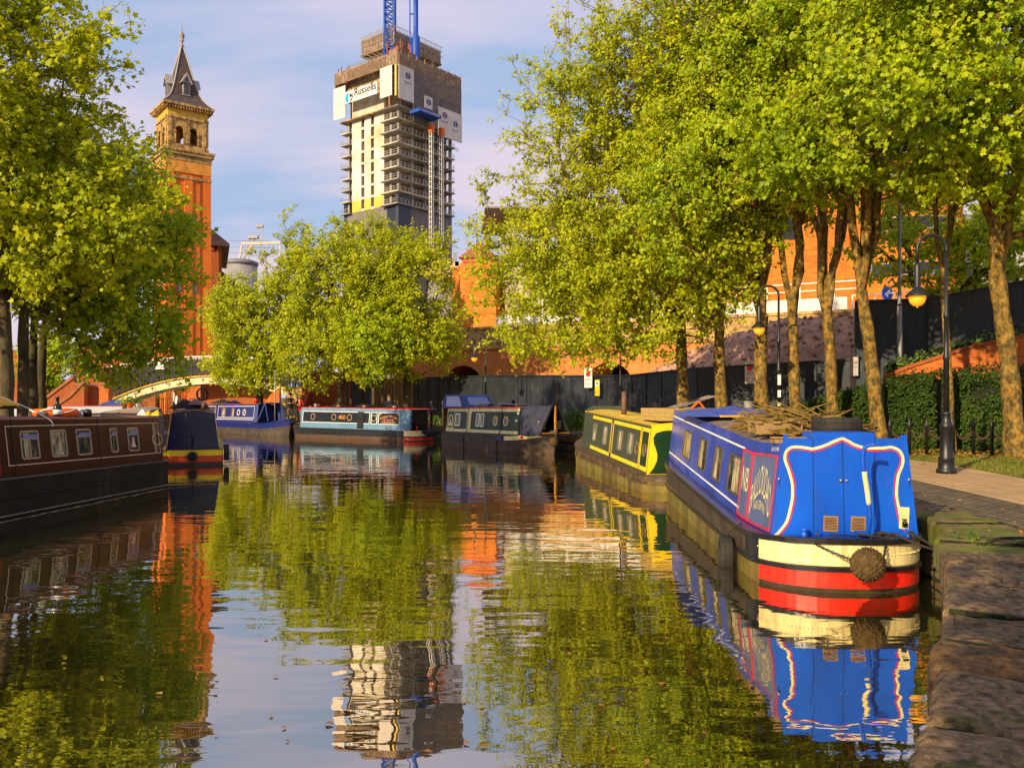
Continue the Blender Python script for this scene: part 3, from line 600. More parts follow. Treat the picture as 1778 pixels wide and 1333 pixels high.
class Boat:
    def __init__(s, label, pos, heading, L, group='narrowboats moored along the basin', beam=2.08, sheer=lambda x: 0, zg=.62, zt=1.84, sr=.9, bl=3, side=1, cin=.14, tum=.11, bowrise=.25, sp=2.4, name='narrowboat'):
        s.pos = Vector((pos[0], pos[1], 0)); s.h = R(heading); s.L = L; s.beam = beam; s.sheer = sheer; s.zg = zg; s.zt = zt; s.sr = sr; s.bl = bl; s.side = side
        s.hb = beam/2 - cin; s.tum = tum; s.bowrise = bowrise; s.sp = sp
        s.root = thing(name, label, 'narrowboat', s.pos, s.h, group)
    def gz(s, x):
        f = max(0, (x-(s.L-s.bl))/s.bl); return s.zg + s.sheer(x)*.85 + s.bowrise*f*f
    def hw(s, x):
        b = s.beam/2
        if x < s.sr: return max(.02, b*(1-(1-x/s.sr)**s.sp)**(1/s.sp))
        f = (x-(s.L-s.bl))/s.bl
        return b if f <= 0 else max(.02, b*(1-f**2.1))
    def hull(s, prof, mats, matf, deckmat=0):
        """prof: (fraction of gunwale height, outward offset); one lofted hull with rubbing strakes"""
        xs = [s.sr*(1-math.cos(i/14*math.pi/2)) for i in range(14)]
        k = max(4, int((s.L-s.bl-s.sr)/.5)); xs += [s.sr + (s.L-s.bl-s.sr)*i/k for i in range(k)]
        xs += [s.L-s.bl + s.bl*math.sin(i/12*math.pi/2) for i in range(13)]
        loop = [(x, 1) for x in xs] + [(x, -1) for x in reversed(xs)]
        mb = MB(); n = len(loop); m = len(prof); vs = []
        for fr, off in prof:
            for i, (x, sd) in enumerate(loop):
                f = max(0, (x-(s.L-s.bl))/s.bl); hh = s.hw(x)*(1 - .12*max(0, .8-fr)*f) + off*min(1, s.hw(x)*3)
                xx = x - (off if x < .25 else 0) + (off if f > .9 else 0) - .25*max(0, .8-fr)*f*f
                vs.append((xx, sd*hh, fr*s.gz(x)))
        fs = []; mi = []
        for r in range(m-1):
            for i in range(n):
                j = (i+1) % n; fs.append((r*n+i, (r+1)*n+i, (r+1)*n+j, r*n+j)); mi.append(matf(r, (loop[i][0]+loop[j][0])/2, loop[i][1]))
        h = n//2; t = (m-1)*n
        for i in range(h-1): fs.append((t+i, t+n-1-i, t+n-2-i, t+i+1)); mi.append(deckmat)
        mb.v = vs; mb.f = fs; mb.m = mi; mb.sm = [False]*len(fs)
        return mb.build('hull', mats, s.root)
    def sp3(s, x, h, off=0, side=None):
        sd = side or s.side; z = h + s.sheer(x)
        return Vector((x, sd*(s.hb - (z-.6)*s.tum + off), z + off*s.tum))
    def nrm(s, side=None):
        sd = side or s.side; v = Vector((0, sd, s.tum)); return v.normalized()
    def world(s, p): return Matrix.Rotation(s.h, 3, 'Z') @ Vector(p) + s.pos
    def sx(s, pxv, h=1.2):
        """length station where a viewing column meets the cabin side at height h"""
        r = (pxv-889)/F; a = s.world(s.sp3(0, h)); b = s.world(s.sp3(1, h)); dx, dy = b.x-a.x, b.y-a.y
        return (r*a.y - a.x)/(dx - r*dy)
    def poly(s, mb, pts, off=.004, th=.006, side=None):
        nn = s.nrm(side)*th; mb.prism([s.sp3(x, h, off, side) for x, h in pts], nn)
    def strip(s, mb, x0, x1, h0, h1, off=.004, th=.006, side=None, n=None):
        n = n or max(1, int(abs(x1-x0)/.7))
        for i in range(n):
            a, b = x0+(x1-x0)*i/n, x0+(x1-x0)*(i+1)/n; s.poly(mb, [(a, h0), (b, h0), (b, h1), (a, h1)], off, th, side)
    def frame(s, mb, x0, x1, h0, h1, w=.02, off=.004, th=.006):
        s.strip(mb, x0, x1, h0, h0+w, off, th); s.strip(mb, x0, x1, h1-w, h1, off, th)
        s.strip(mb, x0, x0+w, h0+w, h1-w, off, th, n=1); s.strip(mb, x1-w, x1, h0+w, h1-w, off, th, n=1)
    def cabin(s, x0, x1, m, roofm, rail=None, rise=.07, endm=None, lip=.02):
        mb = MB(); k = max(2, int((x1-x0)/.5)); xs = [x0+(x1-x0)*i/k for i in range(k+1)]; sec = []
        for x in xs:
            zb = s.gz(x) - .03 - s.sheer(x)
            sec.append([s.sp3(x, zb, 0, 1), s.sp3(x, s.zt, 0, 1), s.sp3(x, s.zt, -.03, 1), s.sp3(x, s.zt-.05, -.03, 1), s.sp3(x, s.zt-.05, -.03, -1), s.sp3(x, s.zt, -.03, -1), s.sp3(x, s.zt, 0, -1), s.sp3(x, zb, 0, -1)])
        n = 8; vs = [p for q in sec for p in q]; fs = [(i*n+j, i*n+j+1, (i+1)*n+j+1, (i+1)*n+j) for i in range(k) for j in range(7)]
        fs += [tuple(range(n)), tuple(k*n + j for j in range(n-1, -1, -1))]
        mb.add(vs, fs); s.cab = mb.build('cabin', m, s.root)
        rb = MB(); vs = []; q = 8
        for x in xs:
            a = s.sp3(x, s.zt-.02, -.035, 1)
            for j in range(q+1):
                f = -1 + 2*j/q; vs.append((x, a.y*f*-1, a.z + rise*(1-f*f)))
        rb.add(vs, [(i*(q+1)+j, (i+1)*(q+1)+j, (i+1)*(q+1)+j+1, i*(q+1)+j+1) for i in range(k) for j in range(q)], True)
        a = len(vs); rb.add([vs[j] for j in range(q+1)], [tuple(range(q+1))]); rb.add([vs[k*(q+1)+j] for j in range(q+1)], [tuple(range(q, -1, -1))])
        s.roof = rb.build('roof', roofm, s.root)
        if rail:
            for sd in (1, -1):
                rl = MB(); rl.smooth = True; rl.tube([s.sp3(x, s.zt+.012, -.01, sd) for x in xs], .022, 6); rl.build('handrail', rail, s.root)
        s.x0, s.x1 = x0, x1
    def window(s, xc, hc, w, h, r=.05, fm=None, pm=None, fw=.025, curtain=None, hopper=False, name='window'):
        o = rr_pts(xc, hc, w, h, r); i = rr_pts(xc, hc, w-2*fw, h-2*fw, max(.01, r-fw))
        f = lambda P, off: [s.sp3(x, z, off) for x, z in P]
        mb = MB(); mb.ring(f(o, .002), f(i, .002), s.nrm()*.016)
        if hopper: s.strip(mb, xc-w/2+fw, xc+w/2-fw, hc+h*.2-.008, hc+h*.2+.008, .004, .010, n=1)
        wo = mb.build(name, fm or alu, s.root)
        p = MB(); p.prism(f(rr_pts(xc, hc, w-2*fw+.006, h-2*fw+.006, max(.01, r-fw)), .002), s.nrm()*.004); p.build('pane', pm or glass_m, wo)
        if curtain:
            c = MB(); s.strip(c, xc+w*curtain[0], xc+w*curtain[1], hc-h/2+fw+.01, hc+h/2-fw-.01, .0065, .0015, n=1); c.build('curtain', sheet_p, wo)
        if hopper:
            b = MB(); a = [s.sp3(xc+q*(w/2-fw-.01), hc+h*.2, .008) for q in (-1, 1)]; t_ = [s.sp3(xc+q*(w/2-fw-.01), hc+h/2-fw-.06, .008) - s.nrm()*-.07 for q in (1, -1)]
            b.prism(a + t_, (0, 0, .004)); b.build('hopper_flap', vinyl, wo)
        return wo
    def porthole(s, xc, hc, r, fm=None):
        n = 18; o = [(xc+r*math.cos(2*math.pi*i/n), hc+r*math.sin(2*math.pi*i/n)) for i in range(n)]; k = r*.78
        i_ = [(xc+k*math.cos(2*math.pi*i/n), hc+k*math.sin(2*math.pi*i/n)) for i in range(n)]
        f = lambda P, off: [s.sp3(x, z, off) for x, z in P]
        mb = MB(); mb.ring(f(o, .002), f(i_, .002), s.nrm()*.02); wo = mb.build('porthole', fm or brass, s.root)
        p = MB(); p.prism(f(i_, .002), s.nrm()*.006); p.build('pane', glass_m, wo)
    def word(s, mb, txt, x0, x1, h0, h1, off=.006, arch=0):
        vs, fs = text_polys(txt); a0 = min(v[0] for v in vs); a1 = max(v[0] for v in vs); b0 = min(v[1] for v in vs); b1 = max(v[1] for v in vs)
        q = []
        for x, y in vs:
            u = (x-a0)/(a1-a0); v = (y-b0)/(b1-b0); xx = x0+(x1-x0)*u; q.append(s.sp3(xx, h0+(h1-h0)*v - arch*(2*u-1)**2, off))
        mb.add(q, fs)
def sphere(mb, c, r, n=14, lump=0, seed=0, sq=1):
    c = Vector(c); o = []; m = n//2
    for i in range(m+1):
        a = math.pi*i/m
        for j in range(n):
            b = 2*math.pi*j/n; d = Vector((math.sin(a)*math.cos(b), math.sin(a)*math.sin(b), math.cos(a)*sq)); o.append(c + d*r*(1 + lump*mnoise.noise(d*5+Vector((seed,)*3))))
    mb.add(o, [(i*n+j, (i+1)*n+j, (i+1)*n+(j+1) % n, i*n+(j+1) % n) for i in range(m) for j in range(n)], True)
def knotfender(name, label, c, r, m=coir, seed=0):
    """woven rope ball fender hung over a stern"""
    root = thing(name, label, 'fender', c)
    mb = MB(); n = 72; k = 36; o = []
    for i in range(k+1):
        a = math.pi*i/k
        for j in range(n):
            b = 2*math.pi*j/n; d = Vector((math.sin(a)*math.cos(b), math.sin(a)*math.sin(b), math.cos(a)))
            w_ = abs(math.sin(b*7 + a*9))*abs(math.sin(b*7 - a*9)); o.append(d*r*(.84 + .20*w_ + .08*mnoise.noise(d*9+Vector((seed, 0, 0)))))
    mb.add(o, [(i*n+j, (i+1)*n+j, (i+1)*n+(j+1) % n, i*n+(j+1) % n) for i in range(k) for j in range(n)], True)
    mb.build('woven_ball', m, root); return root
def tyre(parent_or_none, name, c, r, w_, axis, label=None, group=None, parent=None):
    mb = MB(); n = 40; prof = [(.62, -.5), (.66, -.52), (.86, -.55), (.97, -.45), (1.0, -.25), (.985, -.22), (1.0, -.19), (1.0, .19), (.985, .22), (1.0, .25), (.97, .45), (.86, .55), (.66, .52), (.62, .5), (.60, .3), (.84, .2), (.84, -.2), (.60, -.3)]
    k = len(prof); ax = Vector(axis).normalized(); u = ax.orthogonal().normalized(); v = ax.cross(u); o = []
    for i in range(n):
        a = 2*math.pi*i/n
        for q, z in prof:
            tr = 1 - (.012 if i % 2 and q > .9 else 0); o.append((u*math.cos(a) + v*math.sin(a))*r*q*tr + ax*w_*z)
    mb.add(o, [(i*k+j, ((i+1) % n)*k+j, ((i+1) % n)*k+(j+1) % k, i*k+(j+1) % k) for i in range(n) for j in range(k)], False)
    ob = mb.build(name, rubber, parent); ob.location = c
    if label: tag(ob, label, 'tyre', group)
    return ob
def ribbon(mb, pts, w_, nrm, th=.004):
    """flat painted line along a polyline in a plane with normal nrm"""
    P = [Vector(p) for p in pts]; nn = Vector(nrm).normalized(); L = []; Rr = []
    for i, p in enumerate(P):
        t = (P[min(i+1, len(P)-1)] - P[max(i-1, 0)]).normalized(); sd = nn.cross(t)*w_/2; L.append(p+sd); Rr.append(p-sd)
    for i in range(len(P)-1): mb.prism([L[i], L[i+1], Rr[i+1], Rr[i]], nn*th)
def catmull(P, n=6):
    P = [Vector(p) for p in P]; out = []
    for i in range(len(P)-1):
        p0, p1, p2, p3 = P[max(i-1, 0)], P[i], P[i+1], P[min(i+2, len(P)-1)]
        for k in range(n):
            t = k/n; out.append(.5*((2*p1) + (p2-p0)*t + (2*p0-5*p1+4*p2-p3)*t*t + (3*p1-p0-3*p2+p3)*t**3))
    return out + [P[-1]]
def chain(name, label, a, b, sag, r=.012, m=iron, group=None, parent=None, cat='chain', link=.045):
    """real chain of alternating links between two points"""
    a, b = Vector(a), Vector(b); n = max(6, int(((b-a).length + sag)/(link*.72))); mb = MB(); o0 = Vector((0, 0, 0)) if parent else a
    P = [a + (b-a)*i/n - Vector((0, 0, sag*4*(i/n)*(1-i/n))) - o0 for i in range(n+1)]
    for i in range(n):
        p, q = P[i], P[i+1]; t = (q-p).normalized(); s_ = t.cross(Vector((0, 1, .3))).normalized(); s_ = s_ if i % 2 else t.cross(s_).normalized(); c = (p+q)/2
        loop = [c + t*math.cos(k/8*6.283)*link*.55 + s_*math.sin(k/8*6.283)*link*.30 for k in range(9)]; mb.tube(loop, r*.55, 4, cap=False)
    o = mb.build(name, m, parent)
    if not parent: o.location = a; tag(o, label, cat, group)
    return o
def ropeobj(name, label, pts, r, m=rope_m, group=None, cat='rope'):
    P = catmull(pts, 8); o0 = P[0].copy(); mb = MB(); mb.smooth = True
    mb.tube([p-o0 for p in P], r, 8); o = mb.build(name, m); o.location = o0; return tag(o, label, cat, group)

# ======== 1. the blue boat, stern towards the viewer
shb = lambda x: .08*max(0, (2-x)/2)**2 + .040*max(0, x-2)
B = Boat('bright blue narrowboat, stern on, with cream and red bands round its stern', (4.20, 10.22), 90-3.0, 12.0, sheer=shb, zg=.61, zt=1.77, beam=2.18, sr=1.05, bl=3.2, cin=.18, tum=.115, sp=2.3)
pf = [(-.5, -.03), (.085, 0), (.385, 0), (.39, .028), (.475, .028), (.49, .004), (.885, .004), (.89, .035), (.99, .035), (1.0, .02)]
# hull material rows: 0 brown foot, 1 lower band, 2-4 strake, 5 upper band, 6-8 gunwale rail
def bm_(r, x, sd):
    st = x < (.62 if sd > 0 else .75)
    if r == 0: return 7 if st else 3
    if r == 1: return 2 if st else 3
    if r in (2, 3, 4): return 1
    if r == 5: return 0 if st else (4 if x < 1.25 else 5)
    return 1
B.hull(pf, [cream_p, gun_black, red_p, hull_rust, gun_black, hull_black, royal, mat('waterline_scum', (.045, .026, .010), .7, .5, 5)], bm_, 6)
# rivets round the cream band
rv0 = None
for i in range(26):
    x = .62*(1-math.cos(i/25*math.pi/2)); y = B.hw(x); 
    for sd in (1, -1):
        if rv0 is None: rv = MB(); sphere(rv, (0, 0, 0), .011, 6); rv0 = rv.build('rivet', cream_p, B.root); o = rv0
        else: o = rv0.copy(); C.objects.link(o)
        o.location = (x-.012, sd*(y+.004), .47)
B.cabin(.38, 10.4, blue_f, roof_g, None, .06)
# painted stern bulkhead
ZB, ZT = .60, 1.93
def sp(s_, t_, off):
    z = ZB + t_*(ZT-ZB); hwid = B.hb - (z-.6)*B.tum + .006; return Vector((.38-off, hwid*(1-2*s_), z))
mb = MB(); xs = [i/12 for i in range(13)]
top = [(0, 1), (.03, 1), (.035, .965), (.25, .965), (.27, 1.0), (.72, 1.0), (.735, .965), (.95, .965), (.955, 1.0), (1, 1)]
out_ = [sp(0, 0, .0)] + [sp(s_, t_, .0) for s_, t_ in top] + [sp(1, 0, 0)]
mb.prism(out_, (-.012, 0, 0)); stern = mb.build('stern_bulkhead', blue_p, B.root)
hp = MB(); hp.prism([sp(.24, .965, .016), sp(.255, 1.018, .016), sp(.735, 1.018, .016), sp(.75, .965, .016)], (.5, 0, 0)); hp.build('sliding_hatch', blue_p, B.root)
Lp = [(60,830),(110,780),(160,710),(185,620),(200,540),(200,450),(185,380),(165,320),(145,265),(150,215),(180,180),(230,170),(300,175),(345,180),(400,165),(450,145),(500,120),(555,97)]
Rp = [(555,97),(600,115),(640,137),(700,155),(760,160),(850,155),(910,147),(960,165),(985,195),(995,240),(985,290),(965,340),(955,420),(957,500),(975,580),(1000,680),(1050,740),(1110,795)]
def st_(x, y):
    s_ = (x-90)/1000
    for _ in range(4):
        t_ = (840-40*s_-y)/(755-10*s_); s_ = (x-(50+85*t_))/(1075-195*t_)
    return min(max(s_, 0), 1), max(t_, .005)
def inset(P, d):
    out = []
    for i, p in enumerate(P):
        a = Vector(P[max(i-1, 0)]); b = Vector(P[min(i+1, len(P)-1)]); t = (b-a).normalized(); out.append((p[0]-t.y*d, p[1]+t.x*d))
    return out
mb = MB()
for P in (Lp, Rp): ribbon(mb, [sp(*st_(x, y), .014) for x, y in [tuple(q)[:2] for q in catmull([(a, b, 0) for a, b in P], 3)]], .034, (-1, 0, 0))
mb.build('cream_scroll_line', cream_p, stern)
mb = MB()
for P in (Lp, Rp): ribbon(mb, [sp(*st_(x, y), .014) for x, y in [tuple(q)[:2] for q in catmull([(a, b, 0) for a, b in inset(P, 20)], 3)]], .013, (-1, 0, 0))
mb.build('red_scroll_line', pink_r, stern)
def stp(x, y, off=.014): return sp(*st_(x, y), off)
mb = MB()
for a, b in (((345, 100), (360, 830)), ((557, 95), (585, 815)), ((790, 70), (800, 800))): ribbon(mb, [stp(*a), stp(*b)], .006, (-1, 0, 0), .002)
mb.build('door_seams', blk, stern)
for q, (x0, x1, y0, y1) in enumerate(((428, 535, 655, 765), (628, 735, 650, 758))):
    mb = MB(); a, b, c, d = stp(x0, y0), stp(x1, y0), stp(x1, y1), stp(x0, y1); mb.ring([a, b, c, d], [a*.93+c*.07, b*.93+d*.07, c*.93+a*.07, d*.93+b*.07], (-.010, 0, 0))
    for k in range(9):
        f = (k+.7)/10; mb.prism([a+(d-a)*f, b+(c-b)*f, b+(c-b)*(f+.05), a+(d-a)*(f+.05)], (-.012, 0, 0))
    v_ = mb.build('louvre_vent', mat('rusty_bronze', (.32, .18, .08), .6, .3, 8), stern)
    mb = MB(); mb.prism([a, b, c, d], (-.003, 0, 0)); mb.build('vent_backing', blk, v_)
for x, y in ((547, 397), (590, 397), (98, 405), (1038, 372)):
    mb = MB(); sphere(mb, stp(x, y, .03), .017, 8); mb.build('door_knob', brass, stern)
for x, y in ((103, 440), (1043, 400)):
    mb = MB(); mb.tube([stp(x, y-25, .02), stp(x, y, .02), stp(x+3, y+15, .02)], .004, 5); mb.build('hook', iron, stern)
# tiller
tl = MB(); tl.smooth = True
TP = [stp(712, 770, .20), stp(706, 660, .30), stp(690, 560, .34), stp(668, 440, .36), stp(645, 330, .38), stp(628, 230, .40), stp(628, 165, .42), stp(645, 135, .44), stp(690, 122, .50)]
tl.tube(catmull(TP, 6), .026, 10); tiller = tl.build('tiller', blue_p, B.root)
tl = MB(); tl.smooth = True; tl.tube(catmull(TP, 6)[13:26], .030, 10); tl.build('tiller_grip_band', cream_p, tiller)
tl = MB(); tl.tube([TP[-2], TP[-1]], .015, 8); tl.build('tiller_pin', steel, tiller)
mb = MB(); c = stp(675, 765, .17); mb.obox(c, (.10, .15, .09)); mb.build('rudder_block', blue_p, B.root)
for x, y in ((272, 790), (1025, 768)):
    p = stp(x, y, .12); mb = MB(); mb.lathe([(.038, 0), (.038, .10), (.033, .105), (.033, .12), (.046, .13), (.046, .155), (.03, .16)], (p.x, p.y, .60), 14); mb.build('mooring_dolly', blue_p, B.root)
for x, y in ((362, 775), (808, 765)):
    p = stp(x, y, .15); mb = MB(); mb.tube([(p.x, p.y, .60), (p.x, p.y, .74)], .012, 8); mb.tube([(p.x, p.y+.01, .615), (p.x, p.y-.17, .615)], .007, 6); mb.build('stern_pin', iron, B.root)
mb = MB(); a, b = stp(440, 770, .21), stp(930, 775, .21); mb.bar(a, b, .028, .014); mb.bar(a+Vector((-.05, 0, -.03)), b+Vector((-.05, .1, -.03)), .02, .01); mb.build('stern_rail', iron, B.root)
# small electricity board by the right of the stern doors
mb = MB(); P = [stp(978, 568), stp(1048, 570), stp(1046, 725), stp(978, 722)]; mb.prism(P, (-.012, 0, 0)); ns = mb.build('notice_plate', cream_p, stern)
mb = MB(); mb.obox(stp(1012, 690, .045), (.04, .055, .055)); mb.lathe([(.026, 0), (.034, .02), (.02, .045)], stp(1012, 690, .05), 10); mb.obox(stp(1012, 655, .035), (.02, .06, .012)); mb.build('socket_cover', blk, ns)
mb = MB()
O = stp(1040, 640, .028); word(mb, 'Argos', stp(990, 640, .028), (0, -1, 0), (0, 0, 1), .06, .022); word(mb, '8 A', stp(993, 655, .028), (0, -1, 0), (0, 0, 1), .05, .014); mb.build('plate_lettering', wood, ns)
# coach lines, windows, sign panels on the port side
xr = B.sx(1288, 1.2); xf = 10.3
mb = MB(); B.strip(mb, xr, xf, 1.60, 1.63); mb.build('coach_line', white_p, B.root); mb = MB(); B.strip(mb, xr, xf, .715, .745); mb.build('coach_line', white_p, B.root)
for (a, b, c) in ((1181, 1196, .1), (1208, 1224, None), (1236, 1251, None), (1262, 1286, .12)):
    x1, x2 = B.sx(b, 1.15), B.sx(a, 1.15); 
    B.window((x1+x2)/2, 1.155, (x2-x1)*.86, .60, .05, mat('bronze_frame', (.10, .075, .05), .4, .3, 6), None, .03, (-.38, .1) if c else (-.05, .36), False)
xa, xb, xc, xd = B.sx(1347, 1.2), B.sx(1304, 1.2), B.sx(1299, 1.2), B.sx(1286, 1.2)
xa = max(xa, .52)
mb = MB(); B.strip(mb, xa, xd, .63, 1.60, .002, .004); mb.build('sign_panel', panel_b, B.root)
mb = MB(); B.frame(mb, xa, xb, .62, 1.61, .030, .007, .006); B.frame(mb, xb+.02, xd, .62, 1.61, .035, .007, .006); mb.build('red_border', pink_r, B.root)
mb = MB()
def arcw(txt, cx, ch, rx0, rz0, rx1, rz1, a0, a1, off):
    vs, fs = text_polys(txt); u0 = min(v[0] for v in vs); u1 = max(v[0] for v in vs); v0 = min(v[1] for v in vs); v1 = max(v[1] for v in vs); q = []
    for x, y in vs:
        a = R(a0+(a1-a0)*(x-u0)/(u1-u0)); f = (y-v0)/(v1-v0); rx = rx0+(rx1-rx0)*f; rz = rz0+(rz1-rz0)*f
        q.append(B.sp3(cx - math.cos(a)*-rx, ch + math.sin(a)*rz, off))
    mb.add(q, fs)
cx = (xa+xb)/2 - .02; wd = (xb-xa)
arcw('BALLOUDAD', cx, .80, wd*.23, .30, wd*.42, .66, 188, -8, .009) if False else None
# reading order runs from the bow side (left in view) to the stern side: x decreases along the word
def arcside(txt, cx, ch, rx0, rz0, rx1, rz1, a0, a1, off):
    vs, fs = text_polys(txt); u0 = min(v[0] for v in vs); u1 = max(v[0] for v in vs); v0 = min(v[1] for v in vs); v1 = max(v[1] for v in vs); q = []
    for x, y in vs:
        a = R(a0+(a1-a0)*(x-u0)/(u1-u0)); f = (y-v0)/(v1-v0); rx = rx0+(rx1-rx0)*f; rz = rz0+(rz1-rz0)*f
        q.append(B.sp3(cx - math.cos(a)*rx, ch + math.sin(a)*rz, off))
    mb.add(q, [f for f in fs])
B.word(mb, 'BALLOUDAD', cx+wd*.43, cx-wd*.41, 1.06, 1.46, .009, .34)
B.word(mb, 'NARB GERMAN', cx+wd*.26, cx-wd*.22, .86, .98, .009, .05)
B.word(mb, 'NB', xd-.12, xb+.12, 1.02, 1.36, .009)
mb.build('sign_lettering', cream_p, B.root)
mb = MB(); B.word(mb, 'BLUE TOWER', .86, .50, 1.665, 1.715, .004); mb.build('small_name', white_p, B.root)
# rope ball fender and its chains
kf = knotfender('rope_fender', 'large round woven rope fender chained to the stern of the bright blue boat', (4.24, 9.95, .41), .205)
chain('fender_chain', 'left chain holding the big round rope fender', B.world((.12, .52, .62)), (4.07, 9.98, .46), .01, group='chains of the big rope fender')
chain('fender_chain', 'right chain holding the big round rope fender', B.world((.10, -.42, .66)), (4.43, 9.98, .42), .0, group='chains of the big rope fender')
tyre(None, 'tyre_fender', B.world((1.72, 1.22, .16)), .27, .17, Matrix.Rotation(B.h, 3, 'Z') @ Vector((.1, 1, 0)), 'old tyre hanging as a fender at the rear corner of the bright blue boat')
ropeobj('tyre_lanyard', 'short dark rope tying the hanging tyre to the bright blue boat', [B.world((1.45, 1.05, .64)), B.world((1.6, 1.14, .55)), B.world((1.72, 1.2, .40))], .012, dark_rope)
# things on the roof
tyre(None, 'car_tyre', B.world((1.35, -.22, 2.01)), .335, .20, (0, .02, 1), 'car tyre lying flat on the roof of the bright blue boat')
def stickpile():
    root = thing('brushwood_heap', 'heap of cut brushwood and branches on the roof of the bright blue boat', 'firewood', B.world((3.0, -.1, 1.86)), B.h)
    r3 = random.Random(5)
    for part, m_, n, rr_ in (('branches', mat('cut_branches', (.20, .125, .025), .9, .6, 6), 380, (.009, .024)), ('logs', mat('cut_logs', (.24, .14, .04), .9, .4, 6), 22, (.025, .045))):
        mb = MB(); mb.smooth = True
        for i in range(n):
            x = r3.gauss(0, .62); x = max(-1.25, min(1.25, x)); y = r3.uniform(-.62, .62); z = r3.uniform(.02, .36)*max(.12, 1-abs(x)/1.35)*(1-abs(y)*.5)
            if part == 'logs': z *= .4
            L = r3.uniform(.35, 1.15); a = r3.gauss(1.35, .55) if r3.random() < .6 else r3.uniform(0, 3.14); e = r3.gauss(.05, .22)
            d = Vector((math.cos(a)*math.cos(e), math.sin(a)*math.cos(e), math.sin(e)))*L/2; c_ = Vector((x, y, z)); bend = Vector((r3.uniform(-1, 1), r3.uniform(-1, 1), r3.uniform(-.3, 1)))*.06
            P = [c_-d, c_+bend, c_+d]; 
            for p in P: p.z = max(p.z, .012); p.y = max(-.9, min(.85, p.y))
            ra = r3.uniform(*rr_); mb.tube(P, [ra, ra*.8, ra*.45], 5)
        mb.build(part, m_, root)
    mb = MB()
    for x in (-1.0, -.55): mb.box(x, x+.10, .15, .82, 0, .16)
    mb.box(-1.05, -.40, .75, .82, .16, .19); mb.box(-1.05, -.40, .2, .3, .16, .19); mb.box(-1.05, -.4, .48, .58, .16, .19); mb.build('pallet', wood, root)
stickpile()
def cloth(name, label, c, size, h, m, seed, rz=0, n=16, cat='tarpaulin', z0=.0):
    """crumpled sheet with thickness, highest near its middle"""
    V = []; T = []
    for i in range(n+1):
        for j in range(n+1):
            u, v = i/n*2-1, j/n*2-1; e = max(0, 1-max(abs(u), abs(v))**3)
            z = h*e*(.55 + .45*mnoise.noise(Vector((u*1.7+seed, v*1.7, 0)))) + .10*h*mnoise.noise(Vector((u*6+seed, v*6, 1)))*e
            k = 1 + .12*mnoise.noise(Vector((u*2, v*2, seed+5))); V.append((u*size[0]/2*k, v*size[1]/2*k, max(0, z) + z0 + .004))
    m_ = n+1; mb = MB(); mb.smooth = True; b = len(V); mb.add(V + [(x, y, z0-.004) for x, y, z in V], [(i*m_+j, (i+1)*m_+j, (i+1)*m_+j+1, i*m_+j+1) for i in range(n) for j in range(n)] + [(b+i*m_+j, b+i*m_+j+1, b+(i+1)*m_+j+1, b+(i+1)*m_+j) for i in range(n) for j in range(n)])
    per = [i*m_ for i in range(n+1)] + [n*m_+j for j in range(1, n+1)] + [i*m_+n for i in range(n-1, -1, -1)] + [j for j in range(n-1, 0, -1)]
    mb.add([(V + V)[0]]*0, []); 
    for a, q in zip(per, per[1:]+per[:1]): mb.f.append((q, a, b+a, b+q)); mb.m.append(0); mb.sm.append(False)
    o = mb.build(name, m); o.location = c; o.rotation_euler = (0, 0, rz); return tag(o, label, cat)
cloth('tarpaulin', 'blue tarpaulin spread over the far end of the bright blue boat roof', B.world((7.2, .1, 2.0)), (2.4, 1.75), .22, tarp_b, 3, B.h, z0=.03)
cloth('crumpled_cloth', 'crumpled dark blue cloth lying left of the brushwood', B.world((5.3, -.1, 1.93)), (.75, .75), .16, canvas_n, 9, B.h, 12, 'cloth')
ob = MB(); ob.obox((0, 0, .02), (.12, 1.0, .035)); o = ob.build('plank', kayak_y); o.location = B.world((6.0, 0, 2.02)); o.rotation_euler = (0, 0, B.h+.3); tag(o, 'short yellow plank on the roof before the blue tarpaulin', 'plank')
mb = MB(); mb.obox((0, 0, .03), (.22, .46, .05)); mb.obox((-.02, 0, .075), (.16, .5, .02)); o = mb.build('roof_board', wood); o.location = B.world((.72, .58, 1.80)); o.rotation_euler = (0, 0, B.h); tag(o, 'small wooden board left of the tyre near the stern hatch', 'board')
# mooring ropes and rope tangle
ropeobj('mooring_rope', 'slack dark rope from the stern of the bright blue boat across the mossy coping', [B.world((.18, -.50, .72)), (5.0, 9.95, .60), (5.25, 9.55, .66), (5.42, 9.3, .83), (5.9, 9.1, .86), (6.6, 9.1, .84)], .016, dark_rope, 'mooring ropes of the bright blue boat')
ropeobj('mooring_rope', 'taut dark rope from the stern of the bright blue boat down behind the coping plants', [B.world((.22, -.74, .74)), (5.02, 9.9, .62), (5.22, 9.6, .45)], .014, dark_rope, 'mooring ropes of the bright blue boat')
mb = MB(); mb.smooth = True; r3 = random.Random(4); 
for i in range(9): mb.tube(catmull([Vector((r3.gauss(0, .04), r3.gauss(0, .13), r3.uniform(.0, .10))) for k in range(5)], 4), .013, 6)
o = mb.build('rope_tangle', dark_rope); o.location = B.world((.16, -.42, .63)); o.rotation_euler = (0, 0, B.h); tag(o, 'tangle of dark rope on the right of the stern rail', 'rope')

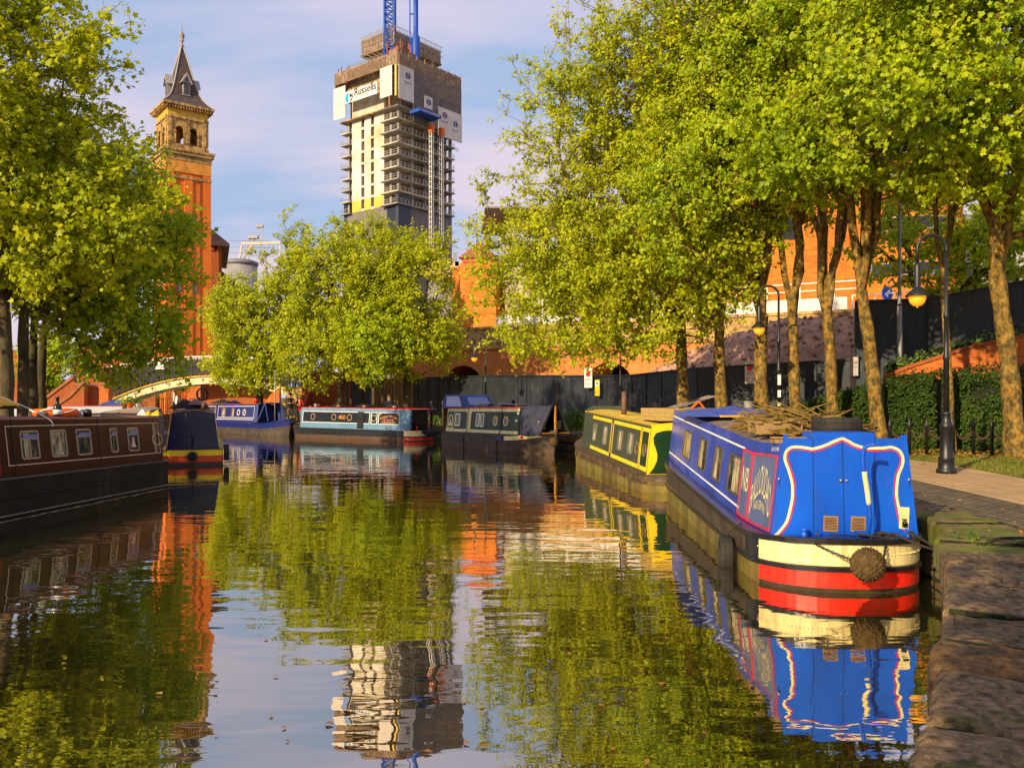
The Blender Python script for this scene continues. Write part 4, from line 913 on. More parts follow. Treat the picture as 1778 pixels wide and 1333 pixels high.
# ======== 2. green and yellow boat behind it
G = Boat('green narrowboat with bright yellow panel borders and a yellow roof, behind the bright blue boat', (4.35, 20.85), 90+6.3, 12.0, sheer=lambda x: .026*x, zg=.45, zt=1.70, sr=.9, bl=3.0)
pn = [(-.5, -.03), (.10, 0), (.44, 0), (.46, .028), (.56, .028), (.58, 0), (.90, 0), (.91, .03), (1.0, .03)]
hb_ = mat('brown_hull', (.13, .075, .028), .6, .5, 2.5, .008, 25, col2=(.055, .035, .018), scale2=3, thr=(.45, .6))
G.hull(pn, [hb_, hull_black, hull_rust], lambda r, x, sd: 2 if r < 2 else (1 if r > 5 else 0), 0)
G.cabin(.35, 9.0, green_g, mat('yellow_roof', (.62, .42, .06), .8, .3, 2, .004, 20), None, .07)
xn, xfar = .40, G.sx(1028.5)
mb = MB()
j1a, j1b, j2a, j2b = G.sx(1111.6), G.sx(1114.5), G.sx(1061), G.sx(1065)
for a, b in ((xn, j1a), (j1b, G.sx(1065)), (G.sx(1061), xfar)):
    a, b = min(a, b), max(a, b); G.strip(mb, a, b, 1.50, 1.60); G.strip(mb, a, b, .50, .61)
G.strip(mb, xn, xn+.08, .61, 1.5, n=1); G.strip(mb, j1a-.05, j1a, .61, 1.5, n=1); G.strip(mb, j1b, j1b+.05, .61, 1.5, n=1); G.strip(mb, j2b-.0, j2b+.05, .61, 1.5, n=1); G.strip(mb, j2a-.05, j2a, .61, 1.5, n=1)
mb.build('yellow_border', yellow_p, G.root)
mb = MB(); G.strip(mb, xn+.10, j1a-.07, .63, 1.48, .002, .004); mb.build('dark_green_panel', green_p, G.root)
mb = MB(); G.strip(mb, .35, 9.0, 1.665, 1.70, .002, .008); mb.build('yellow_roof_edge', yellow_p, G.root)
mb = MB(); k = 62
for i in range(k):
    a = .40 + i*(8.5/k); G.poly(mb, [(a, 1.672), (a+.075, 1.672), (a+.075, 1.695), (a, 1.695)], .0115, .003)
mb.build('black_dash_pattern', blk, G.root)
for q, (p_, ww) in enumerate(((1033.5, .5), (1051.5, .5), (1077.5, .5), (1095.5, .5))): G.window(G.sx(p_), 1.07, ww, .58, .05, alu, None, .03, (-.3, .25))
for p_ in (1107.5, 1120.5): G.porthole(G.sx(p_), 1.02, .17)
# yellow stern bulkhead with a green scroll
def gp(s_, z, off): return Vector((.35-off, (G.hb-(z-.6)*G.tum+.004)*(1-2*s_), z))
mb = MB(); mb.prism([gp(0, .45, 0), gp(0, 1.71, 0), gp(.5, 1.78, 0), gp(1, 1.71, 0), gp(1, .45, 0)], (-.012, 0, 0)); e_ = mb.build('stern_bulkhead', yellow_p, G.root)
mb = MB(); P = [(.03, .47), (.09, .62), (.13, .80), (.13, .95), (.10, 1.10), (.06, 1.24), (.045, 1.38), (.08, 1.50), (.2, 1.56), (.5, 1.58), (.8, 1.56), (.92, 1.50), (.955, 1.38), (.94, 1.24), (.90, 1.10), (.87, .95), (.87, .80), (.91, .62), (.97, .47)]
mb.prism([gp(a, z, .0125) for a, z in P], (-.004, 0, 0)); mb.build('green_scroll', green_p, e_)
mb = MB(); mb.smooth = True; mb.tube([(0, 0, 0), (-.02, 0, .75)], [.085, .075], 14); o = mb.build('stove_chimney', mat('rusty_chimney', (.16, .08, .05), .6, .4, 4), G.root); o.location = G.sp3(G.sx(1060.5), 1.74, -.35)
mb = MB(); mb.lathe([(.13, 0), (.12, .03), (.09, .05)], G.sp3(G.sx(1060.5), 1.735, -.35), 12); mb.build('chimney_collar', yellow_p, G.root)
mb = MB(); mb.lathe([(.10, 0), (.12, .04), (.10, .08), (.03, .11)], G.sp3(G.sx(1093), 1.76, -.6), 12); mb.build('mushroom_vent', mat('copper', (.35, .12, .05), .5, .2), G.root)
# hood over its bow
mb = MB(); o1 = [(9.0, -.8, 1.0), (9.0, -.72, 1.98), (9.0, -.5, 2.10), (9.0, .5, 2.10), (9.0, .72, 1.98), (9.0, .8, 1.0)]; o2 = [(11.2, 0+q[1]*.12, .95 + (q[2]-1)*.15) for q in o1]
mb.add(o1+o2, [(0, 1, 2, 3, 4, 5), (11, 10, 9, 8, 7, 6)] + [(i, i+6, (i+1)+6, i+1) for i in range(5)] + [(5, 11, 6, 0)]); mb.build('bow_cover', mat('olive_canvas', (.06, .08, .045), .8, .3, 3, .01, 6), G.root)
# wooden crate on the roof with a tilted solar panel
ct = thing('wooden_planter', 'long plank box on the yellow roof of the green boat', 'crate', G.world((1.15, -.05, 1.80)), G.h)
mb = MB()
for k in range(3):
    z = .005 + k*.105
    mb.box(-.62, .95, .60, .635, z, z+.10); mb.box(-.62, .95, -.635, -.60, z, z+.10); mb.box(-.655, -.62, -.635, .635, z, z+.10); mb.box(.95, .985, -.635, .635, z, z+.10)
mb.build('plank_sides', mat('new_timber', (.46, .30, .09), .8, .35, 4, .004, 30, stretch=(1, 8, 8)), ct); mb = MB(); mb.box(-.62, .95, -.6, .6, .26, .30); mb.build('top_boards', wood, ct)
sp_ = thing('solar_panel', 'tilted solar panel on an orange clamped stand above the plank box', 'solar panel', G.world((1.0, -.45, 2.12)), G.h)
mb = MB(); mb.obox((0, 0, .16), (.62, 1.15, .03), rx=R(-16)); mb.build('panel', steel, sp_); mb = MB(); mb.obox((0, 0, .178), (.56, 1.09, .004), rx=R(-16)); mb.build('cells', navy, sp_)
mb = MB(); mb.bar((-.32, .1, 0), (-.32, -.1, .18), .05); mb.bar((-.32, -.25, 0), (-.32, -.12, .16), .04); mb.build('orange_clamp', orange_p, sp_)
mb = MB(); mb.box(-.25, .25, -.3, .3, 0, .03); mb.bar((0, .2, .02), (0, .2, .1), .04); mb.build('stand', steel, sp_)

# ======== 3. dark green boat with the open cratch
dvec = Vector((1.87+2.75, 35.0-42.55)); hd = math.degrees(math.atan2(dvec.y, dvec.x))
D = Boat('dark green narrowboat with cream trim and an open navy canvas tent at its bow', (-2.75, 42.55), hd, dvec.length, sheer=lambda x: .012*x, zg=.66, zt=1.90, sr=.35, bl=2.6, side=-1, bowrise=.30, sp=4)
D.hull(pn, [hull_black, gun_black, mat('dark_brown_hull', (.075, .045, .028), .6, .4, 3)], lambda r, x, sd: 2 if r < 3 else 0, 0)
x0, x1 = D.sx(776), D.sx(901); x0, x1 = min(x0, x1), max(x0, x1)
D.cabin(x0, x1, green_p, mat('grey_roof', (.16, .15, .14), .8, .3, 2), None, .05)
mb = MB(); D.strip(mb, x0, x1, 1.70, 1.83); D.strip(mb, x0, x1, .72, .86); a, b = D.sx(811), D.sx(817.5); D.strip(mb, a, b, .86, 1.76, .006, .008, n=1); D.strip(mb, a-.08, b+.08, 1.62, 1.68, .016, .01, n=1)
D.frame(mb, D.sx(776.5), D.sx(788.5), .86, 1.76, .05); mb.build('cream_trim', cream_p, D.root)
mb = MB(); D.strip(mb, x0, x1, 1.83, 1.90, .004, .012); mb.build('red_roof_edge', red_p, D.root)
mb = MB(); c_ = D.sx(782.5); n = 12; O_ = [(c_+.24*math.cos(math.pi*i/n), 1.32+.24*math.sin(math.pi*i/n)) for i in range(n+1)]; I_ = [(c_+.17*math.cos(math.pi*i/n), 1.32+.17*math.sin(math.pi*i/n)) for i in range(n+1)]
for i in range(n): D.poly(mb, [O_[i], O_[i+1], I_[i+1], I_[i]], .006, .006)
D.strip(mb, c_-.24, c_-.17, .92, 1.32, .006, n=1); D.strip(mb, c_+.17, c_+.24, .92, 1.32, .006, n=1); D.strip(mb, c_-.15, c_+.15, 1.0, 1.16, .006, n=1); D.poly(mb, [(c_-.08, 1.2), (c_+.08, 1.2), (c_, 1.4)], .006); mb.build('arched_emblem', cream_p, D.root)
D.window(D.sx(794.5), 1.30, .52, .62, .06, white_p, None, .07, (-.2, .3)); 
D.window((D.sx(829.5)), 1.30, .34, .62, .06, white_p, None, .05, (-.2, .3)); D.window((D.sx(837)), 1.30, .34, .62, .06, white_p, None, .05, (-.2, .3))
for p_ in (860.3, 878.6): D.porthole(D.sx(p_), 1.28, .22)
for p_, hh in ((899.5, 1.62), (897.5, 1.30)): mb = MB(); sphere(mb, D.sp3(D.sx(p_), hh, .03), .06, 8); mb.build('side_lamp', white_p, D.root)
# cratch: canvas sides, wooden glazed frame
xe = D.sx(903); xw = xe + 1.45
def tri(x, zt_, zb_, hw_): return [(x, -hw_, zb_), (x, -.16, zt_), (x, .16, zt_), (x, hw_, zb_)]
zt_ = 2.06; bk = [(xe-.05, -.86, .78), (xe-.05, -.72, 1.92), (xe-.05, -.16, 2.05), (xe-.05, .16, 2.05), (xe-.05, .72, 1.92), (xe-.05, .86, .78)]
fr = [(xw, -.80, .82), (xw, -.42, 1.52), (xw, -.14, 2.08), (xw, .14, 2.08), (xw, .42, 1.52), (xw, .80, .82)]
mb = MB(); V_ = []; nn_ = 10
for i in range(nn_+1):
    f = i/nn_
    for j in range(6):
        for k2 in range(3 if j < 5 else 1):
            g = k2/3; a = Vector(bk[j]).lerp(Vector(bk[min(j+1, 5)]), g); b = Vector(fr[j]).lerp(Vector(fr[min(j+1, 5)]), g); p = a.lerp(b, f); p.y += .035*mnoise.noise(Vector((f*6, j+g, 2)))*(0 < i < nn_); p.z -= .03*math.sin(f*math.pi); V_.append(p)
m_ = 16; mb.smooth = True; mb.add(V_, [(i*m_+j, i*m_+j+1, (i+1)*m_+j+1, (i+1)*m_+j) for i in range(nn_) for j in range(m_-1)]); cr_ = mb.build('cratch_cover', canvas_n, D.root)
sm = cr_.modifiers.new('thickness', 'SOLIDIFY'); sm.thickness = .012
mb = MB(); F_ = [Vector((xw+.03, q[1], q[2])) for q in fr]
for a, b in zip(F_, F_[1:]): mb.bar(a, b, .06)
mb.bar((xw+.03, -.8, .84), (xw+.03, .8, .84), .05, .10); mb.build('cratch_frame', canvas_k, D.root)
mb = MB(); mb.bar((xw+.02, 0, .86), (xw+.02, 0, 2.05), .05, .09, up=(1, 0, 0)); mb.bar((xw+.02, -.75, .90), (xw+.02, .75, .90), .05, .05); mb.build('cratch_mullion', mat('varnished_wood', (.50, .20, .03), .35, .25, 5, coat=.4), D.root)
mb = MB()
for i in range(4): mb.bar((xw-.35, -.62, 1.05+i*.11), (xw-.35, -.25, 1.12+i*.11), .03); mb.bar((xw-.35, .2, 1.05+i*.10), (xw-.35, .55, 1.12+i*.10), .03)
mb.build('seat_slats', cream_p, D.root)
mb = MB(); mb.box(xe, xe+.04, -.72, .72, .8, 1.95); mb.build('front_bulkhead', blk, D.root)
# bow flash, loose canvas skirt at the right of the bow
mb = MB()
for sd in (-1,):
    Q = []
    for x in (D.L-2.5, D.L-1.9, D.L-1.3, D.L-.8, D.L-.45): Q.append((x, sd*(D.hw(x)+.045), D.gz(x)))
    for a, b in zip(Q, Q[1:]): mb.prism([(a[0], a[1], a[2]-.02), (b[0], b[1], b[2]-.02), (b[0], b[1], b[2]-.20), (a[0], a[1], a[2]-.20)], (0, -.008, 0))
mb.build('cream_bow_flash', cream_p, D.root)
mb = MB(); x = D.L-1.35; y = -(D.hw(x)+.062); z = D.gz(x)-.11; mb.prism([(x-.09, y-.02, z), (x, y, z+.09), (x+.09, y+.03, z), (x, y, z-.09)], (0, -.02, 0)); mb.build('red_diamond', red_p, D.root)
mb = MB(); mb.box(D.L-3.2, D.L-2.6, -1.10, -1.06, .50, .72); mb.build('blue_patch', royal, D.root)
# pram hood over the stern
ph = thing('pram_hood', 'raised blue canvas hood with a clear window over the stern of the dark green boat', 'canopy', D.world((.1, 0, 1.88)), D.h)
hs_ = [(-.25, .0), (-.15, .60), (.0, .66), (1.55, .66), (1.75, .60), (2.35, .02)]
mb = MB(); n = len(hs_); V_ = [(x, -.86 + .14*z/.66, z) for x, z in hs_] + [(x, .86 - .14*z/.66, z) for x, z in hs_]
mb.add(V_, [(i, i+1, n+i+1, n+i) for i in range(n-1)] + [tuple(range(n))[::-1], tuple(range(n, 2*n))]); mb.build('hood', canvas_b, ph)
mb = MB(); mb.prism([(.30, -.86, .08), (1.95, -.86, .08), (1.45, -.745, .58), (.15, -.745, .58)], (0, -.012, 0)); mb.build('clear_window', vinyl, ph)
mb = MB(); mb.prism([(2.22, -.60, .15), (2.22, .60, .15), (1.84, .55, .54), (1.84, -.55, .54)], (.012, 0, .008)); mb.build('clear_window', vinyl, ph)
mb = MB(); mb.tube([(-.27, -.80, -.9), (-.27, -.80, .35)], .02, 6); mb.tube([(-.27, .80, -.9), (-.27, .80, .35)], .02, 6); mb.box(-.24, -.2, -.8, .8, -.95, .0); mb.build('stern_poles', brass, ph)
mb = MB(); mb.smooth = False
for i in range(6): mb.obox((rnd.uniform(-.5, .5), rnd.uniform(-.3, .3), .05+i*.02), (rnd.uniform(.4, .9), .25, .05), rnd.uniform(-.5, .5), ry=rnd.uniform(-.2, .2))
o = mb.build('folded_sheets', steel); o.location = D.world((3.5, -.1, 1.97)); o.rotation_euler = (0, 0, D.h); tag(o, 'pile of grey folded sheets on the dark green boat roof in front of its hood', 'sheeting')
mb = MB(); mb.obox((0, 0, .10), (1.7, .75, .03)); mb.box(-.7, -.65, -.3, .3, 0, .1); mb.box(.65, .7, -.3, .3, 0, .1); o = mb.build('flat_solar_panel', steel); o.location = D.world((5.4, 0, 1.99)); o.rotation_euler = (0, 0, D.h); tag(o, 'flat grey panel on low feet on the dark green boat roof', 'solar panel')
mb = MB(); mb.lathe([(.075, 0), (.075, .28), (.10, .29), (.10, .33), (.05, .36)], (0, 0, 0), 12); o = mb.build('stove_chimney', iron, D.root); o.location = (4.9, .3, 1.95)
knotfender('bow_fender', 'brown rope fender hanging at the bow of the dark green boat', D.world((D.L-.05, -.12, .55)), .20, coir, 3)
for p_ in (2.6, 5.7):
    mb = MB(); mb.tube([D.sp3(p_, 1.9, .01), D.sp3(p_, .8, .02), Vector((p_, -1.08, .66)), Vector((p_, -1.09, .02))], .022, 6); mb.build('hull_strap', blk, D.root)

# ======== 4. red roofed light blue and black boat
dv_ = Vector((-7.34, 4.6)); hd = math.degrees(math.atan2(4.6, -7.34))
A = Boat('light blue and black narrowboat with a red roof edge and gold lettering', (-4.68, 46.1), hd, 10.3, sheer=lambda x: .006*x, zg=.58, zt=1.74, sr=.8, bl=1.5, side=1, bowrise=.12)
A.hull(pf, [cream_p, hull_black, red_p, mat('brown_hull_foot', (.07, .036, .02), .6, .4, 3), gun_black], lambda r, x, sd: (3 if r == 0 else (2 if r == 1 else (1 if r < 5 else 0))) if x < .85 else (3 if r < 2 else 4), 1)
xs0 = A.sx(697.5); xs1 = A.sx(522.5)
A.cabin(.55, xs1, lblue, red_p, red_p, .06)
def bl_(z0, z1, p0, p1, m, nm, off=.004):
    mb = MB(); a, b = sorted((A.sx(p0), A.sx(p1))); A.strip(mb, a, b, z0, z1, off); return mb.build(nm, m, A.root)
bl_(.90, 1.53, 526.5, 641.5, blk, 'black_panel'); bl_(.90, 1.53, 645.5, 654.5, blk, 'black_panel'); bl_(.90, 1.53, 658, 693.5, blk, 'sign_panel')
mb = MB()
for p0, p1 in ((526, 642), (645, 655), (657.5, 694)): a, b = sorted((A.sx(p0), A.sx(p1))); A.frame(mb, a, b, .885, 1.545, .03, .012)
mb.build('cream_border', white_p, A.root)
for p_ in (543.7, 580, 607, 649.5): A.porthole(A.sx(p_), 1.22, .19)
mb = MB(); A.word(mb, 'ARGO', A.sx(588), A.sx(600), 1.12, 1.34, .013)
A.word(mb, 'R.D.&L.M.BUTLER', A.sx(660.5), A.sx(691), 1.26, 1.40, .013, .14)
A.word(mb, 'SHROPSHIRE', A.sx(663), A.sx(688), .95, 1.07, .013)
a, b = A.sx(666), A.sx(684); c_ = (a+b)/2; 
for k in range(5): q = a+(b-a)*(k+.5)/5; A.poly(mb, [(q-.09, 1.135), (q, 1.115), (q+.09, 1.135), (q, 1.175)], .013, .003)
for p_ in (660.5, 690.5): q = A.sx(p_); A.poly(mb, [(q-.08, 1.44), (q, 1.41), (q+.08, 1.44), (q, 1.50)], .013, .003)
mb.build('gold_lettering', gold_p, A.root)
mb = MB(); a, b = sorted((A.sx(621.5), A.sx(632))); A.strip(mb, a, b, .62, 1.55, .016, .03); mb.build('side_flap', canvas_k, A.root)
# scalloped edge and black stern end
mb = MB(); mb.prism([(.54, A.hb-.01, .56), (.54, A.hb-.13, 1.76), (.54, -A.hb+.13, 1.76), (.54, -A.hb+.01, .56)], (-.03, 0, 0)); ae = mb.build('stern_doors', blk, A.root)
for sd in (1, -1):
    mb = MB()
    for k in range(3):
        z = .78 + k*.38; y = sd*(A.hb-(z-.6)*A.tum); mb.prism([(.508, y + sd*.005 - sd*.17*math.sin(math.pi*i/10)*(1), z-.19*math.cos(math.pi*i/10)) for i in range(11)], (-.006, 0, 0))
    mb.build('scalloped_edge', lblue, ae)
mb = MB(); mb.box(-.12, .52, -.72, .72, 1.74, 1.765); mb.build('hatch_top', steel, A.root)
mb = MB(); mb.smooth = True; mb.tube(catmull([(.05, -.1, .7), (-.02, -.12, 1.2), (-.05, -.15, 1.6), (.0, -.2, 1.74), (.4, -.3, 1.76)], 5), .03, 8); ti = mb.build('tiller', red_p, A.root)
mb = MB(); mb.tube([(-.02, -.12, 1.15), (-.04, -.14, 1.45)], .036, 8); mb.build('tiller_band', cream_p, ti)
mb = MB(); mb.smooth = True; mb.tube([(-.10, -.75, .52), (-.30, -.2, .46), (-.32, .25, .46), (-.12, .6, .54)], [.08, .20, .20, .08], 10); mb.build('stern_fender', canvas_k, A.root)
mb = MB(); mb.lathe([(.05, 0), (.05, .16), (.07, .17), (.07, .21), (.02, .23)], (.25, .6, .58), 10); mb.build('mooring_dolly', red_p, A.root)
for i, p_ in enumerate((572, 617, 669)):
    mb = MB(); mb.prism([(-.55, 0, 0), (-.35, 0, .16), (.1, 0, .22), (.45, 0, .12), (.6, 0, 0)], (0, -.55, 0)); o = mb.build('roof_box_cover', canvas_k); q = A.sx(p_); o.location = A.world((q, .25, 1.80)); o.rotation_euler = (0, 0, A.h)
    tag(o, ['leftmost of three low black covers along the red edged roof', 'middle one of three low black covers along the red edged roof', 'rightmost of three low black covers along the red edged roof'][i], 'cover', 'black covers on the red edged roof')
    mb = MB(); mb.lathe([(.05, 0), (.05, .1), (.12, .12), (.10, .17), (.02, .19)], A.sp3(A.sx(p_+9), 1.76, -.25), 12); mb.build('mushroom_vent', brass, A.root)
mb = MB(); mb.lathe([(.11, 0), (.13, .18), (.10, .22), (.04, .24)], (0, 0, 0), 12); mb.tube([(.1, 0, .05), (.24, 0, .2)], .02, 6); o = mb.build('watering_can', steel); o.location = A.world((A.sx(533), .1, 1.80)); tag(o, 'pale watering can at the far left end of the red edged roof', 'watering can')

# ======== 5. blue boat at mid left
hd = math.degrees(math.atan2(-7.0, 6.9))
M5 = Boat('royal blue narrowboat with a blue bow canopy, left of the red roofed boat', (-20.2, 58.6), hd, 9.1, sheer=lambda x: .010*x, zg=.70, zt=1.88, sr=.5, bl=2.2, side=-1, bowrise=.35)
M5.hull(pn, [hull_black, gun_black, royal], lambda r, x, sd: 2 if r >= 5 else 0, 0)
x0, x1 = sorted((M5.sx(352), M5.sx(441))); M5.cabin(x0, x1, royal, canvas_n, None, .06)
mb = MB(); 
for p0, p1 in ((355, 374), (378, 441)): a, b = sorted((M5.sx(p0), M5.sx(p1))); M5.frame(mb, a, b, 1.02, 1.80, .03)
M5.strip(mb, x0, x1, .90, .93); mb.build('coach_line', white_p, M5.root)
M5.window(M5.sx(362), 1.38, .5, .55, .05, alu, None, .04, (-.2, .3)); M5.window(M5.sx(388), 1.38, .6, .58, .05, alu, None, .05, (-.3, .2)); M5.window(M5.sx(404), 1.38, .35, .58, .05, alu, None, .04, (-.2, .3))
for p_ in (414, 424): M5.porthole(M5.sx(p_), 1.38, .2, white_p)
mb = MB(); c0, c1 = x1-.05, x1+.95; V_ = [(c0, -.86, .8), (c0, -.72, 1.98), (c0, .72, 1.98), (c0, .86, .8), (c1, -.55, 2.05), (c1, .55, 2.05), (c1+.35, -.62, .95), (c1+.35, .62, .95)]
mb.add(V_, [(1, 4, 5, 2), (2, 5, 7, 3)]); mb.add([(c0, -.86, .8), (c0, -.72, 1.98), (c0+.45, -.70, 1.99), (c0+.4, -.84, .8)], [(0, 3, 2, 1)]); o = mb.build('bow_canopy', canvas_b, M5.root); o.modifiers.new('t', 'SOLIDIFY').thickness = .015
mb = MB(); mb.bar((c1, -.55, 2.05), (c0+.5, -.84, .85), .06); mb.bar((c1, -.55, 2.05), (c1+.5, -.62, .9), .05); mb.bar((c1, .55, 2.05), (c1+.5, .62, .9), .05); mb.bar((c1, -.55, 2.05), (c1, .55, 2.05), .05); mb.build('canopy_frame', canvas_b, M5.root)
mb = MB(); mb.tube([(c1+.6, -.2, .8), (c1+.6, -.2, 4.1)], .035, 8); mb.build('mast', steel, M5.root)
cloth('canvas_heap', 'heap of dark canvas and gear on the roof of the royal blue boat', M5.world((x0+2.0, 0, 1.98)), (2.6, 1.2), .38, canvas_k, 4, M5.h, 12, 'canvas')
mb = MB(); mb.lathe([(.12, 0), (.15, .25), (.14, .27), (.02, .28)], (0, 0, 0), 12); o = mb.build('red_bucket', red_p); o.location = M5.world((x1-1.3, 0, 2.0)); tag(o, 'small red bucket on the roof of the royal blue boat', 'bucket')

# ======== 6. navy stern with yellow and red bands
Y = Boat('navy blue narrowboat seen stern on with yellow and red bands, behind the maroon boat', (-11.25, 29.45), 90+19.5, 9.0, sheer=lambda x: .01*x, zg=.57, zt=1.86, sr=.45, bl=2.5, side=1, sp=4, beam=2.0, cin=.12, tum=.13)
Y.hull([(-.5, -.03), (.20, 0), (.22, .02), (.26, .02), (.28, 0), (.60, 0), (.605, .004), (.97, .004), (.975, .03), (1, .03)], [yellow_p, gun_black, mat('orange_red_paint', (.50, .06, .012), .4, .2, 2), hull_black, gun_black], lambda r, x, sd: (3 if r < 1 else (2 if r < 6 else (0 if r < 7 else 1))) if x < .4 else 3, 1)
Y.cabin(.3, 7.0, mat('blackish_navy', (.006, .008, .03), .25, .2, 2, coat=.4), roof_r, None, .09)
def yp(s_, z, off): return Vector((.3-off, (Y.hb-(z-.6)*Y.tum+.004)*(1-2*s_), z))
mb = MB(); mb.prism([yp(0, .55, 0), yp(0, 1.82, 0), yp(.25, 1.92, 0), yp(.5, 1.95, 0), yp(.75, 1.92, 0), yp(1, 1.82, 0), yp(1, .55, 0)], (-.012, 0, 0)); e_ = mb.build('stern_doors', navy, Y.root)
mb = MB(); mb.bar(yp(0, .6, .02), yp(0, 1.80, .02), .03, .02); mb.build('gold_edge_line', brass, e_); mb = MB(); mb.bar(yp(1, .6, .02), yp(1, 1.80, .02), .02, .02); mb.build('cream_edge_line', cream_p, e_)
mb = MB(); mb.bar(yp(.33, 1.70, .02), yp(.33, 1.86, .02), .02); mb.build('door_bolt', steel, e_); mb = MB(); mb.bar(yp(.5, .6, .014), yp(.5, 1.9, .014), .008, .004); mb.build('door_seam', blk, e_)
mb = MB(); mb.smooth = True; mb.tube(catmull([(.1, .05, .6), (-.05, 0, .9), (-.1, .1, 1.1), (.1, .2, 1.3)], 5), .025, 8); mb.build('tiller', blk, Y.root)
mb = MB(); Y.frame(mb, .5, 2.4, .70, 1.70, .04); Y.strip(mb, .3, 7, 1.76, 1.79); mb.build('gold_border', yellow_p, Y.root)
tyre(None, 'round_fender', Y.world((-.12, .02, .33)), .175, .14, Matrix.Rotation(Y.h, 3, 'Z') @ Vector((1, 0, 0)), 'round black fender on the yellow and red stern behind the maroon boat')
mb = MB(); sphere(mb, Y.world((-.17, .02, .33)) , .11, 10); o = mb.build('fender_core', canvas_k); tag(o, 'dark rope core inside the round fender of the yellow banded stern', 'fender')
tyre(None, 'tyre_fender', Y.world((.55, -1.12, .42)), .30, .17, Matrix.Rotation(Y.h, 3, 'Z') @ Vector((0, 1, 0)), 'black tyre hanging on the right side of the navy boat behind the maroon one')
# wheel like ornament and clutter on its roof
ro = thing('roof_ornament', 'dark round wire ornament on a short brass post on the navy boat roof', 'ornament', Y.world((.9, -.28, 1.90)), 0)
mb = MB(); mb.smooth = True; mb.tube([(0, 0, 0), (.04, 0, .22), (.02, 0, .45)], [.07, .05, .04], 8); mb.build('post', brass, ro)
mb = MB(); mb.smooth = True
for k in range(3):
    a = k*1.05; mb.tube([(.02+.22*math.cos(q)*math.cos(a), .22*math.cos(q)*math.sin(a), .62+.22*math.sin(q)) for q in [i/14*6.283 for i in range(15)]], .022, 5)
mb.build('wire_globe', iron, ro)
cloth('dark_canvas', 'sloping dark canvas on the roof of the navy boat behind its red cover', Y.world((3.6, .2, 1.98)), (2.0, 1.5), .45, canvas_k, 6, Y.h, 12, 'canvas')
cloth('pink_bundle', 'pinkish bundle of cloth on top of the navy boat roof', Y.world((3.0, -.1, 2.12)), (.6, .5), .35, mat('pinkish_cloth', (.30, .17, .20), .9, .4, 5), 8, 0, 10, 'cloth')

# ======== 7. maroon boat in the left foreground
hd = math.degrees(math.atan2(-5.8, -.70))
Q = Boat('long dark maroon narrowboat in the left foreground with five framed windows', (-10.32, 22.95), hd, 17.0, sheer=lambda x: .018*x, zg=.70, zt=1.87, sr=.35, bl=4.0, side=1, sp=4, bowrise=.2, cin=.10, tum=.12)
qh = mat('foreground_blacking', (.009, .008, .0075), .55, .4, 2, .004, 20, spec=.2, col2=(.032, .024, .018), scale2=2.2, thr=(.5, .7), stretch=(1, 1, .3))
Q.hull([(-.5, -.03), (.03, 0), (.05, .02), (.075, .02), (.095, 0), (.46, 0), (.48, .03), (.52, .03), (.54, 0), (.95, 0), (.96, .03), (1.0, .03)], [qh, steel, mat('gunwale_worn', (.07, .06, .055), .5, .3, 4)], lambda r, x, sd: 1 if r == 2 else (2 if r > 8 else 0), 2)
xa, xb = Q.sx(288), Q.sx(9); xa, xb = min(xa, xb), max(xa, xb)
Q.cabin(.25, 12.6, maroon, roof_r, None, .06)
xs_ = Q.sx(268); xw_ = Q.sx(12)
mb = MB(); Q.frame(mb, xs_, xw_, .90, 1.72, .022); Q.frame(mb, .35, xs_-.04, .90, 1.72, .022); mb.build('coach_line', mat('pale_pink_line', (.50, .36, .28), .5, .2), Q.root)
mb = MB(); Q.strip(mb, xw_+.22, 12.55, .74, 1.85, .002, .005); cp = mb.build('crimson_section', crimson, Q.root)
mb = MB(); Q.frame(mb, xw_+.30, xw_+2.6, .98, 1.68, .05, .009); mb.build('white_border', white_p, cp)
for i, (p_, ww, cu, hp_) in enumerate(((52.5, .56, (-.05, .32), 1), (102.5, .54, (-.38, .38), 0), (146, .54, None, 1), (198, .30, None, 1), (231.5, .48, None, 1))):
    Q.window(Q.sx(p_), 1.31, ww, .60, .06, alu, None, .035, cu, bool(hp_))
q = Q.sx(232); mb = MB(); Q.poly(mb, [(q-.10, 1.10), (q+.13, 1.12), (q+.06, 1.24), (q+.05, 1.36), (q-.04, 1.36), (q-.04, 1.24)], .009, .002); mb.build('pink_sticker', mat('pale_pink', (.62, .38, .34), .7, .1), Q.root)
mb = MB()
for k in range(6): q = .45 + k*(xs_-.55)/6; Q.poly(mb, [(q, 1.42), (q+.06, 1.42), (q+.05, 1.64), (q+.01, 1.64)], .006, .002)
q0 = (xs_+.3)/2; n = 14
for i in range(n):
    a0, a1 = math.pi*2*i/n, math.pi*2*(i+1)/n; Q.poly(mb, [(q0+.26*math.cos(a0), 1.28+.17*math.sin(a0)), (q0+.26*math.cos(a1), 1.28+.17*math.sin(a1)), (q0+.22*math.cos(a1), 1.28+.14*math.sin(a1)), (q0+.22*math.cos(a0), 1.28+.14*math.sin(a0))], .006, .002)
Q.word(mb, 'CAIRN', xs_-.12, .45, .98, 1.10, .006) ; mb.build('painted_lettering', mat('dull_gold', (.40, .31, .16), .5, .3), Q.root)
mb = MB(); Q.strip(mb, .25, 12.6, 1.84, 1.872, .001, .006); mb.build('roof_edge', mat('dusty_pink_edge', (.30, .15, .13), .5, .3), Q.root)
for p_ in (173, 24, 286):
    mb = MB(); x = Q.sx(p_); mb.tube([Q.sp3(x, 1.9, .01), Q.sp3(x, .75, .02), Vector((x-.05, 1.08, .66)), Vector((x-.2, 1.09, .02))], .007, 5); mb.build('hull_rope', blk, Q.root)
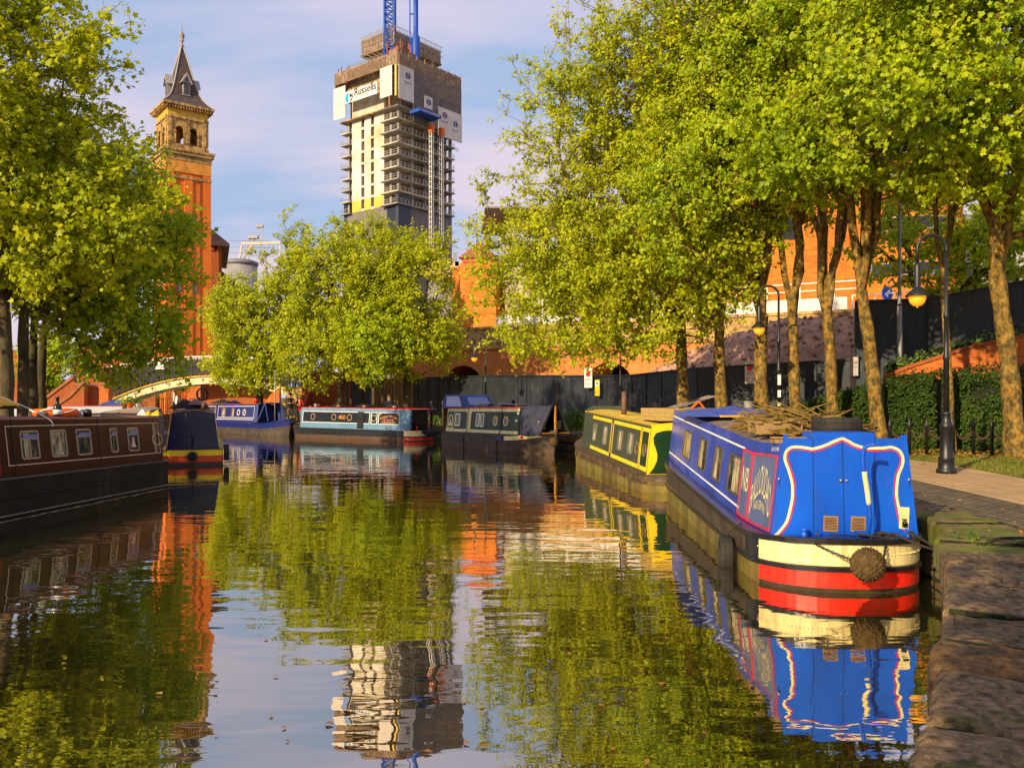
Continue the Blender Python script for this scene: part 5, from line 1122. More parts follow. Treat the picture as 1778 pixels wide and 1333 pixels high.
# roof items of the maroon boat
def put(o, boat, x, y, dz=0, rz=0):
    o.location = boat.world((x, y, boat.zt + boat.sheer(x) + .035 + dz)); o.rotation_euler = (0, 0, boat.h + rz); return o
ky = thing('kayak', 'yellow and dark upturned kayak on the roof of the maroon boat', 'kayak'); put(ky, Q, Q.sx(6), -.15, .14)
ks = MB(); ks.smooth = True; n = 16; V_ = []; m_ = 10
for i in range(n+1):
    f = i/n*2-1; w_ = .36*max(.03, 1-abs(f)**2.6); hh = .34*max(.10, 1-abs(f)**3)
    for j in range(m_): a = math.pi*j/(m_-1); V_.append((f*1.75, math.cos(a)*w_, .05+math.sin(a)*hh))
ks.add(V_, [(i*m_+j, i*m_+j+1, (i+1)*m_+j+1, (i+1)*m_+j) for i in range(n) for j in range(m_-1)]); ks.build('kayak_hull', kayak_y, ky)
ks = MB(); ks.box(-1.3, 1.3, -.30, .30, 0, .07); ks.build('dark_mat', canvas_k, ky)
bt = thing('stove_bottle', 'dark glass bottle with a pale label standing on the maroon boat roof', 'bottle'); put(bt, Q, Q.sx(122), .55)
mb = MB(); mb.lathe([(.085, 0), (.09, .02), (.09, .20), (.07, .25), (.035, .30), (.035, .40), (.045, .41), (.045, .44)], (0, 0, 0), 16); mb.build('glass', blk, bt); mb = MB(); mb.lathe([(.092, .04), (.092, .15)], (0, 0, 0), 16); mb.build('paper_label', white_p, bt)
lr = thing('life_ring', 'orange lifebuoy with a white rope lying on the maroon boat roof', 'lifebuoy'); put(lr, Q, Q.sx(150), .1, .08)
mb = MB(); mb.smooth = True; mb.tube([(.40*math.cos(a), .40*math.sin(a), 0) for a in [i/24*6.2832 for i in range(25)]], .095, 10, cap=False); mb.build('ring', orange_p, lr)
mb = MB(); mb.smooth = True; mb.tube([((.50+.04*math.sin(a*6))*math.cos(a), (.50+.04*math.sin(a*6))*math.sin(a), .05+.04*math.sin(a*5)) for a in [i/48*6.2832 for i in range(49)]], .014, 5, cap=False); mb.build('white_rope', white_p, lr)
mb = MB(); mb.obox((0, 0, .035), (1.5, .25, .03)); mb.obox((0, .1, .06), (1.3, .1, .03)); o = mb.build('gangplank', steel); put(o, Q, Q.sx(210), .3); tag(o, 'thin grey gangplank lying flat on the maroon boat roof', 'plank')
for i, (p_, r_, l) in enumerate(((180, .09, 'dark tin pot behind the lifebuoy on the maroon roof'), (104, .12, 'low round brown vent left of the dark bottle on the maroon roof'))):
    mb = MB(); mb.lathe([(r_, 0), (r_, .12-.05*i), (r_*.7, .16-.06*i), (.02, .17-.06*i)], (0, 0, 0), 12); o = mb.build('roof_vent' if i else 'tin_pot', roof_g if i else iron); put(o, Q, Q.sx(p_), .45); tag(o, l, 'vent' if i else 'pot')
mb = MB(); a = Q.world((Q.sx(85), .8, 1.99)); 
ropeobj('pale_line', 'thin pale line slanting from the yellow kayak down to the maroon cabin side', [Q.world((Q.sx(20), .2, 2.55)), Q.world((Q.sx(60), .6, 2.22)), Q.world((Q.sx(86), .86, 1.92)), Q.world((Q.sx(88), .9, 1.78))], .010, white_p)
# ======== 8, 9. two boats beyond, seen over the maroon roof
W8 = Boat('pale narrowboat with a dusky red roof edge moored before the stepped brick wall', (-27.8, 45.2), 5, 9.5, sheer=lambda x: 0, zg=.65, zt=1.92, sr=.5, bl=2, side=-1)
W8.hull(pn, [hull_black, gun_black], lambda r, x, sd: 0, 0); W8.cabin(.8, 7.6, mat('dirty_white_paint', (.42, .44, .42), .5, .2, 2), roof_r, pink_r, .05)
mb = MB(); W8.strip(mb, 3.0, 5.0, .95, 1.75); mb.build('navy_panel', royal, W8.root); 
for x in (1.6, 3.5, 4.4, 6.2): W8.window(x, 1.4, .6, .5, .05)
cloth('blue_cover', 'dark blue cover heaped on the pale boat roof behind the bottle', W8.world((6.2, 0, 1.95)), (1.7, 1.1), .45, canvas_b, 14, W8.h, 12, 'cover')
P9 = Boat('brown roofed boat with pot plants on top, left of the navy stern', (-15.9, 33.8), 90+15, 8.0, sheer=lambda x: .02*x, zg=.6, zt=1.78, sr=.6, bl=2, side=1)
P9.hull(pn, [hull_black, gun_black], lambda r, x, sd: 0, 0); P9.cabin(.4, 6.2, mat('dusky_violet_paint', (.07, .05, .08), .5, .2, 2), mat('tan_roof', (.42, .30, .22), .85, .3, 2), None, .10)
mb = MB(); mb.tube([(5.0, .2, 1.9), (5.0, .2, 3.1)], .02, 6); mb.build('aerial_pole', steel, P9.root)
def pot(i, p_, d, y, m, label, lm, r_=.14):
    root = thing('potted_plant', label, 'pot plant', (px(p_, d), d, pz(y, d)), 0, 'pot plants on the brown roof'); mb = MB(); mb.lathe([(r_*.7, 0), (r_, .24), (r_*1.1, .25), (r_*1.1, .29), (r_*.8, .28)], (0, 0, 0), 12); mb.build('pot', m, root)
    r4 = np.random.default_rng(i); P = r4.normal(0, 1, (90, 3))*np.array([.15, .15, .09]) + np.array([0, 0, .40]); leaves('foliage', P, r4.normal(0, 1, (90, 3)), .10, lm, root, seed=i)
pot(1, 226, 38, 710, orange_p, 'orange pot with a bushy plant on the brown roofed boat', leaf_w); pot(2, 240, 38, 711, white_p, 'white pot with a small plant, right of the orange pot', leaf_w, .12)
pot(3, 216, 38.5, 709, wood, 'brown pot with yellow green leaves, left of the orange pot', leaf_a)
for i, (p_, y, m, l) in enumerate(((256, 716, kayak_y, 'yellow bundle among white bags, right of the pot plants'), (272, 716, kayak_y, 'second yellow bundle, next to the navy boat roof'), (249, 715, white_p, 'white bag beside the yellow bundle, right of the pot plants'))):
    cloth('bundle', l, (px(p_, 33.5), 33.5, pz(y, 33.5)-.12), (.36, .36), .30, m, 20+i, 0, 10, 'bag')
for i, (p_, top, cs, l) in enumerate(((299, 680, (white_p, canvas_n), 'white and navy flag on a short pole beyond the navy boat'), (318, 682, (orange_p, gold_p), 'orange flag on a short pole beyond the navy boat'))):
    d = 39.5; fl = thing('flag', l, 'flag', (px(p_, d), d, 1.7), 0, 'flags beyond the navy boat'); h_ = pz(top, d)-1.7
    mb = MB(); mb.tube([(0, 0, -.6), (0, 0, h_+.05)], .015, 6); mb.build('pole', wood, fl)
    for k in range(2):
        mb = MB(); n = 8; V_ = [(.02+.22*j/n*(1-.3*q2)+.03*math.sin(j), .04*math.sin(j*1.3+q2), h_-(h_*.45)*(q2+k) - .25*j/n) for q2 in (0, 1) for j in range(n+1)]; mb.add(V_, [(j, j+1, n+2+j, n+1+j) for j in range(n)]); mb.build('cloth_top' if k == 0 else 'cloth_bottom', cs[k], fl)
# ------------------------------------------------ street lamps
lamp_glow = mat('amber_lamp_glass', (.95, .36, .02), .25, .08, 2, emit=.55)
lamp_k = mat('lamp_black', (.010, .010, .010), .42, .3, 5, spec=.5)
def street_lamp(label, loc, rz, sc_=1.0):
    """fluted base, slim post, swan neck towards local -x, conical shade, amber bowl"""
    t_ = thing('street_lamp', label, 'street lamp', loc, rz, 'swan neck street lamps on the towpath')
    mb = MB(); mb.lathe([(.20, 0), (.20, .06), (.165, .10), (.155, .28), (.17, .30), (.13, .36), (.12, .95), (.135, .97), (.135, 1.03), (.10, 1.07), (.085, 1.25), (.095, 1.27), (.06, 1.32)], (0, 0, 0), 20); mb.build('base', lamp_k, t_)
    mb = MB(); mb.lathe([(.062, 1.30), (.055, 2.4), (.066, 2.42), (.066, 2.50), (.050, 2.53), (.044, 3.3), (.055, 3.31), (.055, 3.38), (.036, 3.42), (.034, 4.70)], (0, 0, 0), 14); mb.build('post', lamp_k, t_)
    mb = MB(); mb.smooth = True; r = .30; P = [(0, 0, 4.65)] + [(-r+r*math.cos(a), 0, 4.78+r*math.sin(a)) for a in [math.pi*i/16 for i in range(17)]] + [(-2*r, 0, 4.45)]
    mb.tube(P, .034, 10); mb.build('swan_neck', lamp_k, t_)
    mb = MB(); mb.lathe([(.036, 4.50), (.052, 4.44), (.064, 4.40), (.064, 3.98), (.09, 3.94), (.24, 3.80), (.245, 3.77), (.17, 3.78), (.05, 3.85)], (-2*r, 0, 0), 22); mb.build('lamp_shade', lamp_k, t_)
    mb = MB(); mb.lathe([(.03, 3.565), (.09, 3.58), (.145, 3.64), (.17, 3.71), (.172, 3.785)], (-2*r, 0, 0), 20); mb.lathe([(.012, 3.53), (.02, 3.55), (.02, 3.57)], (-2*r, 0, 0), 8); mb.build('lamp_bowl', lamp_glow, t_)
    return t_
street_lamp('nearest swan neck street lamp, beside the thin sapling and hedge', (px(1643, 17.85), 17.85, .79), R(-4))
l2 = street_lamp('second swan neck street lamp, with stickers on its post, before the knotty trunk', (px(1352, 26), 26, .79), R(-2))
for i, (z, h_, m) in enumerate(((2.0, .32, white_p), (1.62, .22, white_p), (1.35, .10, cream_p))):
    mb = MB(); mb.box(-.05, .05, -.068, -.062, z, z+h_); mb.build('sticker', m, l2)
street_lamp('farthest swan neck street lamp, before the arch of the brick viaduct', (px(843, 45.3), 45.3, .79), R(-2))
pl = tag((lambda mb: (mb.lathe([(.16, 0), (.16, .1), (.07, .2), (.06, 2.2), (.035, 2.3), (.03, 5)], (0, 0, 0), 12), mb.build('lamp_column', lamp_k))[1])(MB()), 'thin black column rising from behind the green boat into the leaves', 'column'); pl.location = (px(1077, 35.5), 35.5, .79)
gp_ = thing('grey_lighting_column', 'tall plain grey steel column rising out of the hedge', 'column', (px(1562, 28.6), 28.6, .79))
mb = MB(); mb.lathe([(.085, 0), (.085, 4.8), (.062, 4.85), (.055, 9.5)], (0, 0, 0), 8, False); mb.build('shaft', mat('galvanised', (.33, .32, .31), .5, .45, 3, metal=.3, stretch=(3, 3, .8)), gp_)
mb = MB(); mb.lathe([(.12, 4.76), (.12, 4.80)], (0, 0, 0), 12); mb.build('collar', iron, gp_)
sb = thing('stone_bollard_post', 'silver grey cylindrical post with a dark conical cap before the hoarding', 'bollard', (px(1299, 28), 28, .79))
mb = MB(); mb.lathe([(.14, 0), (.14, 1.5)], (0, 0, 0), 14); mb.build('drum', mat('scuffed_silver', (.34, .31, .27), .5, .5, 4, metal=.4), sb); mb = MB(); mb.lathe([(.15, 1.5), (.19, 1.52), (.19, 1.57), (.05, 1.68), (.02, 1.72)], (0, 0, 0), 14); mb.build('cap', iron, sb)
# ------------------------------------------------ hoarding, signs
hoard = mat('hoarding_paint', (.018, .022, .030), .55, .5, .8, .003, 10, dirt=((.09, .09, .09), .5), col2=(.04, .042, .045), scale2=1.1, thr=(.5, .75), spec=.4)
def hoarding(label, P, tops, bay=1.22, z0=.74, name='hoarding'):
    root = thing(name, label, 'hoarding', (P[0][0], P[0][1], z0)); o = Vector((P[0][0], P[0][1], z0)); D_ = [0]
    for a, b in zip(P, P[1:]): D_.append(D_[-1]+math.dist(a, b))
    def at(s_):
        for i in range(len(P)-1):
            if s_ <= D_[i+1] + 1e-6: break
        f = (s_-D_[i])/(D_[i+1]-D_[i]); p = Vector((P[i][0]+(P[i+1][0]-P[i][0])*f, P[i][1]+(P[i+1][1]-P[i][1])*f, 0)); return p, tops[i]+(tops[i+1]-tops[i])*f
    n = int(D_[-1]/bay); a1 = MB(); a2 = MB(); a3 = MB()
    for i in range(n):
        p, za = at(i*bay); q, zb = at((i+1)*bay); t = (q-p).normalized(); nn = Vector((t.y, -t.x, 0)); j = .012*((i*7) % 3)
        if nn.y > 0: nn = -nn
        A_ = p + nn*j - o; B_ = q + nn*j - o; A_.z = B_.z = 0
        a1.prism([A_, B_-t*.012, B_-t*.012+Vector((0, 0, zb-z0)), A_+Vector((0, 0, za-z0))], -nn*.03)
        b = p + nn*.035 - o; b.z = 0; a2.bar(b, b+Vector((0, 0, za-z0-.05)), .05, .03)
        u = p + nn*.05 - o; v = q + nn*.05 - o; a3.bar(Vector((u.x, u.y, za-z0)), Vector((v.x, v.y, zb-z0)), .10, .06)
    a1.build('board_panels', hoard, root); a2.build('battens', hoard, root); a3.build('top_rail', hoard, root); return root, at
HP = [(-15.2, 64), (-8.5, 60), (-1.5, 51.5), (3.9, 44), (5.6, 39.6), (7.6, 35.2), (12.9, 31.6)]
HT = [3.4, 3.75, 3.75, 3.55, 3.45, 3.62, 3.85]
hoarding('low dark hoarding of upright boards running behind the right bank trees', HP, HT)
hoarding('tall dark hoarding stepping up behind the hedge on the right', [(12.9, 31.4), (15.4, 30.4), (19.5, 27.2), (26, 22)], [6.02, 6.0, 6.75, 8.0], 2.44)
def sign(label, loc, w_, h_, m1, rows, rz=0, thick=.02, cat='sign'):
    t_ = thing('warning_sign', label, cat, loc, rz); mb = MB(); mb.box(-w_/2, w_/2, -thick, 0, 0, h_); mb.build('board', m1, t_)
    for txt, z, hh, ww, m in rows:
        mb = MB()
        if txt == 'disc': mb.lathe([(hh/2, 0), (hh/2, .01)], (0, 0, 0), 14); o = mb.build('symbol', m, t_); o.rotation_euler = (R(90), 0, 0); o.location = (0, -thick, z)
        elif txt == 'bar': mb.box(-ww/2, ww/2, -thick-.008, -thick-.001, z, z+hh); mb.build('block', m, t_)
        else: word(mb, txt, (-ww/2, -thick-.006, z), (1, 0, 0), (0, 0, 1), ww, hh); mb.build('lettering', m, t_)
    return t_
w1 = [('disc', .78, .34, 0, red_p), ('disc', .78, .001, 0, red_p), ('DANGER', .36, .10, .44, red_p), ('KEEP OUT', .14, .10, .44, red_p)]
w1 = [('disc', .72, .34, 0, red_p), ('DANGER', .36, .12, .44, red_p), ('KEEP OUT', .12, .12, .44, red_p)]
sign('white warning sign with red lettering high on the low hoarding', (px(1024.5, 43.3)-.1, 43.1, pz(673, 43.3)), .55, 1.0, white_p, w1, R(-58+8))
sign('small yellow warning sign on the low hoarding, right of the white one', (px(1040.5, 42.2)-.1, 42.1, pz(687, 42)), .38, .80, yellow_p, [('bar', .5, .22, .30, white_p), ('disc', .62, .14, 0, blk), ('CCTV', .14, .12, .30, blk)], R(-60))
sign('white warning sign with red lettering on the hoarding beside the silver grey post', (px(1303, 33.7), 33.75, pz(666, 33.7)), .42, .92, white_p, [('disc', .66, .28, 0, red_p), ('SITE', .36, .12, .30, red_p), ('KEEP OUT', .12, .12, .34, red_p)], R(-34))
sign('narrow white sign at the corner where the tall hoarding begins', (px(1484, 31.3), 31.2, pz(652, 31)), .17, .7, mat('shade_dimmed_sign', (.45, .40, .38), .7, .3), [('KEEP', .45, .08, .13, blk), ('OUT', .28, .08, .13, blk)], R(-25))  # white board dimmed in colour to stand for the shade on it
# ------------------------------------------------ hedge, brick ramp wall, railing posts
def hedge(label, P, z0, zt, w_, n, seed, m, ls=.075, name='hedge'):
    rr = np.random.default_rng(seed); P = np.array(P, float); seg = np.linalg.norm(P[1:]-P[:-1], axis=1); cum = np.concatenate([[0], np.cumsum(seg)])
    s_ = rr.uniform(0, cum[-1], n); i = np.clip(np.searchsorted(cum, s_)-1, 0, len(seg)-1); f = (s_-cum[i])/seg[i]
    c = P[i] + (P[i+1]-P[i])*f[:, None]; t = (P[i+1]-P[i])/seg[i][:, None]; nn = np.stack([t[:, 1], -t[:, 0]], 1)
    nn = np.where((nn[:, 1] > 0)[:, None], -nn, nn); zt_ = np.interp(s_, cum, zt)
    face = rr.random(n) < .68; v = rr.uniform(0, 1, n)
    bump = np.array([mnoise.noise(Vector((a*.9+seed, b*2.2, 0)))*.34 + mnoise.noise(Vector((a*3.1+seed, b*6, 0)))*.16 for a, b in zip(s_, v)])
    off = np.where(face, w_/2 + bump + rr.normal(0, .06, n), rr.uniform(-w_/2, w_/2, n)); h_ = np.where(face, z0 + (zt_-z0)*v**.9, zt_ + bump*.9 + rr.normal(0, .06, n))
    Pp = np.concatenate([c + nn*off[:, None], h_[:, None]], 1); Nn = np.concatenate([nn*np.where(face, 1., .2)[:, None], np.where(face, .35, 1.)[:, None]], 1) + rr.normal(0, .5, (n, 3))
    root = thing(name, label, 'hedge', (P[0][0], P[0][1], z0)); o = np.array([P[0][0], P[0][1], z0])
    leaves('foliage', Pp-o, Nn, ls, m, root, 'diamond', seed)
    mb = MB()
    for k in range(len(P)-1):
        a = Vector((*(P[k]-o[:2]), 0)); b = Vector((*(P[k+1]-o[:2]), 0)); d = (b-a).normalized(); q = Vector((d.y, -d.x, 0))*w_*.36
        mb.add([a+q, b+q, b-q, a-q] + [p+Vector((0, 0, (z-z0)*.93)) for p, z in ((a+q, zt[k]), (b+q, zt[k+1]), (b-q, zt[k+1]), (a-q, zt[k]))], [(0, 3, 2, 1), (4, 5, 6, 7), (0, 1, 5, 4), (1, 2, 6, 5), (2, 3, 7, 6), (3, 0, 4, 7)])
    mb.build('twiggy_core', mat('hedge_core', (.016, .018, .008), .95, .5, 8), root); return root
hedge('clipped dark green hedge behind the chained posts on the right', [(12.1, 26.7), (13.2, 25.7), (18.5, 23.6), (23, 22)], .8, [2.95, 3.12, 3.15, 3.2], 1.3, 34000, 3, leaf_h, .085)
hedge('lower darker bushes between the right bank trunks and the hoarding', [(9.9, 31.5), (11.6, 29.3), (12.4, 27.6)], .8, [1.7, 2.5, 2.8], 1.2, 11000, 5, leaf_h, .085, 'bushes')
hedge('ragged green climber along the top of the sloping brick wall', [(12.6, 28.3), (14.2, 27.8), (16.2, 27.1), (19, 26.2)], 3.1, [3.5, 4.1, 4.5, 4.9], .4, 1500, 8, leaf_w, .11, 'climbing_plant')
rw = thing('brick_ramp_wall', 'red brick wall rising to the right behind the hedge with a sloping brick cap', 'wall', (12.3, 27.6, .74))
mb = MB(); tp_ = [(0, 2.3), (.7, 2.62), (1.7, 2.98), (2.5, 3.26), (3.6, 3.5), (5.0, 3.9), (9, 4.8)]
fp = [Vector((x, -x*.33, 0)) for x, z in tp_]; 
for i in range(len(tp_)-1):
    a, b = fp[i], fp[i+1]; mb.prism([a, b, b+Vector((0, 0, tp_[i+1][1])), a+Vector((0, 0, tp_[i][1]))], (.08, .25, 0))
mb.build('wall', brick_o, rw)
mb = MB()
for i in range(len(tp_)-1):
    a = fp[i]+Vector((.04, .12, tp_[i][1]+.05)); b = fp[i+1]+Vector((.04, .12, tp_[i+1][1]+.05)); mb.bar(a, b, .36, .11)
mb.build('cap', brick_d, rw)
PR = [(10.75, 22.9), (11.5, 22.75), (12.2, 22.6), (12.85, 22.5), (13.6, 22.35), (14.3, 22.25), (15.0, 22.1)]
PR = [(px(x, 23.4-i*.12), 23.4-i*.12) for i, x in enumerate((1545, 1579, 1609, 1655, 1690, 1722, 1757, 1795))]
ordn = ['first', 'second', 'third', 'fourth', 'fifth', 'sixth', 'seventh', 'eighth']
for i, (x, y) in enumerate(PR):
    mb = MB(); mb.lathe([(.05, 0), (.05, .80), (.062, .82), (.055, .86), (.03, .95), (.008, 1.08)], (0, 0, 0), 8); o = mb.build('iron_post', iron); o.location = (x, y, .79); tag(o, ordn[i] + ' low pointed iron post from the left before the clipped hedge', 'post', 'iron posts before the hedge')
    if i: chain('post_chain', 'chain swag between the ' + ordn[i-1] + ' and ' + ordn[i] + ' iron posts', (PR[i-1][0], PR[i-1][1], 1.55), (x, y, 1.55), .28, .022, mat('rusty_chain', (.10, .055, .03), .7, .4, 9), 'chain swags before the hedge', link=.11)
# posts with chain by the quay right of the red roofed boat
for i, (x_, d) in enumerate(((749, 47.2), (773, 45.6))):
    mb = MB(); mb.lathe([(.07, 0), (.07, 1.25), (.09, 1.27), (.09, 1.33), (.03, 1.42)], (0, 0, 0), 8); o = mb.build('iron_post', iron); o.location = (px(x_, d), d, .79); tag(o, ['iron quay post next to the stern of the red roofed boat', 'iron quay post next to the stern of the dark green boat'][i], 'post', 'iron posts on the far quay')
chain('post_chain', 'chain between the two iron quay posts on the far quay', (px(749, 47.2), 47.2, 2.0), (px(773, 45.6), 45.6, 2.0), .45, .03, iron, link=.14)
# ------------------------------------------------ rubble heap
rub = mat('rubble', (.52, .30, .20), .95, .5, 1.2, .05, 7, col2=(.40, .22, .14), scale2=3.0, thr=(.4, .65))
n1, n2 = 70, 34; V_ = []
for i in range(n1+1):
    for j in range(n2+1):
        u, v = i/n1, j/n2; x = 5.2 + 10.6*u; y = 46.5 - 11.2*u + (v*11 - 1)
        rid = [1.6, 2.7, 3.9, 4.9, 5.6, 5.4][min(5, int(u*5))]; f = u*5-int(u*5); rid = rid*(1-f) + [2.7, 3.9, 4.9, 5.6, 5.4, 5.2][min(5, int(u*5))]*f
        z = .74 + rid*max(0, math.sin(math.pi*min(1, v*1.15)))**.8 + .22*mnoise.noise(Vector((x*.8, y*.8, 0))) + .13*mnoise.noise(Vector((x*3, y*3, 1))) + .07*mnoise.noise(Vector((x*8, y*8, 1)))
        V_.append((x, y, max(.6, z)))
mb = MB(); mb.add(V_, [(i*(n2+1)+j, (i+1)*(n2+1)+j, (i+1)*(n2+1)+j+1, i*(n2+1)+j+1) for i in range(n1) for j in range(n2)])
o = tag(mb.build('rubble_heap', rub), 'big pinkish brown heap of rubble behind the low hoarding', 'rubble'); o['kind'] = 'stuff'
r5 = np.random.default_rng(2); k = 2200; iu = r5.integers(0, len(V_), k); P = np.array(V_)[iu] + r5.normal(0, .12, (k, 3))*np.array([1, 1, .1]); V2 = []; T2 = []
tet = np.array([(1, 1, 1), (1, -1, -1), (-1, 1, -1), (-1, -1, 1)], float)
for i in range(k): s_ = r5.uniform(.03, .11); V2 += list(P[i] + tet*s_*r5.uniform(.5, 1.2, (4, 3))); T2 += [(4*i, 4*i+1, 4*i+2), (4*i, 4*i+3, 4*i+1), (4*i, 4*i+2, 4*i+3), (4*i+1, 4*i+3, 4*i+2)]
o = np_mesh('rubble_stones', V2, T2, rub); tag(o, 'loose stones and brick bits strewn over the rubble heap', 'rubble'); o['kind'] = 'stuff'
# ------------------------------------------------ viaduct with arch, white barrier and railing
def arch_wall(mb, x0, x1, z0, z1, archs, thick, reveal=.6, n=14):
    """wall in the local xz plane at y=0 with arched openings: (cx, halfwidth, spring z, bottom z)"""
    cur = x0
    for cx, hw_, zs, zb in sorted(archs):
        mb.prism([(cur, 0, z0), (cx-hw_, 0, z0), (cx-hw_, 0, z1), (cur, 0, z1)], (0, thick, 0)); A_ = [(cx+hw_*math.cos(math.pi*(1-i/n)), zs+hw_*.9*math.sin(math.pi*(1-i/n))) for i in range(n+1)]
        for a, b in zip(A_, A_[1:]): mb.prism([(a[0], 0, a[1]), (b[0], 0, b[1]), (b[0], 0, z1), (a[0], 0, z1)], (0, thick, 0))
        if zb > z0: mb.prism([(cx-hw_, 0, z0), (cx+hw_, 0, z0), (cx+hw_, 0, zb), (cx-hw_, 0, zb)], (0, thick, 0))
        cur = cx+hw_
    mb.prism([(cur, 0, z0), (x1, 0, z0), (x1, 0, z1), (cur, 0, z1)], (0, thick, 0))
vd_ = Vector((px(700, 66), 66, .74)); ve_ = Vector((px(1500, 49.5), 49.5, .74)); vl = (ve_-vd_).length; vr = math.atan2(ve_.y-vd_.y, ve_.x-vd_.x)
via = thing('viaduct', 'long brick viaduct with a stone parapet crossing behind the hoarding', 'viaduct', vd_, vr)
mb = MB(); arch_wall(mb, -1, vl, 0, 5.25, [(px(818, 63.5)-vd_.x+.1, 1.75, 2.5, -1), (17.5, 1.75, 2.5, -1), (26, 1.75, 2.5, -1)], 4); mb.build('brick_face', brick('brick_viaduct', (.78, .26, .05), (.60, .17, .03), (.5, .25, .1), var=.4, bump=.003), via)
mb = MB(); mb.box(-1, vl, -.12, 4.1, 5.25, 5.42); mb.box(-1, vl, -.02, .35, 5.42, 6.75); mb.box(-1, vl, -.10, .45, 6.75, 6.93); mb.build('stone_parapet', stone_y, via)
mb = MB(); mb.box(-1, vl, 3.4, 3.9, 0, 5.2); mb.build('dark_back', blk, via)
mb = MB(); mb.box(px(880, 62)-vd_.x, vl-1.0, .55, .60, 6.6, 7.75); mb.build('white_barrier', mat('white_corrugated', (.80, .74, .70), .5, .15, 1, .03, 18, stretch=(6, 6, .01)), via)
mb = MB()
for k in range(int(vl/2)): x = 12+k*2.0; mb.bar((x, .7, 7.5), (x, .7, 8.75), .07) if x < vl-.5 else None
for z in (8.72, 8.25): mb.bar((12, .7, z), (vl-.5, .7, z), .06)
mb.build('white_railing', white_p, via)
rs = thing('round_blue_sign', 'small round blue sign on the white railing behind the tall hoarding', 'sign', (px(1535, 49)-.0, 48.6, pz(511, 49)), R(20))
mb = MB(); mb.lathe([(.42, 0), (.42, .03)], (0, 0, 0), 18); o = mb.build('disc', mat('sign_blue', (.01, .08, .6), .4, .1), rs); o.rotation_euler = (R(90), 0, 0)
mb = MB(); mb.prism([(-.18, -.035, -.05), (.02, -.035, -.22), (.06, -.035, -.05), (.22, -.035, .18), (.1, -.035, .22)], (0, -.006, 0)); mb.build('white_arrow', white_p, rs)
mb = MB(); mb.tube([(0, .04, -1.6), (0, .04, .3)], .03, 6); mb.build('post', steel, rs)
# barrier railing visible right of the sixth trunk
mb = MB(); a = Vector((0, 0, 0)); b = Vector((px(1640, 47)-px(1480, 49.5), -2.6, 0))
for z in (0, -.5): mb.bar(a+Vector((0, 0, z)), b+Vector((0, 0, z)), .06)
for k in range(5): q = a.lerp(b, k/4); mb.bar(q, q+Vector((0, 0, -1.3)), .07)
o = mb.build('white_railing', white_p); o.location = (px(1480, 49.5), 49.5, pz(513, 49.5)); tag(o, 'white handrail over the tall hoarding left of the street lamp bowl', 'railing')
# ------------------------------------------------ orange brick building behind the right bank
bb = thing('brick_building', 'large bright orange brick building with strip windows behind the right bank trees', 'building', (px(1390, 60), 60, .74), R(-8))
mb = MB(); mb.box(-9, 1.2, 0, 14, 0, 18.5); mb.box(1.2, 5.0, 1.4, 14, 0, 19.5); mb.build('wall', brick_bg, bb)
mb = MB(); R0 = 7.5; n = 18; V_ = []
for i in range(n+1): a = math.pi*(1.22+.56*i/n); V_.append((8.0+R0*math.cos(a)*.62, 5.2+R0*math.sin(a)*.75))
k = len(V_); mb.add([(x, y, 0) for x, y in V_] + [(x, y, 18.8) for x, y in V_] + [(12.5, 12, 0), (3.2, 12, 0), (12.5, 12, 18.8), (3.2, 12, 18.8)], [(i, i+1, k+i+1, k+i) for i in range(k-1)] + [(2*k+1, 0, k, 2*k+3), (k-1, 2*k, 2*k+2, 2*k-1)] + [tuple([2*k+3] + list(range(k, 2*k)) + [2*k+2])], False); mb.build('curved_bay', brick_bg, bb)
def stripwin(i0, i1, z0, z1, nm):
    mb = MB()
    for i in range(i0, i1): a, b = V_[i], V_[i+1]; mb.add([(a[0], a[1]-.03, z0), (b[0], b[1]-.03, z0), (b[0], b[1]-.03, z1), (a[0], a[1]-.03, z1)], [(0, 1, 2, 3)])
    w_ = mb.build('window', darkglass, bb); mb = MB()
    for i in range(i0, i1+1, 3): a = V_[i]; mb.box(a[0]-.05, a[0]+.05, a[1]-.09, a[1]-.02, z0, z1)
    for z in (z0, z1): 
        for i in range(i0, i1): a, b = V_[i], V_[i+1]; mb.bar((a[0], a[1]-.05, z), (b[0], b[1]-.05, z), .08)
    mb.build('window_frame', steel, w_)
for z in (10.3, 13.5, 16.8): stripwin(2, 14, z, z+.85, 'w')
mb = MB(); mb.box(1.15, 1.35, -.05, .3, 0, 18.5); mb.box(4.7, 4.95, 1.2, 1.5, 0, 18); mb.build('drainpipe', iron, bb)
for (x, z) in ((-7, 13), (-4, 13), (-1.5, 13), (-7, 9), (-4, 9)):
    mb = MB(); mb.box(x, x+1.1, -.04, .02, z, z+1.8); mb.build('window', darkglass, bb)
mb = MB(); mb.box(-9.2, 1.4, -.2, 14.2, 18.5, 18.8); mb.build('roof_edge', steel, bb)
gb = thing('grey_building', 'pale grey building glimpsed through leaves beyond the tall hoarding', 'building', (px(1690, 62), 62, .74), R(5))
mb = MB(); mb.box(-2.2, 9, 0, 10, 0, 14.5); mb.build('wall', mat('pale_render', (.44, .43, .40), .8, .2, 1), gb); mb = MB(); mb.box(-3.5, 10, -1.5, 11, 14.5, 14.9); mb.build('flat_roof', steel, gb)
mb = MB(); mb.box(-3.6, -2.3, 1, 10, 0, 12.5); mb.build('brick_wing', brick_bg, gb)
for k in range(3): mb = MB(); mb.box(-1.5+k*3, .6+k*3, -.05, .02, 9.5, 11.5); mb.build('window', darkglass, gb)
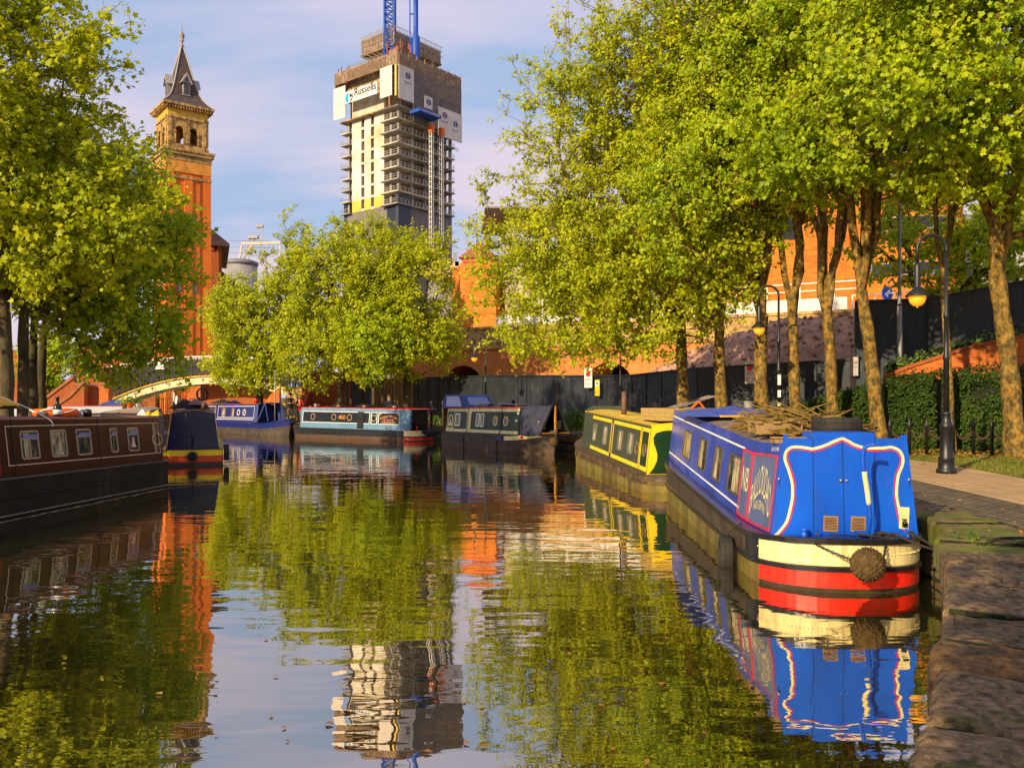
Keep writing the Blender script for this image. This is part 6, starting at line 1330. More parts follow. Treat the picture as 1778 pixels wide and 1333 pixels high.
# ------------------------------------------------ brick block with pyramid roof, overhanging roof building
d = 118; pb = thing('brick_block', 'orange brick block with a small pyramid roof beyond the viaduct', 'building', (px(806, d), d, .74), R(-12))
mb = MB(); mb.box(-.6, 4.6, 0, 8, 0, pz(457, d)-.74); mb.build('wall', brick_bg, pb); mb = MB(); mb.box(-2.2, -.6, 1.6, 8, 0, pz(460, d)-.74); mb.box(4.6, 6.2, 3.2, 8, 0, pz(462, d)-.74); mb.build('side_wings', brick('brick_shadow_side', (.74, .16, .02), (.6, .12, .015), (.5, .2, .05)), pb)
z = pz(455, d)-.74; mb = MB(); mb.box(-.4, 4.0, .3, 5, z, z+.6); mb.build('red_upstand', red_p, pb)
mb = MB(); c_ = (1.7, 2.6, z+3.4); mb.add([(-.9, -.1, z+.6), (4.4, -.1, z+.6), (4.4, 5.4, z+.6), (-.9, 5.4, z+.6), c_], [(0, 1, 4), (1, 2, 4), (2, 3, 4), (3, 0, 4), (3, 2, 1, 0)]); mb.build('pyramid_roof', mat('tile_red', (.30, .10, .05), .8, .2, 2), pb)
mb = MB(); mb.box(1.2, 1.26, -.03, .05, 0, 14); mb.build('joint', blk, pb)
d = 128; st = thing('station_canopy', 'cream railway canopy and gantry between the central trees and the brick block', 'canopy', (px(765, d), d, .74))
mb = MB(); z = pz(480, d)-.74; mb.box(-2.4, 2.8, 0, 6, z, z+2.3); mb.box(-9, -.6, -.6, 6, z+3.6, z+4.1); mb.box(2.2, 5.5, 0, 5, z+1.6, z+2.3); mb.build('cream_deck', mat('cream_cladding', (.62, .46, .22), .7, .2, 1), st)
mb = MB(); 
for x in (-1.8, 2.2): mb.bar((x, .2, z+2.3), (x, .2, z+3.7), .5)
mb.box(-2, 3, .3, 5, 0, z-.9); mb.build('piers', steel, st)
mb = MB(); 
for k in range(5): mb.bar((-2.2+k, 0, z), (-1.4+k, 0, z-1.2), .15)
mb.build('truss', iron, st)
d = 112; ov = thing('flat_roofed_building', 'cream building under a wide thin overhanging roof, half hidden by the right crowns', 'building', (px(882, d), d, .74), R(4))
zt = pz(377, d)-.74; mb = MB(); mb.box(0, 14, 0, 12, 0, zt); mb.build('wall', mat('cream_render', (.50, .43, .28), .8, .2, 1), ov)
mb = MB(); mb.add([(-3.2, -3, zt+.5), (17, -3, zt+.5), (17, 14, zt+.5), (-3.2, 14, zt+.5), (-2.2, -2.2, zt), (16, -2.2, zt), (16, 13, zt), (-2.2, 13, zt), (-3.0, -2.9, zt+.75), (17, -2.9, zt+.75), (17, 14, zt+.75), (-3.0, 14, zt+.75)], [(0, 4, 5, 1), (1, 5, 6, 2), (2, 6, 7, 3), (3, 7, 4, 0), (4, 7, 6, 5), (0, 1, 9, 8), (1, 2, 10, 9), (2, 3, 11, 10), (3, 0, 8, 11), (8, 9, 10, 11)]); mb.build('overhanging_roof', mat('roof_underside', (.26, .20, .17), .7, .2, 1), ov)
for k in range(3): mb = MB(); mb.box(.8+k*2.2, 2.4+k*2.2, -.05, .02, zt-6.5, zt-2.2); mb.build('window', mat('pale_glass', (.35, .42, .40), .2, .2, 1), ov)
# ------------------------------------------------ chapel tower
d = 85; T_ = thing('brick_church_tower', 'tall orange brick tower with a stone belfry and dark pointed slate spire', 'tower', (px(316, d+.8), d+.8, .74), R(38))
T_.scale = (.80, .80, 1)
def zz(y): return pz(y, 85)-.74
h = 2.78; mb = MB(); zc = zz(268)
mb.box(-h+.12, h-.12, -h+.12, h-.12, 0, zc-.4)
for sx_ in (-1, 1):
    for sy in (-1, 1): mb.box(min(sx_*h, sx_*(h-1.0)), max(sx_*h, sx_*(h-1.0)), min(sy*h, sy*(h-1.0)), max(sy*h, sy*(h-1.0)), 0, zc-.5)
for s_ in (-1, 1): mb.box(-.5, .5, min(s_*h, s_*(h-.4)), max(s_*h, s_*(h-.4)), 0, zc-2.4); mb.box(min(s_*h, s_*(h-.4)), max(s_*h, s_*(h-.4)), -.5, .5, 0, zc-2.4)
mb.build('shaft', brick('brick_tower', (.86, .20, .02), (.76, .155, .016), (.62, .2, .05), w=.45, h=.15, ms=.018, bump=.003, var=.22), T_)
mb = MB(); mb.box(-h-.08, h+.08, -h-.08, h+.08, zc-1.0, zc-.45); mb.box(-h-.42, h+.42, -h-.42, h+.42, zc-.12, zc+.12); mb.box(-h-.3, h+.3, -h-.3, h+.3, zc-.45, zc-.12); mb.box(-h-.10, h+.10, -h-.10, h+.10, zz(538), zz(535)); mb.box(-h-.06, h+.06, -h-.06, h+.06, zz(316), zz(312)); mb.build('stone_band', stone_y, T_)
mb = MB(); mb.box(-h-.03, h+.03, -h-.03, h+.03, zc-2.2, zc-1.0); mb.build('arcade_band', mat('tan_band', (.74, .30, .05), .9, .4, 1.5), T_)
# belfry: four walls with twin arches
zb0, zb1 = zc+.12, zz(208); b = 2.45
for k in range(4):
    mb = MB(); arch_wall(mb, -b, b-.42, zb0, zb1, [(-1.0, .52, zb1-1.5, zb0+.6), (.72, .52, zb1-1.5, zb0+.6)], .30)
    for x in (-b+.02, -.28, b-.62): mb.box(x, x+.42, -.12, 0, zb0+.7, zb1-.35)
    mb.box(-b, b-.42, -.16, 0, zb0, zb0+.5); mb.box(-b-.02, b-.42, -.16, 0, zb1-.28, zb1)
    for cx in (-1.0, .72):
        for sd in (-1, 1): mb.box(cx+sd*.55-.09, cx+sd*.55+.09, -.08, 0, zb0+.6, zb1-1.7); mb.box(cx+sd*.55-.12, cx+sd*.55+.12, -.12, 0, zb1-1.72, zb1-1.5)
    o = mb.build('belfry_wall', stone_y, T_); o.rotation_euler = (0, 0, k*math.pi/2); o.location = Matrix.Rotation(k*math.pi/2, 3, 'Z') @ Vector((0, -b, 0))
mb = MB(); mb.box(-b+.43, b-.43, -b+.43, b-.43, zb0, zb0+.3); mb.build('belfry_floor', stone_y, T_)
mb = MB(); mb.box(-b-.02, b+.02, -b-.02, b+.02, zb1, zz(196)); mb.build('yellow_frieze', stone_gold, T_)
e = b+.68; ze = zz(190); mb = MB(); mb.box(-b-.25, b+.25, -b-.25, b+.25, zz(196), zz(196)+.22); mb.box(-e, e, -e, e, ze-.14, ze+.10)
for k in range(4):
    for i in range(17):
        x = -b-.2 + i*(2*b+.4)/16; p = Matrix.Rotation(k*math.pi/2, 3, 'Z') @ Vector((x, -b-.38, ze-.28)); mb.obox(p, (.16, .42, .26), k*math.pi/2)
mb.build('dentil_cornice', stone_y, T_)
prof_ = [(e-.05, ze+.10), (2.55, zz(182)), (1.98, zz(172)), (1.62, zz(160)), (1.35, zz(148)), (1.08, zz(132)), (.62, zz(105)), (.20, zz(80)), (.13, zz(76))]
mb = MB(); V2 = [(sx_*r_, sy*r_, z) for r_, z in prof_ for sx_, sy in ((-1, -1), (1, -1), (1, 1), (-1, 1))]
mb.add(V2, [(4*i+j, 4*i+(j+1) % 4, 4*i+4+(j+1) % 4, 4*i+4+j) for i in range(len(prof_)-1) for j in range(4)] + [(3, 2, 1, 0)]); spire = mb.build('spire', slate, T_)
mb = MB(); 
for j in range(4):
    for i in range(len(prof_)-1): mb.bar(V2[4*i+j], V2[4*i+4+j], .12)
mb.build('lead_hips', lead, spire)
for k in range(4):
    M_ = Matrix.Rotation(k*math.pi/2, 3, 'Z'); z0 = zz(168); dm = MB()
    dm.box(-.42, .42, -1.95, -1.1, z0, z0+1.35); dm.prism([(-.75, -2.15, z0+1.15), (0, -2.15, z0+2.25), (.75, -2.15, z0+1.15), (.62, -2.15, z0+1.15), (0, -2.15, z0+1.95), (-.62, -2.15, z0+1.15)], (0, 1.2, 0)); dm.prism([(-.42, -1.95, z0+1.35), (.42, -1.95, z0+1.35), (0, -1.95, z0+1.95)], (0, .8, 0)); dm.box(-.5, .5, -2.0, -1.1, z0-.08, z0)
    o = dm.build('dormer', lead, spire); o.rotation_euler = (0, 0, k*math.pi/2)
    lv = MB()
    for i in range(7): lv.box(-.34, .34, -1.98, -1.955, z0+.08+i*.18, z0+.19+i*.18)
    lv.prism([(-.2, -1.975, z0+1.4), (.2, -1.975, z0+1.4), (0, -1.975, z0+1.75)], (0, .01, 0)); lv.build('louvres', blk, o)
mb = MB(); zt = zz(76); mb.lathe([(.16, zt-.1), (.30, zt+.05), (.16, zt+.2), (.12, zt+.5), (.30, zt+.6), (.14, zt+.7), (.34, zt+1.0), (.30, zt+1.25), (.06, zt+1.6), (.02, zt+1.8)], (0, 0, 0), 10); mb.tube([(0, 0, zt+1.7), (0, 0, zt+2.6)], .025, 5); mb.build('finial', mat('finial_stone', (.34, .24, .18), .7, .3), T_)
for k in (0, 3):
    for x in ((.78, -1.1) if k == 0 else (-1.1, .9)):
        mb = MB(); zw = zz(510); P_ = [(x-.28, 0, zw), (x+.28, 0, zw)] + [(x+.28*math.cos(a), 0, zw+1.15+.28*math.sin(a)) for a in [math.pi*i/8 for i in range(9)]]; mb.prism(P_, (0, -.05, 0))
        o = mb.build('arched_window', mat('window_grey', (.20, .17, .14), .4, .4, 4), T_); o.rotation_euler = (0, 0, k*math.pi/2); o.location = Matrix.Rotation(k*math.pi/2, 3, 'Z') @ Vector((0, -h+.12, 0))
        mb = MB(); Q_ = [(x-.42, 0, zw-.1)] + [(x-.38*math.cos(a), 0, zw+1.15+.40*math.sin(a)) for a in [math.pi*i/8 for i in range(9)]] + [(x+.42, 0, zw-.1)]; 
        for a, c_ in zip(Q_, Q_[1:]): mb.bar(a, c_, .09)
        mb.build('arch_surround', brick_d, o)
for k in (0, 3):
    mb = MB(); mb.box(1.42, 1.50, -h-.02, -h+.12, 0, zc-2.2); mb.box(-1.55, -1.47, -h-.02, -h+.12, 0, zc-2.2); o = mb.build('dark_recess_line', mat('brick_joint_dark', (.22, .05, .01), .9, .2), T_); o.rotation_euler = (0, 0, k*math.pi/2)
# chapel body to the right of and behind the tower
d = 92; ch = thing('chapel', 'red brick chapel with a steep gable roof right behind the tower', 'chapel', (px(372, d), d, .74), R(20))
z = pz(432, d)-.74; mb = MB(); mb.box(-6, .8, 0, 16, 0, z); mb.build('wall', brick_d, ch)
mb = MB(); mb.prism([(-7.2, -.5, z+.3), (1.6, -.5, z+.3), (1.6, -.5, z+.55), (-2.6, -.5, z+3.9), (-7.2, -.5, z+.6)], (0, 17, 0)); mb.build('gable_roof', mat('roof_slate_pale', (.24, .19, .14), .8, .3, 1), ch)
mb = MB()
for i in range(10): mb.box(-5.8+i*.68, -5.5+i*.68, -.2, 0, z-.2, z+.2)
mb.box(-6, .9, -.1, .1, z+.18, z+.32); mb.build('eaves_brackets', brick_d, ch)
mb = MB(); z2 = pz(470, d)-.74; mb.prism([(.8, 0, z2), (3.4, 0, z2-2.2), (3.4, 0, z2-3), (.8, 0, z2-1.2)], (0, 14, 0)); mb.build('side_aisle_roof', slate, ch)
mb = MB(); mb.box(.8, 3.2, .3, 14, 0, z2-3); mb.build('side_aisle_wall', brick_d, ch)
# gasholder like drum, far cranes, cable gantry
d = 150; gd = thing('round_grey_building', 'low round grey building behind the chapel', 'building', (px(408, d), d+3, .74))
z = pz(447, d)-.74; mb = MB(); mb.lathe([(3.0, 0), (3.0, z-1.0)], (0, 0, 0), 24); mb.build('drum', mat('grey_drum', (.30, .27, .27), .6, .2, .5), gd); mb = MB(); mb.lathe([(3.15, z-1.0), (3.2, z-.4), (2.2, z)], (0, 0, 0), 24); mb.build('roof', mat('drum_roof', (.20, .19, .20), .5, .2), gd)
def farcrane(label, p_, top, bot, d_, lean, r_):
    t_ = thing('tower_crane', label, 'crane', (px(p_, d_), d_, pz(bot, d_)), 0, 'distant cranes'); H = pz(top, d_)-pz(bot, d_); mb = MB()
    for s_ in (-1, 1): mb.bar((s_*r_, 0, 0), (s_*r_+lean, 0, H), r_*.35)
    for i in range(10): f, g = i/10, (i+1)/10; sd = 1 if i % 2 else -1; mb.bar((sd*r_+lean*f, 0, H*f), (-sd*r_+lean*g, 0, H*g), r_*.22)
    mb.build('lattice_jib', mat('crane_pale', (.42, .34, .30), .6, .2), t_); mb = MB(); mb.obox((lean, 0, H), (r_*4, r_*2, r_*1.2)); mb.build('jib_head', steel, t_)
    mb = MB(); mb.box(-.8*r_, .8*r_, -.5, .5, -bot*0-20, 0); mb.build('mast', steel, t_)
farcrane('nearer pale lattice crane leaning right behind the central trees', 421, 412, 470, 170, 2.2, .5); farcrane('farther thin grey crane jib above the central trees', 460, 393, 470, 260, -1.6, .55)
gt = thing('overhead_gantry', 'pale horizontal gantry beam crossing the pale crane', 'gantry', (px(440, 165), 165, pz(423, 165)))
mb = MB(); mb.bar((-2.4, 0, 0), (5.4, 0, .2), .3, .55); mb.bar((-.2, 0, -.2), (-2.0, 0, -2.6), .25); mb.bar((-2.2, 0, 0), (-4.2, 0, -11), .35); mb.box(5.1, 5.4, 0, .3, -40, .2); mb.build('beam', mat('gantry_pale', (.55, .47, .40), .6, .2), gt)
for i, y in enumerate((416, 427, 437)):
    mb = MB(); mb.tube([(px(365, 165), 165, pz(y, 165)), (px(405, 165), 165, pz(y+2, 165)), (px(470, 165), 165, pz(y+3, 165))], .05, 5); o = mb.build('overhead_cable', steel); tag(o, ['top', 'middle', 'bottom'][i] + ' one of the thin cables right of the brick tower', 'cable', 'overhead cables')
# ------------------------------------------------ unfinished tower block
TW = thing('unfinished_tower_block', 'tall concrete tower block under construction with wrapped top floors', 'tower block', (px(692, 220), 220, .74), R(0))
ct_, st__ = math.cos(R(39)), math.sin(R(39)); 
UX, VX = Vector((-ct_, st__, 0)), Vector((st__, ct_, 0))
class TB(MB):
    def b(s, u0, u1, v0, v1, z0, z1):
        P_ = [UX*u + VX*v for u, v in ((u0, v0), (u1, v0), (u1, v1), (u0, v1))]; k = len(s.v)
        return s.add([p + Vector((0, 0, z0)) for p in P_] + [p + Vector((0, 0, z1)) for p in P_], [(0, 1, 2, 3), (7, 6, 5, 4), (0, 4, 5, 1), (1, 5, 6, 2), (2, 6, 7, 3), (3, 7, 4, 0)])
    def l(s, u0, v0, z0, u1, v1, z1, a): return s.bar(UX*u0+VX*v0+Vector((0, 0, z0)), UX*u1+VX*v1+Vector((0, 0, z1)), a)
def tz(y): return pz(y, 220)-.74
zc0, zs = tz(353), tz(185); nf = 8; fh = (zs-zc0)/nf
k = TB(); k.b(0, 20.5, 0, 20.5, 0, zc0); k.build('dark_cladding', mat('dark_cladding', (.20, .165, .15), .5, .25, .15), TW)
k = TB(); 
for u in (6, 8.5, 13, 17): k.b(u, u+.5, -.06, 0, zc0-22, zc0-.8)
for z in range(1, 8): k.b(0, 20.5, -.05, 0, zc0-z*3.3, zc0-z*3.3+.12); k.b(-.05, 0, 0, 20.5, zc0-z*3.3, zc0-z*3.3+.12)
for v in (1.5, 4, 5.2, 14, 15.2, 17, 18.4): k.b(-.06, 0, v, v+.35, zc0-22, zc0-3*(v % 2))
k.build('cladding_joints', mat('cladding_light', (.26, .23, .22), .5, .2), TW)
k = TB(); k.b(.8, 4.4, -.08, 0, zc0-14, zc0); k.b(20.5, 22, -.1, 3, 0, zc0+3); k.build('dark_glass_strip', darkglass, TW)
k = TB(); k.b(-.5, .6, -.5, 4, zc0-12, zc0+2.4) ; k.build('dark_corner_fin', mat('fin_dark', (.05, .055, .07), .4, .2), TW)
# stair core wall facing the sun, with two columns of slots: built as strips between openings
k = TB(); us = [5.6, 9.6, 10.9, 13.5, 14.8, 18.6]
for z in range(nf):
    a, b_ = zc0+z*fh, zc0+(z+1)*fh
    for i in (0, 2, 4): k.b(us[i], us[i+1], 0, 3, a, b_-.08)
    for i in (1, 3): k.b(us[i], us[i+1], 0, 3, a, a+.55); k.b(us[i], us[i+1], .9, 3, a+.55, b_)
for z in range(nf+1): k.b(5.7, 18.5, .08, 3, zc0+z*fh-.09, zc0+z*fh)
k.b(5.6, 18.6, 0, 3, zs, tz(140)); k.build('stair_core_wall', mat('pale_concrete', (.72, .65, .54), .85, .22, .35, col2=(.60, .48, .28), scale2=.16, thr=(.45, .65)), TW)
k = TB(); 
for i in (0, 2, 4): k = TB(); k.b(us[i]+.04, us[i+1]-.04, -.05, -.004, zc0, zc0+3.0); k.build('yellow_panel', mat('bright_yellow_board', (.72, .48, .07), .8, .2, .4), TW)
k = TB(); k.b(5.7, 18.5, -.05, -.004, tz(188), tz(140)-1); k.build('ochre_concrete_band', conc, TW)
for i in (1, 3):
    k = TB()
    for z in range(nf): k.b(us[i]+.1, us[i+1]-.1, .6, .88, zc0+z*fh+.56, zc0+(z+1)*fh-.1)
    k.build('slot_windows', mat('slot_brown', (.10, .05, .02), .7, .5, .4), TW)
# floor slabs, columns, recessed dark interior
for z in range(nf+1):
    a = zc0+z*fh; k = TB(); k.b(-1.2, 5.6, -1.5, 20.5, a-.35, a) ; k.b(-.6, 5.6, -.8, 21.0, a, a+.01); k.b(18.6, 22.4, -1.0, 20.5, a-.3, a); k.b(5.6, 18.6, 3, 21.2, a-.3, a-.001); k.build('floor_slab', conc if z % 2 else conc_d, TW)
for u, v in ((.3, .3), (3.0, .2), (.3, 5), (.3, 10), (.3, 15), (.3, 20), (20.2, .3), (20.2, 10), (20.2, 20)):
    k = TB(); k.b(u-.3, u+.4, v-.2, v+.5, zc0, zs); k.build('column', conc_d, TW)
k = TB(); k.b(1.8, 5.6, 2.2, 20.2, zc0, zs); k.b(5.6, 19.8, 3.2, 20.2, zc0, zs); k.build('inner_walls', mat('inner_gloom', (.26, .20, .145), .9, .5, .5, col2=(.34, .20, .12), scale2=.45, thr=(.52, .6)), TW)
k = TB()
for z in range(nf):
    a = zc0+z*fh
    for (u0, v0, u1, v1) in ((-1.1, -1.4, 5.5, -1.4), (-1.1, -1.4, -1.1, 20.4), (22.3, -.9, 18.7, -.9), (22.3, -.9, 22.3, 19), (-.4, 20.9, 6, 20.9)):
        k.l(u0, v0, a+1.15, u1, v1, a+1.15, .07); k.l(u0, v0, a+.6, u1, v1, a+.6, .05); n = int(math.hypot(u1-u0, v1-v0)/1.3)
        for i in range(n+1): f = i/max(1, n); u, v = u0+(u1-u0)*f, v0+(v1-v0)*f; k.l(u, v, a, u, v, a+1.2, .06)
k.build('guard_rails', mat('rail_grey', (.50, .42, .34), .6, .3, 1), TW)
# wrapped formwork storeys
z0_, z1_ = tz(187), tz(100); grate = mat('formwork_brown', (.42, .29, .19), .9, .5, .7, col2=(.22, .14, .09), scale2=1.3, thr=(.42, .6)); sheet_w = mat('white_sheeting', (.66, .58, .50), .75, .18, .25, .05, .8)
k = TB(); k.b(-2.2, 23.4, -2.2, -1.9, tz(118), tz(96)); k.b(-2.2, -1.9, -2.2, 22, tz(122), tz(96)); k.b(23.1, 23.4, -2.2, 8, z0_+8, tz(96)); k.build('mesh_screens', grate, TW)
k = TB()
for i in range(46):
    u = -2+i*.56; k.b(u, u+.10, -2.35, -2.2, tz(118), tz(96)-((i*37) % 5)*.25)
for z in range(9): k.b(2.5, 18, -2.42, -2.36, tz(118)+z*.36, tz(118)+z*.36+.10) if z < 9 else None
for i in range(34): v = -2+i*.72; k.b(-2.35, -2.2, v, v+.10, tz(150) if i > 10 else tz(122), tz(98)+((i*31) % 4)*.3)
k.build('scaffold_tubes', mat('scaffold', (.36, .24, .15), .8, .4, 1), TW)
k = TB(); k.b(-.9, 22.3, -1.5, 20, tz(187), tz(187)+.3); k.b(0, 20.5, 0, 20.5, tz(150), tz(106)); k.b(0, 5, 1, 20.5, zs, tz(140)); k.b(18.6, 20.5, 1, 20.5, zs, tz(140)); k.build('upper_storeys', mat('upper_brown', (.30, .20, .12), .9, .4, .6, col2=(.55, .38, .16), scale2=.5, thr=(.5, .6)), TW)
def sheet(u0, u1, v0, v1, z0, z1, nm='white_sheet'): k = TB(); k.b(u0, u1, v0, v1, z0, z1); return k.build(nm, sheet_w, TW)
sheet(18.6, 23.6, -2.46, -2.3, tz(182), tz(124)); sheet(-.2, 4.4, -2.56, -2.4, tz(170), tz(118)); sheet(-2.5, -2.36, -2.2, 3.2, tz(178), tz(120)); sheet(-2.5, -2.36, 7.3, 10.2, tz(178), tz(156), 'white_sheet'); sheet(-2.5, -2.36, 12.5, 22, tz(218), tz(166))
k = TB(); k.b(-2.3, -2.15, 3.2, 22, tz(208), tz(118)); k.build('dark_mesh', mat('dark_mesh', (.17, .14, .125), .9, .4, .8), TW)
k = TB(); k.b(-1.6, -1.0, -2.3, -1.7, tz(172), tz(118)); k.build('yellow_post', conc_y, TW)
k = TB(); k.b(4.9, 18.2, -3.2, -2.9, tz(161), tz(140)); bn = k.build('banner', white_p, TW)
def uw(mb, txt, u_left, z0, w_, h_, v=-3.22): word(mb, txt, UX*u_left+VX*v+Vector((0, 0, z0)), -UX, Vector((0, 0, 1)), w_, h_, bold=.09)
k = TB(); uw(k, 'Russells', 13.8, tz(152.5), 8.6, 1.95); k.build('lettering', mat('ink', (.03, .02, .05), .6, .1), bn)
k = TB(); uw(k, 'Construction', 13.4, tz(156.2), 5.2, .5); k.build('small_lettering', mat('pale_gold_ink', (.60, .45, .2), .6, .1), bn)
def disc(mb, uc, zc_, r_, a0, a1, v=-3.22, face='u', n=12):
    P_ = [(r_*math.cos(R(a0+(a1-a0)*i/n)), r_*math.sin(R(a0+(a1-a0)*i/n))) for i in range(n+1)]
    if face == 'u': mb.prism([UX*(uc-a)+VX*v+Vector((0, 0, zc_+b_)) for a, b_ in P_], -VX*.03)
    else: mb.prism([UX*v+VX*(uc+a)+Vector((0, 0, zc_+b_)) for a, b_ in P_], -UX*.03)
k = TB(); disc(k, 16.3, tz(151.5), 1.35, 90, 270); k.build('cyan_half_disc', mat('cyan_ink', (.01, .38, .55), .5, .1), bn)
k = TB(); disc(k, 15.9, tz(151.5), 1.35, 10, -90); k.prism([UX*15.9+VX*-3.22+Vector((0, 0, tz(151.5)+1.35)), UX*15.9+VX*-3.22+Vector((0, 0, tz(151.5))), UX*14.6+VX*-3.22+Vector((0, 0, tz(151.5))), UX*14.6+VX*-3.22+Vector((0, 0, tz(151.5)+.9)), UX*15.2+VX*-3.22+Vector((0, 0, tz(151.5)+.6))], -VX*.03); k.build('dark_half_disc', mat('violet_ink', (.06, .03, .12), .5, .1), bn)
for (v, zc_) in ((1.0, tz(134)), (8.7, tz(166)), (15, tz(178)), (19.3, tz(187))):
    k = TB(); disc(k, v-.1, zc_, .85, 90, 270, -2.52, 'v'); disc(k, v+.1, zc_, .85, -90, 90, -2.52, 'v'); word(k, 'Russells', UX*-2.54+VX*(v-1.2)+Vector((0, 0, zc_-2.1)), VX, Vector((0, 0, 1)), 2.4, .6)
    if v != 8.7: word(k, 'AXIS', UX*-2.54+VX*(v-1.2)+Vector((0, 0, zc_-7.5)), VX, Vector((0, 0, 1)), 2.4, 1.0)
    k.build('printed_logo', mat('faded_ink', (.12, .11, .20), .7, .2), TW)
# hoist masts, blue hoist deck
for v in (8.0, 11.9):
    k = TB(); 
    for du, dv in ((0, 0), (.8, 0), (0, .8), (.8, .8)): k.l(-3.4-du, v+dv, 0, -3.4-du, v+dv, tz(205), .14)
    for i in range(56): z = i*1.35; k.b(-4.2, -3.4, v, v+.8, z, z+.12); k.l(-4.2, v, z, -4.2, v+.8, z+1.35, .09) if z < tz(206) else None
    hm = k.build('hoist_mast', white_p, TW); k = TB(); k.b(-4.5, -3.2, v-.2, v+1.0, tz(222), tz(208)); k.build('orange_top', mat('orange_red', (.80, .14, .02), .5, .1), hm)
k = TB(); k.b(-6.4, -2.6, 1.5, 9.5, tz(199), tz(193)); hd_ = k.build('blue_hoist_deck', mat('deck_blue', (.015, .07, .40), .5, .2), TW)
k = TB(); word(k, 'MASTCLIMBERS', UX*-6.44+VX*2+Vector((0, 0, tz(197.6))), VX, Vector((0, 0, 1)), 7, .55); k.build('deck_lettering', white_p, hd_)
# top core, formwork platform, crane mast
k = TB(); k.b(6.5, 13, 5, 18, tz(106), tz(62)); k.build('top_core', conc_y, TW)
k = TB(); k.b(4.0, 17.5, 2.0, 20.5, tz(66), tz(63)); k.b(4.4, 17.0, 2.2, 2.5, tz(63), tz(36)); k.b(4.2, 4.5, 2.2, 20.2, tz(63), tz(40)); k.b(4.4, 17.0, 20.0, 20.3, tz(63), tz(42)); k.b(16.8, 17.1, 2.2, 20.2, tz(63), tz(36)); k.build('top_formwork', grate, TW)
k = TB()
for i in range(22):
    u = 4+i*.62; k.l(u, 1.9, tz(64), u, 1.9, tz(34)+((i*17) % 4)*.4, .10)
for i in range(26): v = 2+i*.72; k.l(3.9, v, tz(64), 3.9, v, tz(33)+((i*13) % 3)*.4, .10)
for z in (tz(32), tz(40), tz(50)): k.l(3.9, 1.9, z, 3.9, 21, z, .10); k.l(3.9, 1.9, z, 18, 1.9, z, .10)
for i in range(7): k.l(5+i*2, 2, tz(66), 6.5+i, 5, tz(78), .16); k.l(4.2, 3+i*2.6, tz(66), 6.5, 5+i*1.8, tz(78), .16)
k.build('top_scaffold', mat('scaffold_grey', (.34, .27, .22), .8, .4, 1), TW)
rb_ = mat('rusty_red_steel', (.34, .10, .06), .8, .4, 1)
k = TB()
for i in range(14): u = 18.8+((i*29) % 40)/10; v = -1.9+((i*53) % 30)/10; k.l(u, v, tz(120), u, v, tz(97)+((i*7) % 5)*.5, .28)
for i in range(20): u = -1.8+((i*29) % 50)/10; v = -1.9+((i*53) % 60)/10; k.l(u, v, tz(116), u, v, tz(88)+((i*7) % 5)*.6, .28)
for i in range(24): v = 3+i*.78; k.l(-1.9, v, tz(128)-v*.1, -1.9, v, tz(112)-v*.55+((i*7) % 4)*.6, .22)
k.build('rebar_and_props', rb_, TW)
k = TB(); k.b(-2.1, 1.6, -2, 4.2, tz(108), tz(90)); k.build('corner_formwork', mat('corner_brown', (.30, .15, .09), .9, .5, .8), TW)
k = TB(); 
for z in (tz(94), tz(91)): k.l(4, -2, z, 18.5, -2, z, .10); k.l(-1.9, 5, z-2, -1.9, 20, z-7, .10)
for i in range(9): k.l(4+i*1.8, -2, tz(97), 4+i*1.8, -2, tz(91), .08)
k.build('edge_rails', steel, TW)
CR = thing('tower_crane_mast', 'blue lattice crane mast rising out of the unfinished tower block', 'crane', (px(677, 226), 226, tz(92)))
mb = MB(); H = 34; s_ = 1.35; bl_m = mat('crane_blue', (.012, .075, .42), .45, .25, 1)
for x, y in ((-s_, -s_), (s_, -s_), (s_, s_), (-s_, s_)): mb.bar((x, y, -2), (x, y, H), .36)
n = 17
for i in range(n):
    z = i*H/n; z2 = (i+1)*H/n
    for (a, b_) in (((-s_, -s_), (s_, -s_)), ((s_, -s_), (s_, s_)), ((s_, s_), (-s_, s_)), ((-s_, s_), (-s_, -s_))):
        mb.bar((*a, z), (*b_, z2), .20); mb.bar((*b_, z), (*a, z2), .20); mb.bar((*a, z), (*b_, z), .20)
mb.build('mast', bl_m, CR)
HC = thing('climbing_hoist_column', 'solid blue column standing at the right of the tower block platform', 'crane', (px(722, 226), 226, tz(94)))
mb = MB(); mb.lathe([(.5, 0), (.9, 1.5), (.9, 11), (1.5, 11.2), (1.5, 5)], (0, 0, 0), 12) if False else mb.lathe([(.5, -1), (1.1, 1), (1.1, 7.5), (.65, 8.5), (.65, 25.5), (.85, 25.6), (.85, 26.2), (.3, 26.4)], (0, 0, 0), 12); mb.build('column', bl_m, HC)
mb = MB(); mb.bar((-1.6, 0, 2), (-1.6, 0, 26), .3); mb.bar((-1.6, 0, 26), (0, 0, 26.4), .3); mb.bar((-1.6, 0, 14), (0, 0, 14), .3); mb.build('side_pipe', bl_m, HC)
